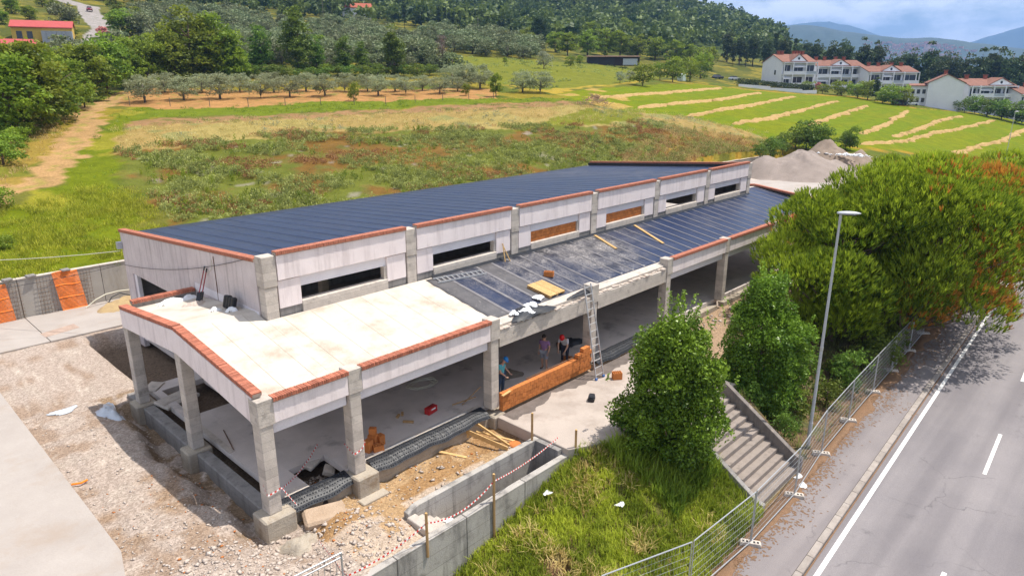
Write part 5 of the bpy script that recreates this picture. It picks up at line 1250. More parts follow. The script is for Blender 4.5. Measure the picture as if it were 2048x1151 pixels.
def ell(r, n, rx, ry_, z0, z1, shell=.55, top=1.0, lump=.0):
    """points in the outer part of an egg between z0 and z1"""
    d = unit(r, n); rr = (shell + (1-shell)*r.random(n))
    P = d*rr[:,None]; zz = (P[:,2]+1)/2
    w = 1 - (1-top)*zz
    return np.c_[P[:,0]*rx*w, P[:,1]*ry_*w, z0+zz*(z1-z0), r.uniform(.7,1.3,n)]
def trunk_mesh(r, hgt, rad, limbs, limb_z, limb_r, up=.5, lean=.0, name='trunk'):
    b = MB(); top = Vector((r.uniform(-1,1)*lean, r.uniform(-1,1)*lean, hgt))
    pts_ = [Vector((0,0,-.3)), Vector((0,0,hgt*.25)), top*.6+Vector((r.uniform(-.04,.04)*hgt, r.uniform(-.04,.04)*hgt, 0)), top]
    b.tube(pts_, [rad*1.25, rad, rad*.7, rad*.2], 7)
    for i in range(limbs):
        t = limb_z[0]+(limb_z[1]-limb_z[0])*r.random(); p = top*t; a = i*2.4+r.random(); L = limb_r*r.uniform(.6,1.05)
        q = p + Vector((math.cos(a)*L*.55, math.sin(a)*L*.55, L*up*.45)); e = p + Vector((math.cos(a)*L, math.sin(a)*L, L*up*(.9+.4*r.random())))
        b.tube([p, q, e], [rad*.5, rad*.3, rad*.08], 5)
    return b.mesh(name, True)
def tree_kind(seed, hgt, mk_clumps, per, rc, size, leafmat, trunk, aspect=.6, flat=.8, bark='trunk', tz=None):
    r = np.random.default_rng(seed); V, F, t = crown(r, mk_clumps(r), per, rc, size, aspect, flat, tz)
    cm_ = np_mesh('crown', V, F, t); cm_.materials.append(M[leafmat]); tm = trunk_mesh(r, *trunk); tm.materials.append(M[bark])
    return {'h': hgt, 'crown': cm_, 'trunk': tm}
KB = [tree_kind(100+i, 10, lambda r: ell(r, 74, 3.9, 3.7, .2, 9.6, .45, .62), 62, 1.15, .46, 'leaf_broad', (8.5,.22,7,(.25,.8),3.0)) for i in range(4)]
KT = [tree_kind(120+i, 12, lambda r: ell(r, 76, 2.7, 2.6, .2, 11.6, .35, .62), 70, 1.05, .40, 'leaf_tall', (10.5,.22,6,(.2,.8),2.0)) for i in range(3)]
KM = [tree_kind(130+i, 10, lambda r: ell(r, 48, 4.0, 3.8, .1, 9.6, .4, .7), 48, 1.2, .58, 'leaf_broad', (8.5,.22,5,(.25,.8),3.0)) for i in range(3)]
KO = [tree_kind(140+i, 4, lambda r: ell(r, 46, 2.3, 2.2, .45, 3.9, .45, .9), 95, .62, .20, 'leaf_olive', (2.6,.14,6,(.25,.55),1.6,.8,.2), .4, bark='trunk_grey') for i in range(4)]
KH = [tree_kind(150+i, 5, lambda r: ell(r, 34, 2.8, 2.7, .0, 4.9, .45, .85), 34, .95, .50, 'leaf_grove', (3.0,.18,5,(.25,.55),2.0,.8,.2), .5, bark='trunk_grey') for i in range(4)]
KD = [tree_kind(160+i, 16, lambda r: ell(r, 66, 4.8, 4.6, .6, 15.6, .35, .55), 52, 1.6, .72, 'leaf_dark', (14,.3,9,(.25,.9),3.6,.2)) for i in range(4)]
KC = [tree_kind(170+i, 12, lambda r: ell(r, 40, .95, .95, .4, 11.9, .3, .35), 50, .55, .42, 'leaf_dark', (10,.16,3,(.2,.5),.7,1.5)) for i in range(2)]
KU = [tree_kind(180+i, 3, lambda r: ell(r, 26, 1.7, 1.6, .1, 2.9, .4, .8), 50, .62, .26, 'leaf_broad', (1.8,.08,5,(.2,.6),1.0,.8), .5) for i in range(4)]
KV = [tree_kind(185+i, 3, lambda r: ell(r, 26, 1.7, 1.6, .1, 2.9, .4, .8), 55, .62, .24, 'leaf_tall', (1.8,.08,5,(.2,.6),1.0,.8), .5) for i in range(3)]
KS = [tree_kind(190+i, 3, lambda r: ell(r, 26, 1.6, 1.5, .1, 2.9, .4, .8), 50, .55, .28, 'leaf_sage', (1.8,.08,5,(.2,.6),1.0,.9), .35) for i in range(1)]
KX = [tree_kind(195, 9.5, lambda r: ell(r, 40, 1.5, 1.5, 2.5, 9.3, .3, .5), 36, .8, .30, 'leaf_dead', (8.5,.16,14,(.25,.9),2.0,1.2), .22)]
KP = [tree_kind(198, 3, lambda r: ell(r, 22, 1.2, 1.1, .6, 2.6, .4, .8), 50, .45, .24, 'leaf_pink', (1.6,.06,4,(.2,.6),.8,.8), .7)]
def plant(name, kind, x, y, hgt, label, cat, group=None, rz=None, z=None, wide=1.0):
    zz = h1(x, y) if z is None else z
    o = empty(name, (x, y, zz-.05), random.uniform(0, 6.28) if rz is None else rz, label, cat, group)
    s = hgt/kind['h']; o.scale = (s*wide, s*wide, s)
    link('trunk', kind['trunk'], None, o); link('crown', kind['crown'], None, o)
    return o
tens_ = ['','','twenty','thirty']
def nth(i): return words[i] if i < 16 else (['seventeenth','eighteenth','nineteenth','twentieth'][i-16] if i < 20 else tens_[(i+1)//10]+'-'+words[(i+1) % 10-1] if (i+1) % 10 else 'thirtieth')
words = ['first','second','third','fourth','fifth','sixth','seventh','eighth','ninth','tenth','eleventh','twelfth','thirteenth','fourteenth','fifteenth','sixteenth']
for i, (x, y, h_) in enumerate(BROAD): plant('broadleaf_tree', KB[i % 4], x, y, h_*1.15, f'bushy green broadleaf tree, {words[i]} of the leafy row at upper left', 'tree', 'leafy trees left of the orchard', wide=1.25)
for i, (x, y, h_) in enumerate(TALL): plant('tall_tree', KT[i % 3], x, y, h_*1.04, ['slender dark tree left of the tallest tree behind the orchard','tallest dark green tree standing behind the orchard','shorter dark tree directly right of the tallest tree','dark tree in the middle of the row behind the orchard','small dark tree left of the tree with dry twigs','upright dark tree with dry brown twigs behind the orchard'][i], 'tree', 'dark trees behind the orchard', wide=1.15)
plant('bare_tree', KX[0], *BARE[0], 'dead reddish grey tree with bare twigs behind the orchard', 'tree')
for i, (x, y, h_) in enumerate(ORCH1): plant('olive_tree', KO[i % 4], x, y, h_*1.05, f'grey green olive tree, {words[i]} from left in the front orchard row', 'olive tree', 'olive trees of the small orchard', wide=1.3)
for i, (x, y, h_) in enumerate(ORCH2): plant('olive_tree', KO[(i+2) % 4], x, y, h_*1.1, f'grey green olive tree, {words[i]} from left in the rear orchard row', 'olive tree', 'olive trees of the small orchard', wide=1.35)
for i, (x, y, h_) in enumerate(YOUNG): plant('young_tree', KU[i], x, y, h_, ['young bright green tree in front of the orchard','young green tree near the right end of the orchard'][i], 'tree', wide=.62)
plant('cone_tree', KM[0], *CONE[0], 'bright green cone shaped tree at the right end of the orchard', 'tree', wide=.8)
for i, (x, y, h_) in enumerate(OLIVEBIG): plant('olive_tree', KO[i % 4], x, y, h_*1.05, ['big olive left of the cone shaped tree','big olive just behind the cone shaped tree','big silvery olive just right of the cone shaped tree','outermost big silvery olive right of the orchard','big olive farthest behind the cone shaped tree'][i], 'olive tree', 'big olives right of the orchard', wide=1.2)
bl_ = ['pale reed like bush alone on the yellow slope','dark round bush left of the shed','small bush touching the shed','low pale reeds left of the green bush','low pale reeds beside the green bush','rounded green bush at the top of the mown field','big bush right of the shed above the mown field','bush left of the parked cars by the mown field','tall bush beside the parked cars','bush behind the rounded green bush','tiny dark bush on the yellow slope','hedge bush under the tallest tree','hedge bush right of the tallest tree','hedge bush under the dry twig tree','hedge bush left of the dead tree','hedge bush under the slender dark tree']
for i, (x, y, h_) in enumerate(BUSH): plant('bush', KS[0] if i in (0, 3, 4) else KU[i % 4], x, y, h_, bl_[i], 'bush', wide=.95 if i < 11 else 1.3)
for i, (x, y, h_) in enumerate(MID): plant('broadleaf_tree', KD[0] if i == 0 else KM[i % 3], x, y, h_*1.05, 'big dark tree standing alone in the middle of the hillside' if i == 0 else f'mid green tree, {words[i-1]} from left along the foot of the wooded hill', 'tree', 'trees at the foot of the wooded hill', wide=1.2)
for i, (x, y, h_) in enumerate(DARK): plant('conifer', KD[i % 4], x, y, h_*1.03, (f'dark evergreen, {nth(i)} from the left in the tall belt behind the white houses' if i < 23 else f'dark evergreen, {words[i-23]} in the rear belt beyond the white houses'), 'tree', 'dark evergreens behind the white houses', wide=.95)
for i, (x, y, h_) in enumerate(CYP): plant('cypress', KC[i % 2], x, y, h_, ['slim cypress left of the first white house','slim cypress close behind the first white house','slim cypress above the middle of the upper row','cypress tip rising highest above the dark belt','cypress tip second highest above the dark belt','cypress tip right of the two highest tips','tallest cypress of the hillside cluster','second cypress of the hillside cluster','third cypress of the hillside cluster','smallest cypress of the hillside cluster','lone cypress right of the hillside cluster','short cypress beside the lone cypress','cypress at the top edge left of the cluster'][i], 'cypress', 'cypresses by the houses' if i < 6 else 'cypresses on the hillside', wide=1.2)
hl = ['low dark bush left of the gravel heap, nearest','dark bush behind the left side of the gravel heap','dark bush in the middle of the hedge behind the gravel heap','tallest dark bush behind the gravel heap','dark bush on the right of the hedge behind the gravel heap','smaller bush at the right end of the hedge','low bush at the left end of the hedge','small round tree alone at the edge of the mown field','low bush left of the small round tree','low bush between the yard wall and the golden grass']
for i, (x, y, h_) in enumerate(HEDGE): plant('bush', KV[i % 3], x, y, h_, hl[i], 'bush', 'bushes behind the yard', wide=1.15 if i != 7 else .8)
gl = ['leafy garden tree left of the parked car','smaller garden tree beside the parked car','garden tree close behind the parked car','dark garden cypress like tree before the third house','garden shrub under the second house','yellow green garden shrub before the second house','garden shrub between second and third house','garden shrub right of the pink bush','garden shrub left of the pink bush','low hedge bush under the end gable','dark hedge bush below the lower house row, leftmost','dark hedge bush below the lower house row, second','dark hedge bush below the lower house row, third','dark hedge bush below the lower house row, fourth','dark hedge bush below the lower house row, rightmost','hedge bush right of the end gable']
for i, (x, y, h_) in enumerate(GARDEN): plant('garden_bush', (KV[i % 3] if i > 8 else KU[i % 4]) if i != 3 else KC[0], x, y, h_, gl[i], 'bush', 'garden plants below the houses', wide=1.3 if i != 3 else 1.6)
plant('flowering_bush', KP[0], 243.5, 74.5, 3.6, 'pink flowering bush at the corner of the garden wall', 'bush'); plant('flowering_bush', KP[0], 58, 196, 3.4, 'pink flowering bush beside the hillside road', 'bush', wide=1.5)
ll = ['leafy bush at the left edge above the golden grass','second leafy bush at the left edge','leafy bush under the big left trees','low green bush at the left edge above the net','grass bush at the left edge by the back wall','bush beside the dirt path bend','bush above the dirt path bend','low bush under the left trees','bush between the left trees and the path']
for i, (x, y, h_) in enumerate(LEFTBUSH): plant('bush', KU[i % 4], x, y, h_*1.1, ll[i], 'bush', 'bushes along the dirt path', wide=1.3)
SLOPE = [(50.5,233.3,3.8),(61.3,249.2,4.2),(51.0,199.6,3.7),(49.3,246.9,3.7),(63.7,271.2,3.5),(55.2,216.1,3.6),(64.7,201.8,5.9),(79.7,232.6,6.0),(60.0,163.1,5.1),(70.1,174.8,6.1),(52.1,150.1,5.5),(50.9,156.8,5.8),(42.7,150.5,4.8),(36.3,139.9,5.1),(83.9,261.8,5.7),(26.0,152.6,4.0),(29.9,155.9,4.2),(33.4,152.0,3.8),(34.7,144.0,4.2),(43.4,142.5,5.8),(71.9,161.0,5.9),(76.7,154.8,4.7),(98.7,155.8,5.1),(44.5,185.3,2.9),(41.1,222.0,3.9)]
for i, (x, y, h_) in enumerate(SLOPE): plant('broadleaf_tree', (KM if i % 3 else KB)[i % 3], x, y, h_*random.uniform(1.05,1.35), f'leafy green tree, {nth(i)} among the houses and the road on the upper left slope', 'tree', 'leafy trees on the upper left slope', wide=random.uniform(1.2,1.7))
UNDER = [(62.9,132.1,2.6),(63.1,126.5,2.4),(66.3,127.1,2.8),(67.5,123.6,3.1),(68.6,120.2,2.4),(70.9,118.9,2.3),(73.9,118.8,2.5),(75.7,116.6,2.5),(81.0,119.7,2.9),(81.1,114.9,3.0),(83.1,112.9,3.0),(86.9,113.3,3.2),(92.5,116.0,2.1),(95.5,115.0,2.6),(94.7,109.2,3.3),(102.1,113.5,2.7)]
for i, (x, y, h_) in enumerate(UNDER): plant('bush', KV[i % 3], x, y, h_, f'dark hedge bush, {nth(i)} from left under the trees behind the orchard', 'bush', 'hedge bushes behind the orchard', wide=1.7)
# olive grove on the slope
rg = np.random.default_rng(77); cnt = 0; placed = []
CAMP = np.array((-8.03,-18.0))
def polar(px, D): a = R(43.5) - math.atan((px-1024)/1428); return CAMP[0]+D*math.cos(a), CAMP[1]+D*math.sin(a)
def inpol(x, y, poly): return bool(inpoly(np.array([x]), np.array([y]), poly)[0])
for D in np.arange(182, 345, 7.2):
    step = 7.0/D*1428
    for px in np.arange(150, 1080, step):
        x, y = polar(px + rg.uniform(-.3,.3)*step, D + rg.uniform(-2,2))
        if any(inpol(x, y, c) for c in CLEAR) or float(dist_line(np.array([x]), np.array([y]), ROAD_HILL)[0]) < 9 or rg.random() < .16 or cnt >= 292: continue
        if D > 300 and px < 350: continue
        placed.append((x, y, D)); cnt += 1
for i, (x, y, D) in enumerate(placed):
    far_ = D > 250
    plant('olive_tree', KH[i % 4], x, y, float(rg.uniform(3.8,7.2)), 'grey green olive tree high on the grove slope' if far_ else 'grey green olive tree on the lower grove slope', 'olive tree', 'olives high on the grove slope' if far_ else 'olives on the lower grove slope', wide=float(rg.uniform(1.1,1.55)))
# wooded hill: one mass
def merged(kinds_pts, name, mat, label, zs):
    VV, FF, TT, nv = [], [], [], 0
    for (V, F, t), (x, y, s, a, w) in kinds_pts:
        c, s2 = math.cos(a), math.sin(a); P = np.c_[(V[:,0]*c-V[:,1]*s2)*s*w+x, (V[:,0]*s2+V[:,1]*c)*s*w+y, V[:,2]*s]
        P[:,2] += zs(x, y); VV.append(P); FF.append(F+nv); TT.append(np.clip(t*.8+rg.normal(.05,.24), 0, 1)); nv += len(V)
    return tag(link(name, np_mesh(name, np.concatenate(VV), np.concatenate(FF), np.concatenate(TT)), M[mat]), label, kind='stuff')
fk = [crown(np.random.default_rng(200+i), ell(np.random.default_rng(210+i), 12, 3.4, 3.2, 1.0, 9.4, .4, .7), 6, 1.6, 1.85, .75) for i in range(5)]
items = []; fx_, fy_ = [], []
for D in np.concatenate([np.arange(318, 430, 7.5), np.arange(430, 740, 9.0)]):
    step = 8.0/D*1428
    for px in np.arange(-60, 1560, step):
        if D < 345 and px < 1050: continue
        x, y = polar(px + rg.uniform(-.4,.4)*step, D + rg.uniform(-3,3))
        if px > 1380 and D < 430: continue
        if any(inpol(x, y, c) for c in CLEAR) or (px < 380 and float(dist_line(np.array([x]), np.array([y]), ROAD_HILL)[0]) < 8): continue
        items.append((x, y, D))
ZI = H(np.array([p[0] for p in items]), np.array([p[1] for p in items]))
zmap = {(p[0], p[1]): float(z)-.3 for p, z in zip(items, ZI)}
tag(merged([(fk[rg.integers(5)], (x, y, rg.uniform(.55,1.3)*(1 if D < 500 else 1.1), rg.uniform(0,6.28), 1.1)) for x, y, D in items], 'hill_forest', 'leaf_forest', 'dense mixed forest covering the hill', lambda x, y: zmap[(x, y)]))

# stone pines by the road: upright needle tufts over spreading limbs
def pine_kind(seed, rx, ry_, z0, z1, nt, dead=.0, blades=6):
    r = np.random.default_rng(seed)
    nb = 52; bc = ell(r, nb, rx*.82, ry_*.82, z0+.6, z1-.9, .6, .95); brad = r.uniform(.9,1.5,nb)*min(rx,ry_)*.25
    per = nt//nb; d = unit(r, nb*per); d[:,2] = np.where(d[:,2] < -.35, -d[:,2], d[:,2])
    ib = np.repeat(np.arange(nb), per)
    P = bc[ib,:3] + d*(brad[ib]*(.72+.28*r.random(len(ib))**.5))[:,None]*np.array([1.15,1.15,.78])
    ax = d*.6 + np.array([0,0,.95]); ax /= np.linalg.norm(ax, axis=1, keepdims=True)
    n = len(P); k = blades; A = np.repeat(ax, k, 0) + unit(r, n*k)*.36; A /= np.linalg.norm(A, axis=1, keepdims=True)
    L = np.repeat(r.uniform(.24,.46,n), k)[:,None]*r.uniform(.8,1.2,(n*k,1)); B0 = np.repeat(P, k, 0)
    W_ = np.cross(A, unit(r, n*k)); W_ /= np.linalg.norm(W_, axis=1, keepdims=True)+1e-9
    V = np.stack([B0-W_*.024, B0+W_*.024, B0+A*L+W_*.012, B0+A*L-W_*.012], 1).reshape(-1,3); F = np.arange(4*n*k).reshape(-1,4)
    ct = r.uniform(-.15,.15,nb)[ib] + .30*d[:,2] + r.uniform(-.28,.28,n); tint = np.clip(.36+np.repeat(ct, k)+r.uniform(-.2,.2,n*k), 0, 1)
    dm = np.zeros(n, bool)
    if dead:
        dv = fbm(P[:,0], P[:,2]*1.5+P[:,1], 2.6, seed+5)+r.normal(0,.28,n)+.25*(P[:,1] < 0); dm = dv > np.quantile(dv, 1-dead)
    dmk = np.repeat(dm, k)
    g = np_mesh('crown', V[np.repeat(~dmk,4)], np.arange(4*int((~dmk).sum())).reshape(-1,4), tint[~dmk]); g.materials.append(M['leaf_pine'])
    dd = None
    if dead: dd = np_mesh('dry_needles', V[np.repeat(dmk,4)], np.arange(4*int(dmk.sum())).reshape(-1,4), tint[dmk]); dd.materials.append(M['leaf_pine_dead'])
    b = MB(); b.tube([(0,0,-.5),(.1,.05,1.0),(.15,.1,(z0+z1)/2),(0,.1,z1-1.5)], [.30,.26,.18,.06], 9)
    for i in range(nb):
        e = Vector(bc[i,:3]); s_ = Vector((.1,.08,max(.6, e.z-1.6-1.2*r.random()))); m_ = s_.lerp(e, .55)+Vector((0,0,-.25)); b.tube([s_, m_, e], [.10,.06,.025], 5)
    tm = b.mesh('trunk', True); tm.materials.append(M['trunk'])
    return g, dd, tm
PK = [pine_kind(301, 6.0, 5.4, -.4, 10.2, 13000), pine_kind(302, 6.4, 5.6, -.2, 10.4, 13000, .16), pine_kind(303, 6.4, 5.6, .1, 10.0, 11000, .32)]
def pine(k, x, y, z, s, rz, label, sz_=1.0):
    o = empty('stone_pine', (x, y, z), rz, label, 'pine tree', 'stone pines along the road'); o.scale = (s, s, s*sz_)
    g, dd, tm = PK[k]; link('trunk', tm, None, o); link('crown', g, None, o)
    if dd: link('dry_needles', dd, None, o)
pine(0, 32.4, -5.6, -1.6, 1.0, .3, 'nearest dense green pine overhanging the low roof corner', .9)
pine(1, 36.0, -8.5, -2.0, 1.08, 1.9, 'second pine from the lamp, low crown over the pavement')
pine(2, 43.5, -8.6, -2.2, 1.10, .7, 'pine with orange dry needles in the middle of the row')
pine(1, 52.5, -8.4, -2.4, 1.0, 4.0, 'fourth pine with scattered dry needles')
pine(0, 62.0, -8.6, -2.7, .92, 2.6, 'fifth pine near the far end of the row')
pine(2, 73.0, -8.0, -3.2, .85, 5.2, 'farthest pine at the end of the row')
pine(1, 48.0, -5.2, -1.9, .95, 2.9, 'pine standing behind the dry one in the row')
pine(2, 39.6, -4.4, -1.4, .9, 3.3, 'smaller pine between the row and the building', .9)

# the two laurels
def laurel(x, y, z, rx, hgt, seed, label, n=340, per=165):
    r = np.random.default_rng(seed); cl = ell(r, n, rx*.98, rx*.98, -.5, hgt-.4, .6, .45)
    cl[:,:2] *= (1+.16*np.sin(cl[:,2]*2.1+seed))[:,None]; cl[:,3] *= .9
    V, F, t = crown(r, cl, per, .45, .135, .55, 1.2)
    sp = 40; a = r.uniform(0,6.28,sp); zz = hgt*(.35+.65*r.random(sp)**.6); rr = rx*np.clip(1.12-(zz/hgt)**2.2, .1, 1)*r.uniform(.55,1.08,sp)
    S0 = np.c_[rr*np.cos(a), rr*np.sin(a), zz]; m = 26; tt = np.tile(np.linspace(0,1,m), sp)[:,None]; ln = np.repeat(r.uniform(.3,.6,sp), m)[:,None]
    P = np.repeat(S0, m, 0) + tt*ln*np.array([0,0,1.0]) + np.repeat(unit(r, sp)*np.array([.25,.25,0]), m, 0)*tt + r.normal(0,.035,(sp*m,3))
    V2, F2 = leaves(P, .12*r.uniform(.7,1.2,sp*m), r, unit(r, sp*m)*np.array([1,1,.3])+np.array([0,0,.6]), .5, .5)
    o = empty('laurel_tree', (x,y,z), 0, label, 'laurel', 'laurels beside the outdoor stairs')
    link('crown', np_mesh('crown', np.concatenate([V,V2]), np.concatenate([F,F2+len(V)]), np.concatenate([t, np.clip(r.uniform(.5,1,len(P)),0,1)])), M['leaf_laurel'], o)
    link('trunk', trunk_mesh(r, hgt*.8, .11, 12, (.05,.8), rx*.7, .9), M['trunk'], o)
laurel(13.05, -6.35, bank_z(13.05,-6.35)-.3, 2.5, 6.2, 401, 'full leafy laurel tree left of the outdoor stairs')
laurel(21.6, -6.1, bank_z(21.6,-6.1)-.3, 2.65, 6.9, 402, 'full leafy laurel tree right of the outdoor stairs')
ub = [(19.6,-6.6,2.0,'dark shrub beside the stair wall'), (21.5,-7.9,1.8,'dark shrub behind the street lamp foot'), (24.5,-8.3,1.6,'shrub under the nearest pine by the fence'), (19.2,-8.4,1.3,'low shrub between stair wall and street lamp'), (28.0,-7.6,1.5,'shrub under the second pine'), (25.5,-3.5,1.8,'shrub between the right laurel and the building'), (24.0,-6.6,3.0,'tall dark shrub right of the right laurel'), (27.2,-8.4,2.4,'dark shrub behind the fence under the nearest pine'), (30.5,-8.6,2.6,'dark shrub behind the fence under the low pine crown'), (33.8,-8.5,2.2,'dark shrub farthest along the fence')]
for i, (x, y, h_, lab) in enumerate(ub): plant('shrub', KV[i % 3], x, y, h_, lab, 'shrub', 'shrubs under the pines', z=bank_z(x, y), wide=.95)

# grass and weeds: masses nobody could count
def blades(n, fxy, fz, hmin, hmax, seed, wid=.018, lean=.55, per=5):
    r = np.random.default_rng(seed); XY = fxy(r, n); n = len(XY); Z = fz(XY[:,0], XY[:,1])
    P = np.repeat(np.c_[XY, Z], per, 0) + np.c_[r.normal(0,.05,(n*per,2)), np.zeros(n*per)]
    hh = np.repeat(hmin+(hmax-hmin)*r.random(n)**1.5, per)*r.uniform(.7,1.2,n*per); a = r.uniform(0,6.28,n*per); l = lean*r.uniform(.2,1.2,n*per)
    D = np.c_[np.cos(a)*l, np.sin(a)*l, np.ones(n*per)]*hh[:,None]; S = np.c_[-np.sin(a), np.cos(a), np.zeros(n*per)]*wid
    mid = P + D*np.array([.4,.4,.62]); tip = P + D*np.array([1.15,1.15,.92])
    V = np.stack([P-S, P+S, mid+S*.8, mid-S*.8, tip], 1).reshape(-1,3); b0 = np.arange(n*per)*5
    F1 = np.stack([b0, b0+1, b0+2, b0+3], 1); F2 = np.stack([b0+3, b0+2, b0+4, b0+4], 1)
    F = np.concatenate([np.stack([b0,b0+1,b0+2],1), np.stack([b0,b0+2,b0+3],1), np.stack([b0+3,b0+2,b0+4],1)])
    patch = fbm(XY[:,0], XY[:,1], 1.4, seed+9); t = np.clip(.42+.6*np.repeat(patch, per)+r.uniform(-.3,.3,n*per), 0, 1)
    return np_mesh('grass', V, F, np.tile(t, 3))
bz = np.vectorize(bank_z)
def fx_bank(r, n):
    P = np.c_[r.uniform(2.5,14.3,n), r.uniform(-10.2,-4.05,n)]; y0 = bank_y0(P[:,0]); k = (P[:,1] < y0-.05) & (P[:,1] > ry(P[:,0],-9.85)); k &= np.hypot(P[:,0]-6.3, P[:,1]+6.5) > .5; return P[k]
tag(link('grass', blades(11000, fx_bank, bz, .12, .42, 501, .015), M['leaf_grass']), 'long yellow green grass on the bank below the terrace', kind='stuff')
tag(link('grass', blades(1300, lambda r, n: (lambda P: P[P[:,1] < bank_y0(P[:,0])-.1])(np.c_[10.8+r.random(n)*3.4, -8.0+r.random(n)*3.2]), bz, .4, .85, 502, .02, .5, 6), M['leaf_bright']), 'tall green grass under the left laurel', kind='stuff')
tag(link('grass', blades(1700, lambda r, n: (lambda P: P[fbm(P[:,0],P[:,1],1.3,511) > .3])(np.c_[4+r.random(n)*10, -9.6+r.random(n)*5]), bz, .25, .5, 503, .014, .9), M['leaf_straw']), 'dry straw tufts in the bank grass', kind='stuff')
tag(link('grass', blades(900, lambda r, n: np.c_[18.4+r.random(n)*16, -9.4+r.random(n)*4.5], bz, .1, .4, 504, .015), M['leaf_weed']), 'sparse weeds under the pines', kind='stuff')
def field_pts(poly, box):
    def f(r, n):
        P = np.c_[r.uniform(box[0],box[1],n), r.uniform(box[2],box[3],n)]; return P[inpoly(P[:,0], P[:,1], poly)]
    return f
WEEDP = [(9.5,27.6),(108,27.6),(103,32),(86,41),(63,51),(38,63),(16,62),(13,46)]
def clumps_mass(name, mat, n, poly, box, seed, rad, hgt, per, size, thr, scale, label, aspect=.4, nseed=0, vertical=.5):
    r = np.random.default_rng(seed); P = field_pts(poly, box)(r, n); keep = fbm(P[:,0], P[:,1], scale, nseed or seed) > thr; P = P[keep]; n = len(P)
    z = H(P[:,0], P[:,1]); s = r.uniform(.55,1.25,n)
    d = unit(r, n*per); d[:,2] = np.abs(d[:,2]); rr = r.random(n*per)**.4
    Q = np.repeat(np.c_[P, z], per, 0) + d*rr[:,None]*np.repeat(s, per)[:,None]*np.array([rad,rad,hgt])
    V, F = leaves(Q, size*r.uniform(.6,1.4,n*per), r, d*.5+np.array([0,0,vertical]), .7, aspect)
    t = np.clip(np.repeat(r.uniform(.0,1.0,n), per)+.25*(d[:,2]*rr-.4)+r.uniform(-.15,.15,n*per), 0, 1)
    return tag(link(name, np_mesh(name, V, F, t), M[mat]), label, kind='stuff')
WB = (9,108,27.6,63)
clumps_mass('weeds', 'leaf_weed', 8500, WEEDP, WB, 601, .60, .56, 46, .20, -.35, 5, 'grey green weed clumps in the fallow field')
clumps_mass('weeds', 'leaf_rust', 6000, WEEDP, WB, 602, .60, .52, 44, .18, -.02, 6, 'rust brown dock plants in the fallow field', .35)
clumps_mass('weeds', 'leaf_bright', 1700, WEEDP, WB, 603, .28, .9, 44, .18, .1, 4, 'bright green upright weeds in the fallow field', .35, vertical=1.4)
clumps_mass('weeds', 'leaf_sage', 1600, STRAW, (15,112,29,75), 604, .6, .55, 26, .2, .05, 6, 'silvery weeds in the straw coloured strip', .3)
clumps_mass('weeds', 'leaf_straw', 4200, STRAW, (15,112,29,75), 605, .55, .5, 22, .26, -.5, 6, 'dry straw grass in the pale strip of field', .14, vertical=1.3)
clumps_mass('weeds', 'leaf_straw', 2600, [(60,27.6),(108,27.6),(104,33),(86,38),(66,33)], (60,108,27.6,38), 606, .6, .6, 24, .32, -.6, 4, 'golden dry grass beyond the end of the roof', .12, vertical=1.2)
clumps_mass('weeds', 'leaf_straw', 700, [(9,27.7),(62,27.7),(60,32),(10,31)], (9,62,27.6,32), 607, .45, .5, 22, .28, .25, 3, 'dry grass along the top of the back wall', .12, vertical=1.2)
clumps_mass('weeds', 'leaf_weed', 2300, [(9,27.5),(92,27.5),(92,30.5),(10,30.5)], (9,92,27.5,31), 608, .5, .65, 30, .16, -.4, 3, 'green weeds along the top of the back wall')
clumps_mass('weeds', 'leaf_grass', 2600, [(-12,27.5),(9,27.5),(12,44),(9,48),(3,44),(-12,38)], (-12,12,27.5,48), 609, .5, .5, 26, .24, -.35, 3, 'yellow green grass left of the building above the back wall', .16, vertical=1.3)
clumps_mass('weeds', 'leaf_straw', 1500, [(-14,30),(2,42),(6,54),(13,68),(20,88),(16,92),(4,74),(-6,56)], (-14,20,30,92), 610, .6, .55, 24, .3, -.3, 5, 'golden dry grass on the left bank beside the dirt path', .13, vertical=1.2)
clumps_mass('weeds', 'leaf_bright', 1300, LANE+[], (-6,31,27,96), 611, .35, .28, 22, .16, -.3, 4, 'green grass of the lane beside the dirt path', .2, vertical=1.2)
clumps_mass('weeds', 'leaf_bright', 1300, GREENSTRIP, (20,93,56,90), 612, .5, .35, 20, .22, -.3, 4, 'green grass strip in front of the orchard', .2, vertical=1.2)
clumps_mass('weeds', 'leaf_weed', 1500, PLOUGH, (20,90,53,81), 613, .5, .4, 18, .2, .25, 4, 'scattered weeds on the ploughed strip', .3)
clumps_mass('weeds', 'leaf_weed', 1200, [(96,72),(178,100),(196,120),(140,150),(100,95)], (96,196,72,150), 614, .8, .6, 20, .34, .1, 8, 'rough grass clumps on the yellow slope')

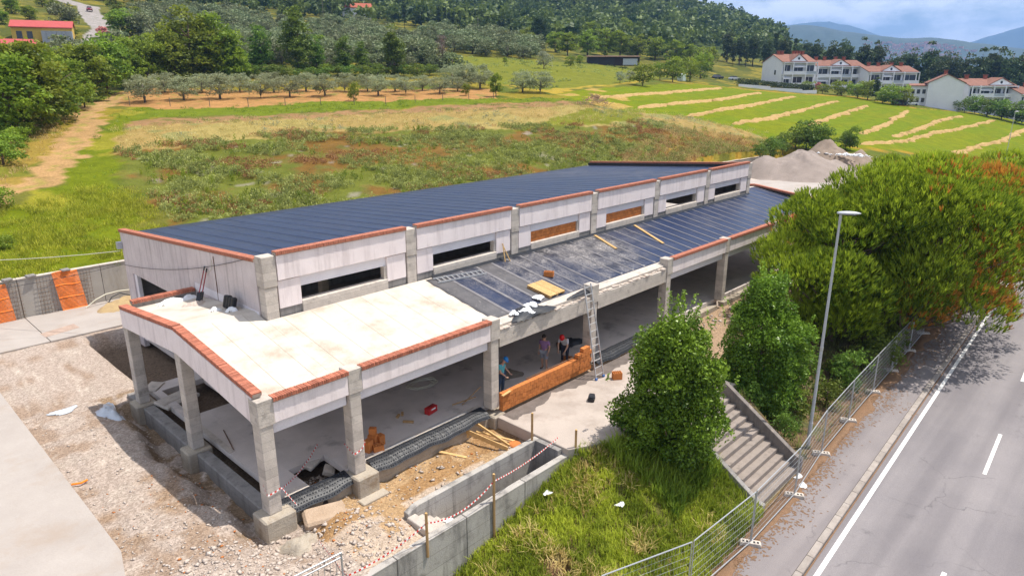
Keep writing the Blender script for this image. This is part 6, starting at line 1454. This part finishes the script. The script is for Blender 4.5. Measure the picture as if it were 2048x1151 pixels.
# hay left in rows on the mown field
for i, w_ in enumerate(WINDROWS):
    P = [Vector((a, c, 0)) for a, c in w_]; L = sum((q-p).length for p, q in zip(P[:-1], P[1:])); n = int(L/.7); r = np.random.default_rng(700+i)
    cum = np.r_[0, np.cumsum([(q-p).length for p, q in zip(P[:-1], P[1:])])]; t = np.linspace(0, L, n)
    X = np.interp(t, cum, [p.x for p in P]); Y = np.interp(t, cum, [p.y for p in P])
    k = 7; Y = np.convolve(np.pad(Y, k, mode='edge'), np.ones(2*k+1)/(2*k+1), 'valid'); Y = Y + .3*fbm(X, X*0, 4, 710+i)
    prof = np.array([(-1,0),(-.6,.20),(-.2,.34),(.2,.33),(.6,.2),(1,0)]); wv = (.72+.28*fbm(X, X*0, 3, 720+i)+.2*fbm(X, X*0, .8, 730+i))*np.clip(np.minimum(t, L-t)/3+.15, 0, 1); endf = np.clip(np.minimum(t, L-t)/2.5, 0, 1)
    V = np.stack([np.stack([X + r.uniform(-.15,.15,n), Y + p[0]*wv + r.uniform(-.18,.18,n), H(X, Y + p[0]*wv) + (p[1]*.85 + r.uniform(-.08,.12,n)*(p[1] > 0))*endf + .04 - .10*(p[1] == 0)], -1) for p in prof], 1)
    i_ = np.arange(n*6).reshape(n, 6); F = np.stack([i_[:-1,:-1], i_[1:,:-1], i_[1:,1:], i_[:-1,1:]], -1).reshape(-1,4)
    tag(link('hay_windrow', np_mesh('hay_windrow', V.reshape(-1,3), F), M['hay'] if 'hay' in M else M.setdefault('hay', surf('hay', (0.42,0.28,0.10), (0.31,0.195,0.065), scale=1.5, bump=.8, bscale=12, fine=.3))), f'{words[i]} row of cut hay on the mown field, counted from the far side', 'hay row', 'rows of cut hay on the mown field')

# ------------------------------------------------------------------ houses, sheds and cars in the distance
def house(name, x, y, rz, W, D, eave, ridge, bays, label, group, dormer=None, gable_windows=(), chimneys=(), floors=2, base=0.0, loggia=True, roofmat='tiles', wallmat='house_white', zoff=0.0):
    """local frame: facade along +x facing -y, house runs back along +y"""
    o = empty(name, (x, y, h1(x + W*.4*math.cos(rz), y + W*.4*math.sin(rz)) + zoff), rz, label, 'house', group)
    wm, rm_ = M[wallmat], M[roofmat]
    MB().prism([(0,0,-3),(0,D,-3),(0,D,eave),(0,D/2,eave+ridge),(0,0,eave)], (W,0,0)).build('wall', wm, o)
    s = ridge/(D/2); ov = .5
    rf = MB().prism([(-.3,-ov,eave-ov*s+.06),(-.3,D/2,eave+ridge+.06),(-.3,D+ov,eave-ov*s+.06),(-.3,D+ov,eave-ov*s+.26),(-.3,D/2,eave+ridge+.26),(-.3,-ov,eave-ov*s+.26)], (W+.6,0,0)).build('roof', rm_, o)
    for cx in chimneys:
        ch = MB().box((cx-.45,D/2-.4,eave+ridge-.2),(cx+.45,D/2+.4,eave+ridge+1.2)).build('chimney', M['chimney'], rf); 
        MB().box((cx-.6,D/2-.55,eave+ridge+1.201),(cx+.6,D/2+.55,eave+ridge+1.5)).build('chimney_cap', M['tiles'], rf)
    if dormer:
        a, c, hh = dormer
        MB().prism([(a,-.05,eave-.6),(c,-.05,eave-.6),(c,-.05,eave+.3),((a+c)/2,-.05,eave+hh),(a,-.05,eave+.3)], (0,D/2-.3,0)).build('gable', wm, o)
        for sgn in (0, 1):
            p = [(a-.4,-.4,eave+.12),((a+c)/2,-.4,eave+hh+.06)] if sgn == 0 else [((a+c)/2,-.4,eave+hh+.06),(c+.4,-.4,eave+.12)]
            MB().prism([p[0], p[1], (p[1][0],-.4,p[1][2]+.22), (p[0][0],-.4,p[0][2]+.22)], (0,D/2-.2,0)).build('gable_roof', rm_, o)
        MB().lathe(((a+c)/2,-.06,eave+hh*.45), [(.45,0),(.45,.06)], 14, Matrix.Rotation(R(90),3,'X')).build('round_window', M['glass_dark'], o)
    if loggia:
        fh = (eave-.5)/floors; d = 1.5
        for f in range(floors+1):
            z = f*fh - (.0 if f else .2)
            MB().box((0,-d,z-.14+.3),(W,-.002,z+.12+.3)).build('balcony_slab', wm, o)
        n = len(bays); 
        xs_ = np.cumsum([0]+[w for w in bays]); xs_ = xs_/xs_[-1]*W
        for xx in xs_: MB().box((max(0,xx-.18),-d-.02,-.5),(min(W,xx+.18),-d+.32,eave)).build('pier', wm, o)
        for f in range(floors):
            for i in range(n):
                z = f*fh+.42
                MB().box((xs_[i]+.19,-d+.02,z),(xs_[i+1]-.19,-d+.16,z+.95)).build('parapet', wm if (i+f) % 3 else M['glassy'], o)
                wdw = MB().box((xs_[i]+.5,-.06,z+.05),(xs_[i+1]-.5,-.003,z+fh*.74)).build('window', M['glass_dark'], o)
                MB().box(((xs_[i]+xs_[i+1])/2-.05,-.1,z+.05),((xs_[i]+xs_[i+1])/2+.05,-.062,z+fh*.74)).build('mullion', wm, wdw)
                if (i*3+f*2) % 5 == 0: MB().prism([(xs_[i]+.3,-.08,z+fh*.72),(xs_[i]+.3,-1.4,z+fh*.55),(xs_[i]+.3,-1.4,z+fh*.60),(xs_[i]+.3,-.08,z+fh*.77)], (xs_[i+1]-xs_[i]-.6,0,0)).build('awning', M['house_white'], o)
    for (yy, z, w, hh) in gable_windows: MB().box((-.05,yy-w/2,z),(-.003,yy+w/2,z+hh)).build('window', M['glass_dark'], o)
    return o
M['glassy'] = plain('glassy', (0.42,0.46,0.52), .3)
RZH = R(-37)
def along(x, y, d, rz=RZH): return x+d*math.cos(rz), y+d*math.sin(rz)
ga = 'white terraced houses above the mown field'
house('terraced_house', 247.0, 89.5, RZH, 13, 14, 8.6, 2.6, (1,1.4,1.2), 'white terraced house with the big blank gable wall facing left', ga, (3.2,9.2,2.6), ((4.5,4.2,1.0,1.6),(5,.2,1,1.4)), (2,3.4,8.0,9.2,10.4,11.6))
house('terraced_house', 262.0, 83.0, RZH, 19.5, 11, 8.0, 2.0, (1.1,1,.9,1.2), 'white terraced house in the middle of the upper row', ga, (6.0,13.4,2.2), (), (3,6.5,11,14.5))
house('terraced_house', 271.5, 67.5, RZH, 20, 11, 8.2, 2.0, (1.1,1,1,1.4), 'white terraced house at the right end of the upper row', ga, (5.2,12.8,2.2), (), (3.5,7.5,13,17))
# lower row: gable turned towards the camera
house('gable_house', 245.2, 31.5, R(18), 12, 9.5, 7.4, 2.4, (1,), 'white house with plain gable end at the left of the lower row', 'white houses of the lower row', None, (), (6.5,8), 2, loggia=False, zoff=1.0)
gh = house('side_wing', 243.6, 46.0, R(-75), 5.2, 9, 5.8, .5, (1,), 'low white wing with small windows left of the plain gable house', 'white houses of the lower row', None, (), (), 2, loggia=False)
for i in range(3):
    for z in (.9, 3.5): MB().box((.6+i*1.5,-.06,z),(1.5+i*1.5,-.003,z+1.3)).build('window', M['glass_dark'], gh)
house('terraced_house', 260.5, 33, RZH, 17, 10.5, 7.0, 2.0, (.7,1.2,1,1.1), 'white house with balconies in the middle of the lower row', 'white houses of the lower row', (7,16,2.3), (), (3,10), zoff=1.8)
house('terraced_house', 269, 20, RZH, 17, 10.5, 7.0, 2.0, (1.2,1,1), 'white house with balconies at the right edge of the lower row', 'white houses of the lower row', (6,13,2.0), (), (6,12), zoff=2.2)
house('villa', 330, 78, RZH, 10, 9, 8.5, 2.0, (1,), 'small white villa half hidden by dark trees behind the rows', None, None, (), (), loggia=False)
M['red_metal'] = surf('red_metal', (0.42,0.08,0.075), (0.36,0.07,0.065), scale=1.0, bump=0, stretch=(1,1,1)); M['yellow_wall'] = plain('yellow_wall', (0.62,0.42,0.09), .8); M['grey_wall'] = plain('grey_wall', (0.30,0.32,0.36), .6); M['dark_wood'] = plain('dark_wood', (0.035,0.025,0.024), .9)
RL = R(-20)
hr = house('red_roof_house', 37.5, 197, RL, 13, 8, 3.4, 1.6, (1,), 'yellow house with red metal roof at the upper left', 'red roofed houses on the hillside', None, (), (), loggia=False, roofmat='red_metal', wallmat='yellow_wall')
for xx in (1.0,3.2): MB().box((xx,-.06,.6),(xx+1.2,-.003,2.4)).build('window', M['glass_dark'], hr)
for i in range(6): MB().box((6.5+i*1.1,-2.2,-.5),(6.5+i*1.1+1.06,-.01,2.5)).build('glazed_bay', M['grey_wall'], hr)
house('red_roof_house', 24, 199, RL, 10, 7, 3.2, 1.2, (1,), 'red roofed shed left of the yellow house', 'red roofed houses on the hillside', None, (), (), loggia=False, roofmat='red_metal', wallmat='grey_wall')
house('red_roof_house', 27, 168, RL, 8, 6, 3.0, 1.2, (1,), 'small red roofed house at the left edge below the yellow house', 'red roofed houses on the hillside', None, (), (), loggia=False, roofmat='red_metal', wallmat='house_white')
house('hill_house', 196, 290, R(-30), 14, 9, 5, 2.2, (1,), 'white house with orange roof among the hilltop trees', None, None, (), (), loggia=False, roofmat='chimney')
sh = empty('wooden_shed', (182,127.5,h1(190,126)-.3), R(-46), 'long dark wooden shed at the edge of the hillside', 'shed')
MB().box((0,0,0),(17,5,2.7)).build('wall', M['dark_wood'], sh); MB().prism([(-.4,-.6,2.72),(-.4,5.4,3.1),(-.4,5.4,3.25),(-.4,-.6,2.87)], (17.8,0,0)).build('roof', M['rust'], sh)
for i in range(5): MB().box((.4+i*1.7,-.05,.3),(1.9+i*1.7,-.003,2.4)).build('door', M['black'], sh)
MB().box((11.5,-.12,.2),(16.3,-.003,2.2)).build('white_sheet', M['glassy'], sh)

def car(x, y, rz, paint, label, z=None):
    o = empty('parked_car', (x, y, (h1(x, y) if z is None else z)+.02), rz, label, 'car')
    pm = plain('car_paint_'+label.split()[0], paint, .25, .1, .6)
    MB().prism([(-2.1,-.85,.35),(2.05,-.85,.35),(2.1,-.85,.75),(1.2,-.85,.92),(-2.0,-.85,.98),(-2.15,-.85,.7)], (0,1.7,0)).build('body', pm, o, bevel=.06)
    MB().add([(-1.75,-.75,.95),(1.0,-.75,.92),(.35,-.62,1.46),(-1.3,-.62,1.48),(-1.75,.75,.95),(1.0,.75,.92),(.35,.62,1.46),(-1.3,.62,1.48)], [(0,1,2,3),(7,6,5,4),(1,5,6,2),(4,0,3,7),(3,2,6,7)]).build('windows', M['glass_dark'], o)
    MB().box((-1.28,-.63,1.475),(.36,.63,1.51)).build('roof', pm, o)
    for sx in (-1.3,1.3):
        for sy in (-.87,.70):
            w_ = MB().lathe((sx,sy,.33), [(.33,0),(.33,-.17)], 14, Matrix.Rotation(R(90),3,'X')).build('wheel', M['black'], o)
    for sy in (-.6,.6): MB().box((2.02,sy-.18,.6),(2.12,sy+.18,.75)).build('headlight', M['plastic_white'], o)
car(76.5, 266, R(250), (0.35,0.01,0.05), 'dark red car driving down the hillside road')
car(236.5, 43.2, R(-40), (0.65,0.68,0.72), 'silver car parked left of the lower house row')
car(232.5, 45.2, R(-40), (0.10,0.11,0.13), 'dark car parked beside the silver car')
car(231, 106, R(-30), (0.05,0.05,0.06), 'black car in the small car park above the mown field')
car(238, 103, R(-30), (0.6,0.62,0.65), 'white car in the small car park above the mown field')
gw = empty('garden_wall', (207,85.5,0), 0, 'long white garden wall below the hedge at the first house', 'wall')
P_ = [(207,86),(217,80),(227,73.5),(233,71)]
for a, c in zip(P_[:-1], P_[1:]):
    za, zc = h1(*a), h1(*c); part(gw, 'wall_section', MB().add([(a[0],a[1],za-.6),(c[0],c[1],zc-.6),(c[0],c[1],zc+1.2),(a[0],a[1],za+.8),(a[0]+.15,a[1]+.25,za-.6),(c[0]+.15,c[1]+.25,zc-.6),(c[0]+.15,c[1]+.25,zc+1.2),(a[0]+.15,a[1]+.25,za+.8)], [(0,1,2,3),(7,6,5,4),(0,4,5,1),(3,2,6,7),(1,5,6,2),(0,3,7,4)]), M['house_white'])
hg = np.random.default_rng(88); V_, F_, T_ = [], [], []
tt = hg.random(5200); hx = np.interp(tt, [0,.33,.7,1], [209,219,229,234]); hy = np.interp(tt, [0,.33,.7,1], [87.5,81.5,75,73]); hz = H(hx, hy)
Pq = np.c_[hx+hg.normal(0,.5,5200), hy+hg.normal(0,.5,5200), hz+hg.uniform(.2,2.6,5200)]; V_, F_ = leaves(Pq, .45, hg, None, 1, .6)
tag(link('clipped_hedge', np_mesh('clipped_hedge', V_, F_, hg.uniform(.1,.7,5200)), M['leaf_dark']), 'clipped dark hedge running above the white garden wall', 'hedge')
tk = empty('water_tank', (178,90,h1(178,90)), 0, 'pale green tank standing beside the mown field', 'tank'); MB().box((-1,-.9,0),(1,.9,2.0)).build('body', plain('tank', (0.45,0.55,0.52), .5), tk, bevel=.15); MB().lathe((0,0,2.0),[(.35,0),(.3,.15)],12).build('cap', M['plastic_white'], tk)
def pole(x, y, hgt, lab, arm=True):
    o = empty('utility_pole', (x, y, h1(x, y)), .4, lab, 'pole', 'poles on the hillside'); MB().tube([(0,0,-.5),(0,0,hgt)], [.16,.10], 8).build('shaft', M['trunk_grey'], o)
    if arm: MB().bar((-.8,0,hgt-.6),(.8,0,hgt-.6),.1,.12).build('crossarm', M['trunk_grey'], o)
pole(176, 276, 11, 'utility pole among the olives left of the middle of the hill'); pole(206, 205, 9, 'utility pole near the big dark tree on the hill')
# orchard fence posts
for i, (a) in enumerate(np.linspace(0, 1, 12)):
    x = 29.5+a*49; y = 97-a*28.5-6.5*math.sin(a*math.pi)*.6
    tag(MB().tube([(x,y,h1(x,y)-.3),(x,y,h1(x,y)+1.15)], .05, 6).build('orchard_stake', M['trunk_grey']), f'thin fence stake, {words[i]} from left along the orchard edge', 'stake', 'fence stakes along the orchard')
# brush heap in the field
rb = np.random.default_rng(91); b = MB()
for i in range(150):
    a = rb.uniform(0,6.28); r_ = rb.random()**.6*3.4; x, y = 88.5+r_*math.cos(a), 54.5+r_*math.sin(a)*.7; z = h1(88.5,54.5)+max(0, 1.5*(1-r_/3.4)); e = unit(rb, 1)[0]*rb.uniform(.6,1.3); b.tube([(x,y,z),(x+e[0],y+e[1],z+abs(e[2])*.7)], .035, 4)
tag(b.build('brush_heap', surf('dry_brush', (0.36,0.24,0.15), (0.25,0.16,0.10))), 'heap of dry cut branches at the end of the straw strip', 'brush heap')
# village on the far ridge: tiny roofs, one mass
rv = np.random.default_rng(97); b = MB(); NV = RANGES['near_mountains']; na = np.linspace(30, 2, 260)
for i in range(190):
    ia = int(np.argmin(abs(na-rv.normal(14.2, 1.5)))); ik = int(rv.integers(5, 10)); t = rv.random(); p = NV[ik,ia]*(1-t)+NV[ik+1,ia]*t
    s = rv.uniform(5,9); b.cbox((p[0]+rv.uniform(-15,15), p[1]+rv.uniform(-15,15), p[2]+2), (s*1.5,s,7), RZ(rv.uniform(0,3)))
M['village'] = surf('village', (0.55,0.42,0.36), (0.45,0.22,0.16), scale=.02, bump=0)
tag(b.build('village', M['village']), 'faint red roofed village on the mountain slope', kind='stuff')

# ------------------------------------------------------------------ the three workers
M['skin'] = plain('skin', (0.52,0.30,0.21), .6); M['hair'] = plain('hair', (0.03,0.02,0.015), .8)
def skin_obj(name, joints, edges, mat, parent, root=0, sub=2):
    """joints: {name: (pos, (rx, ry))}"""
    names = list(joints); me = bpy.data.meshes.new(name); ix = {n: i for i, n in enumerate(names)}
    me.from_pydata([joints[n][0] for n in names], [(ix[a], ix[c]) for a, c in edges], []); me.update()
    o = link(name, me, mat, parent)
    sm = o.modifiers.new('skin', 'SKIN'); sm.use_smooth_shade = True
    if not me.skin_vertices: me.skin_vertices.new()
    for n in names:
        v = me.skin_vertices[0].data[ix[n]]; r_ = joints[n][1]; v.radius = r_ if hasattr(r_, '__len__') else (r_, r_)
    me.skin_vertices[0].data[root].use_root = True
    ss = o.modifiers.new('sub', 'SUBSURF'); ss.levels = sub; ss.render_levels = sub
    return o
def person(x, y, z, rz, J, shirt, legs, head, label, long_legs=False, helmet=None, sleeves=True):
    """J: joint positions in local space, facing -y"""
    o = empty('person', (x, y, z), rz, label, 'person', 'workers at the new block wall')
    V = {k: Vector(v) for k, v in J.items()}
    rad = dict(pelvis=.125, waist=.115, chest=.135, neckb=.075, neck=.055, head=.085, crown=.08)
    jj = {}; ed = []
    def add(n, p, r_): jj[n] = (tuple(p), r_)
    add('pelvis', V['pelvis'], (.15,.12)); add('waist', V['pelvis'].lerp(V['neck'], .35), (.135,.105)); add('chest', V['pelvis'].lerp(V['neck'], .75), (.165,.115)); add('neck', V['neck'], .058); add('chin', V['neck'].lerp(V['head'], .45), .066); add('head', V['head'], (.082,.098)); add('crown', V['head']+(V['head']-V['neck']).normalized()*.09, .068)
    ed += [('pelvis','waist'),('waist','chest'),('chest','neck'),('neck','chin'),('chin','head'),('head','crown')]
    for s in 'LR':
        add('sh'+s, V['sh'+s], .068); add('el'+s, V['el'+s], .045); add('fa'+s, V['el'+s].lerp(V['ha'+s], .35), .043); add('wr'+s, V['ha'+s], .029); hd = (V['ha'+s]-V['el'+s]).normalized(); add('pa'+s, V['ha'+s]+hd*.055, (.042,.022))
        ed += [('chest','sh'+s),('sh'+s,'el'+s),('el'+s,'fa'+s),('fa'+s,'wr'+s),('wr'+s,'pa'+s)]
        add('hip'+s, V['hip'+s], .095); add('th'+s, V['hip'+s].lerp(V['kn'+s], .5), .082); add('kn'+s, V['kn'+s], .058); add('ca'+s, V['kn'+s].lerp(V['an'+s], .35), .058); add('an'+s, V['an'+s], .038); add('to'+s, V['to'+s], (.045,.03))
        ed += [('pelvis','hip'+s),('hip'+s,'th'+s),('th'+s,'kn'+s),('kn'+s,'ca'+s),('ca'+s,'an'+s),('an'+s,'to'+s)]
    skin_obj('body', jj, ed, M['skin'], o)
    # fingers: five short chains on each palm
    for s in 'LR':
        hd = (V['ha'+s]-V['el'+s]).normalized(); side = hd.cross(Vector((0,0,1))); side = side.normalized() if side.length > .1 else Vector((1,0,0)); nrm = hd.cross(side)
        base = V['ha'+s]+hd*.085
        b = MB()
        for i, L in enumerate((.06,.075,.08,.07)):
            p = base + side*(i-1.5)*.021; b.tube([p-hd*.02, p+hd*L*.5-nrm*.006, p+hd*L-nrm*.03], [.011,.010,.007], 6)
        p = V['ha'+s]+hd*.03+side*.035; b.tube([p, p+side*.03+hd*.025, p+side*.035+hd*.06-nrm*.01], [.013,.011,.008], 6)
        b.build('hand', M['skin'], o, smooth=True)
    # clothes
    cj = {'pelvis': (tuple(V['pelvis'].lerp(V['neck'],-.04)), (.165,.135)), 'waist': (jj['waist'][0], (.155,.125)), 'chest': (jj['chest'][0], (.185,.135)), 'neck': (tuple(V['neck']-(V['neck']-V['pelvis']).normalized()*.05), .085)}
    ce = [('pelvis','waist'),('waist','chest'),('chest','neck')]
    for s in 'LR':
        cj['sh'+s] = (tuple(V['sh'+s]), .086); cj['sl'+s] = (tuple(V['sh'+s].lerp(V['el'+s], .72)), .066); ce += [('chest','sh'+s),('sh'+s,'sl'+s)]
    skin_obj('shirt', cj, ce, plain('shirt_'+shirt[0], shirt[1], .85), o)
    lj = {'pelvis': (tuple(V['pelvis']), (.168,.14))}; le = []
    for s in 'LR':
        lj['hip'+s] = (tuple(V['hip'+s]), .112); lj['th'+s] = (tuple(V['hip'+s].lerp(V['kn'+s], .55)), .102); lj['kn'+s] = (tuple(V['hip'+s].lerp(V['kn'+s], .96)), .088 if not long_legs else .074); le += [('pelvis','hip'+s),('hip'+s,'th'+s),('th'+s,'kn'+s)]
        if long_legs: lj['an'+s] = (tuple(V['kn'+s].lerp(V['an'+s], .92)), .066); le += [('kn'+s,'an'+s)]
    skin_obj('trousers' if long_legs else 'shorts', lj, le, plain('legs_'+legs[0], legs[1], .9), o)
    for s in 'LR':
        a, t = V['an'+s], V['to'+s]; d = Vector((t.x-a.x, t.y-a.y, 0)).normalized(); h_ = Vector((a.x, a.y, 0))
        skin_obj('shoe', {'heel': (tuple(h_-d*.05+Vector((0,0,.045))), (.045,.045)), 'mid': (tuple(h_+d*.07+Vector((0,0,.045))), (.05,.045)), 'toe': (tuple(h_+d*.18+Vector((0,0,.035))), (.045,.035)), 'ankle': (tuple(h_+Vector((0,0,.11))), .05)}, [('heel','mid'),('mid','toe'),('heel','ankle')], M['black'], o, sub=1)
    up = (V['head']-V['neck']).normalized(); fwd = Vector(J.get('look', (0,-1,0))); fwd = (fwd-up*fwd.dot(up)).normalized(); side = up.cross(fwd); Rm = Matrix((side, fwd, up)).transposed()
    c = V['head']
    MB().lathe(c+fwd*.098-up*.01, [(.016,-.03),(.013,0),(.006,.03)], 7, Rm).build('nose', M['skin'], o, smooth=True)
    for s in (-1,1):
        MB().lathe(c+fwd*.088+side*s*.032+up*.02, [(.004,-.008),(.011,0),(.004,.008)], 8, Rm).build('eye', M['black'], o); MB().lathe(c+side*s*.088-up*.005, [(.012,-.03),(.022,0),(.012,.03)], 7, Rm).build('ear', M['skin'], o)
    MB().cbox(c+fwd*.088-up*.052, (.045,.012,.009), Rm).build('mouth', M['red_tool'], o)
    if helmet:
        hm_ = MB().lathe(c+up*.045, [(.118,0),(.120,.03),(.108,.075),(.075,.115),(.03,.130),(.005,.133)], 18, Rm).build('helmet', plain('helmet_'+label.split()[0], helmet, .3), o, smooth=True)
        MB().lathe(c+up*.045+fwd*.05, [(.125,-.006),(.128,.0),(.12,.01)], 18, Rm).build('brim', hm_.data.materials[0], hm_)
    else:
        MB().lathe(c+up*.035-fwd*.012, [(.098,-.03),(.102,.02),(.09,.06),(.06,.092),(.01,.104)], 16, Rm).build('hair', M['hair'], o, smooth=True)
    return o
stand = dict(pelvis=(0,0,.95), neck=(0,-.02,1.46), head=(0,-.06,1.62), shL=(.19,0,1.40), shR=(-.19,0,1.40), elL=(.25,.03,1.13), elR=(-.25,.03,1.13), haL=(.24,-.10,.90), haR=(-.24,-.06,.88),
             hipL=(.10,0,.90), hipR=(-.10,0,.90), knL=(.12,-.04,.50), knR=(-.12,.02,.50), anL=(.13,.0,.08), anR=(-.14,.10,.08), toL=(.14,-.15,.03), toR=(-.16,-.05,.03))
person(14.3, 1.12, 0, R(-75), dict(stand, look=(.1,-1,-.35)), ('purple', (0.27,0.15,0.30)), ('grey', (0.30,0.31,0.36)), None, 'bareheaded worker in purple shirt and grey shorts standing behind the block wall')
bend = dict(stand, pelvis=(0,.10,.93), neck=(0,-.22,1.36), head=(0,-.36,1.47), shL=(.19,-.18,1.31), shR=(-.19,-.18,1.31), elL=(.23,-.30,1.02), elR=(-.23,-.28,1.04), haL=(.16,-.44,.80), haR=(-.16,-.42,.82), hipL=(.10,.08,.88), hipR=(-.10,.08,.88), knL=(.13,.0,.48), knR=(-.13,.06,.48), look=(0,-1,-.8))
person(15.45, .85, 0, R(-70), bend, ('grey', (0.50,0.49,0.52)), ('dark', (0.035,0.04,0.06)), None, 'red helmeted worker in pale grey shirt bending towards the block wall', True, (0.55,0.01,0.012))
bend2 = dict(stand, neck=(0,-.08,1.45), head=(.02,-.17,1.59), elL=(.24,-.10,1.12), elR=(-.24,-.08,1.12), haL=(.2,-.30,.98), haR=(-.2,-.28,.98), look=(0,-1,-.7))
person(11.05, .75, 0, R(20), bend2, ('turquoise', (0.10,0.42,0.50)), ('blue', (0.05,0.08,0.14)), None, 'blue helmeted worker in turquoise shirt beside the third column', True, (0.01,0.20,0.55))

# ------------------------------------------------------------------ air
hz = MB().box((-1500,-6500,-60),(9500,6500,620)).build('haze', None)
hm, nt, out = mat_new('haze'); pv = N(nt, 'ShaderNodeVolumePrincipled'); pv.inputs['Color'].default_value = (0.26,0.50,1.0,1); pv.inputs['Density'].default_value = 0.00016; pv.inputs['Anisotropy'].default_value = 0.2
nt.links.new(pv.outputs[0], out.inputs['Volume']); hz.data.materials.append(hm); hz['kind'] = 'stuff'; hz['label'] = 'thin summer haze in the distance'
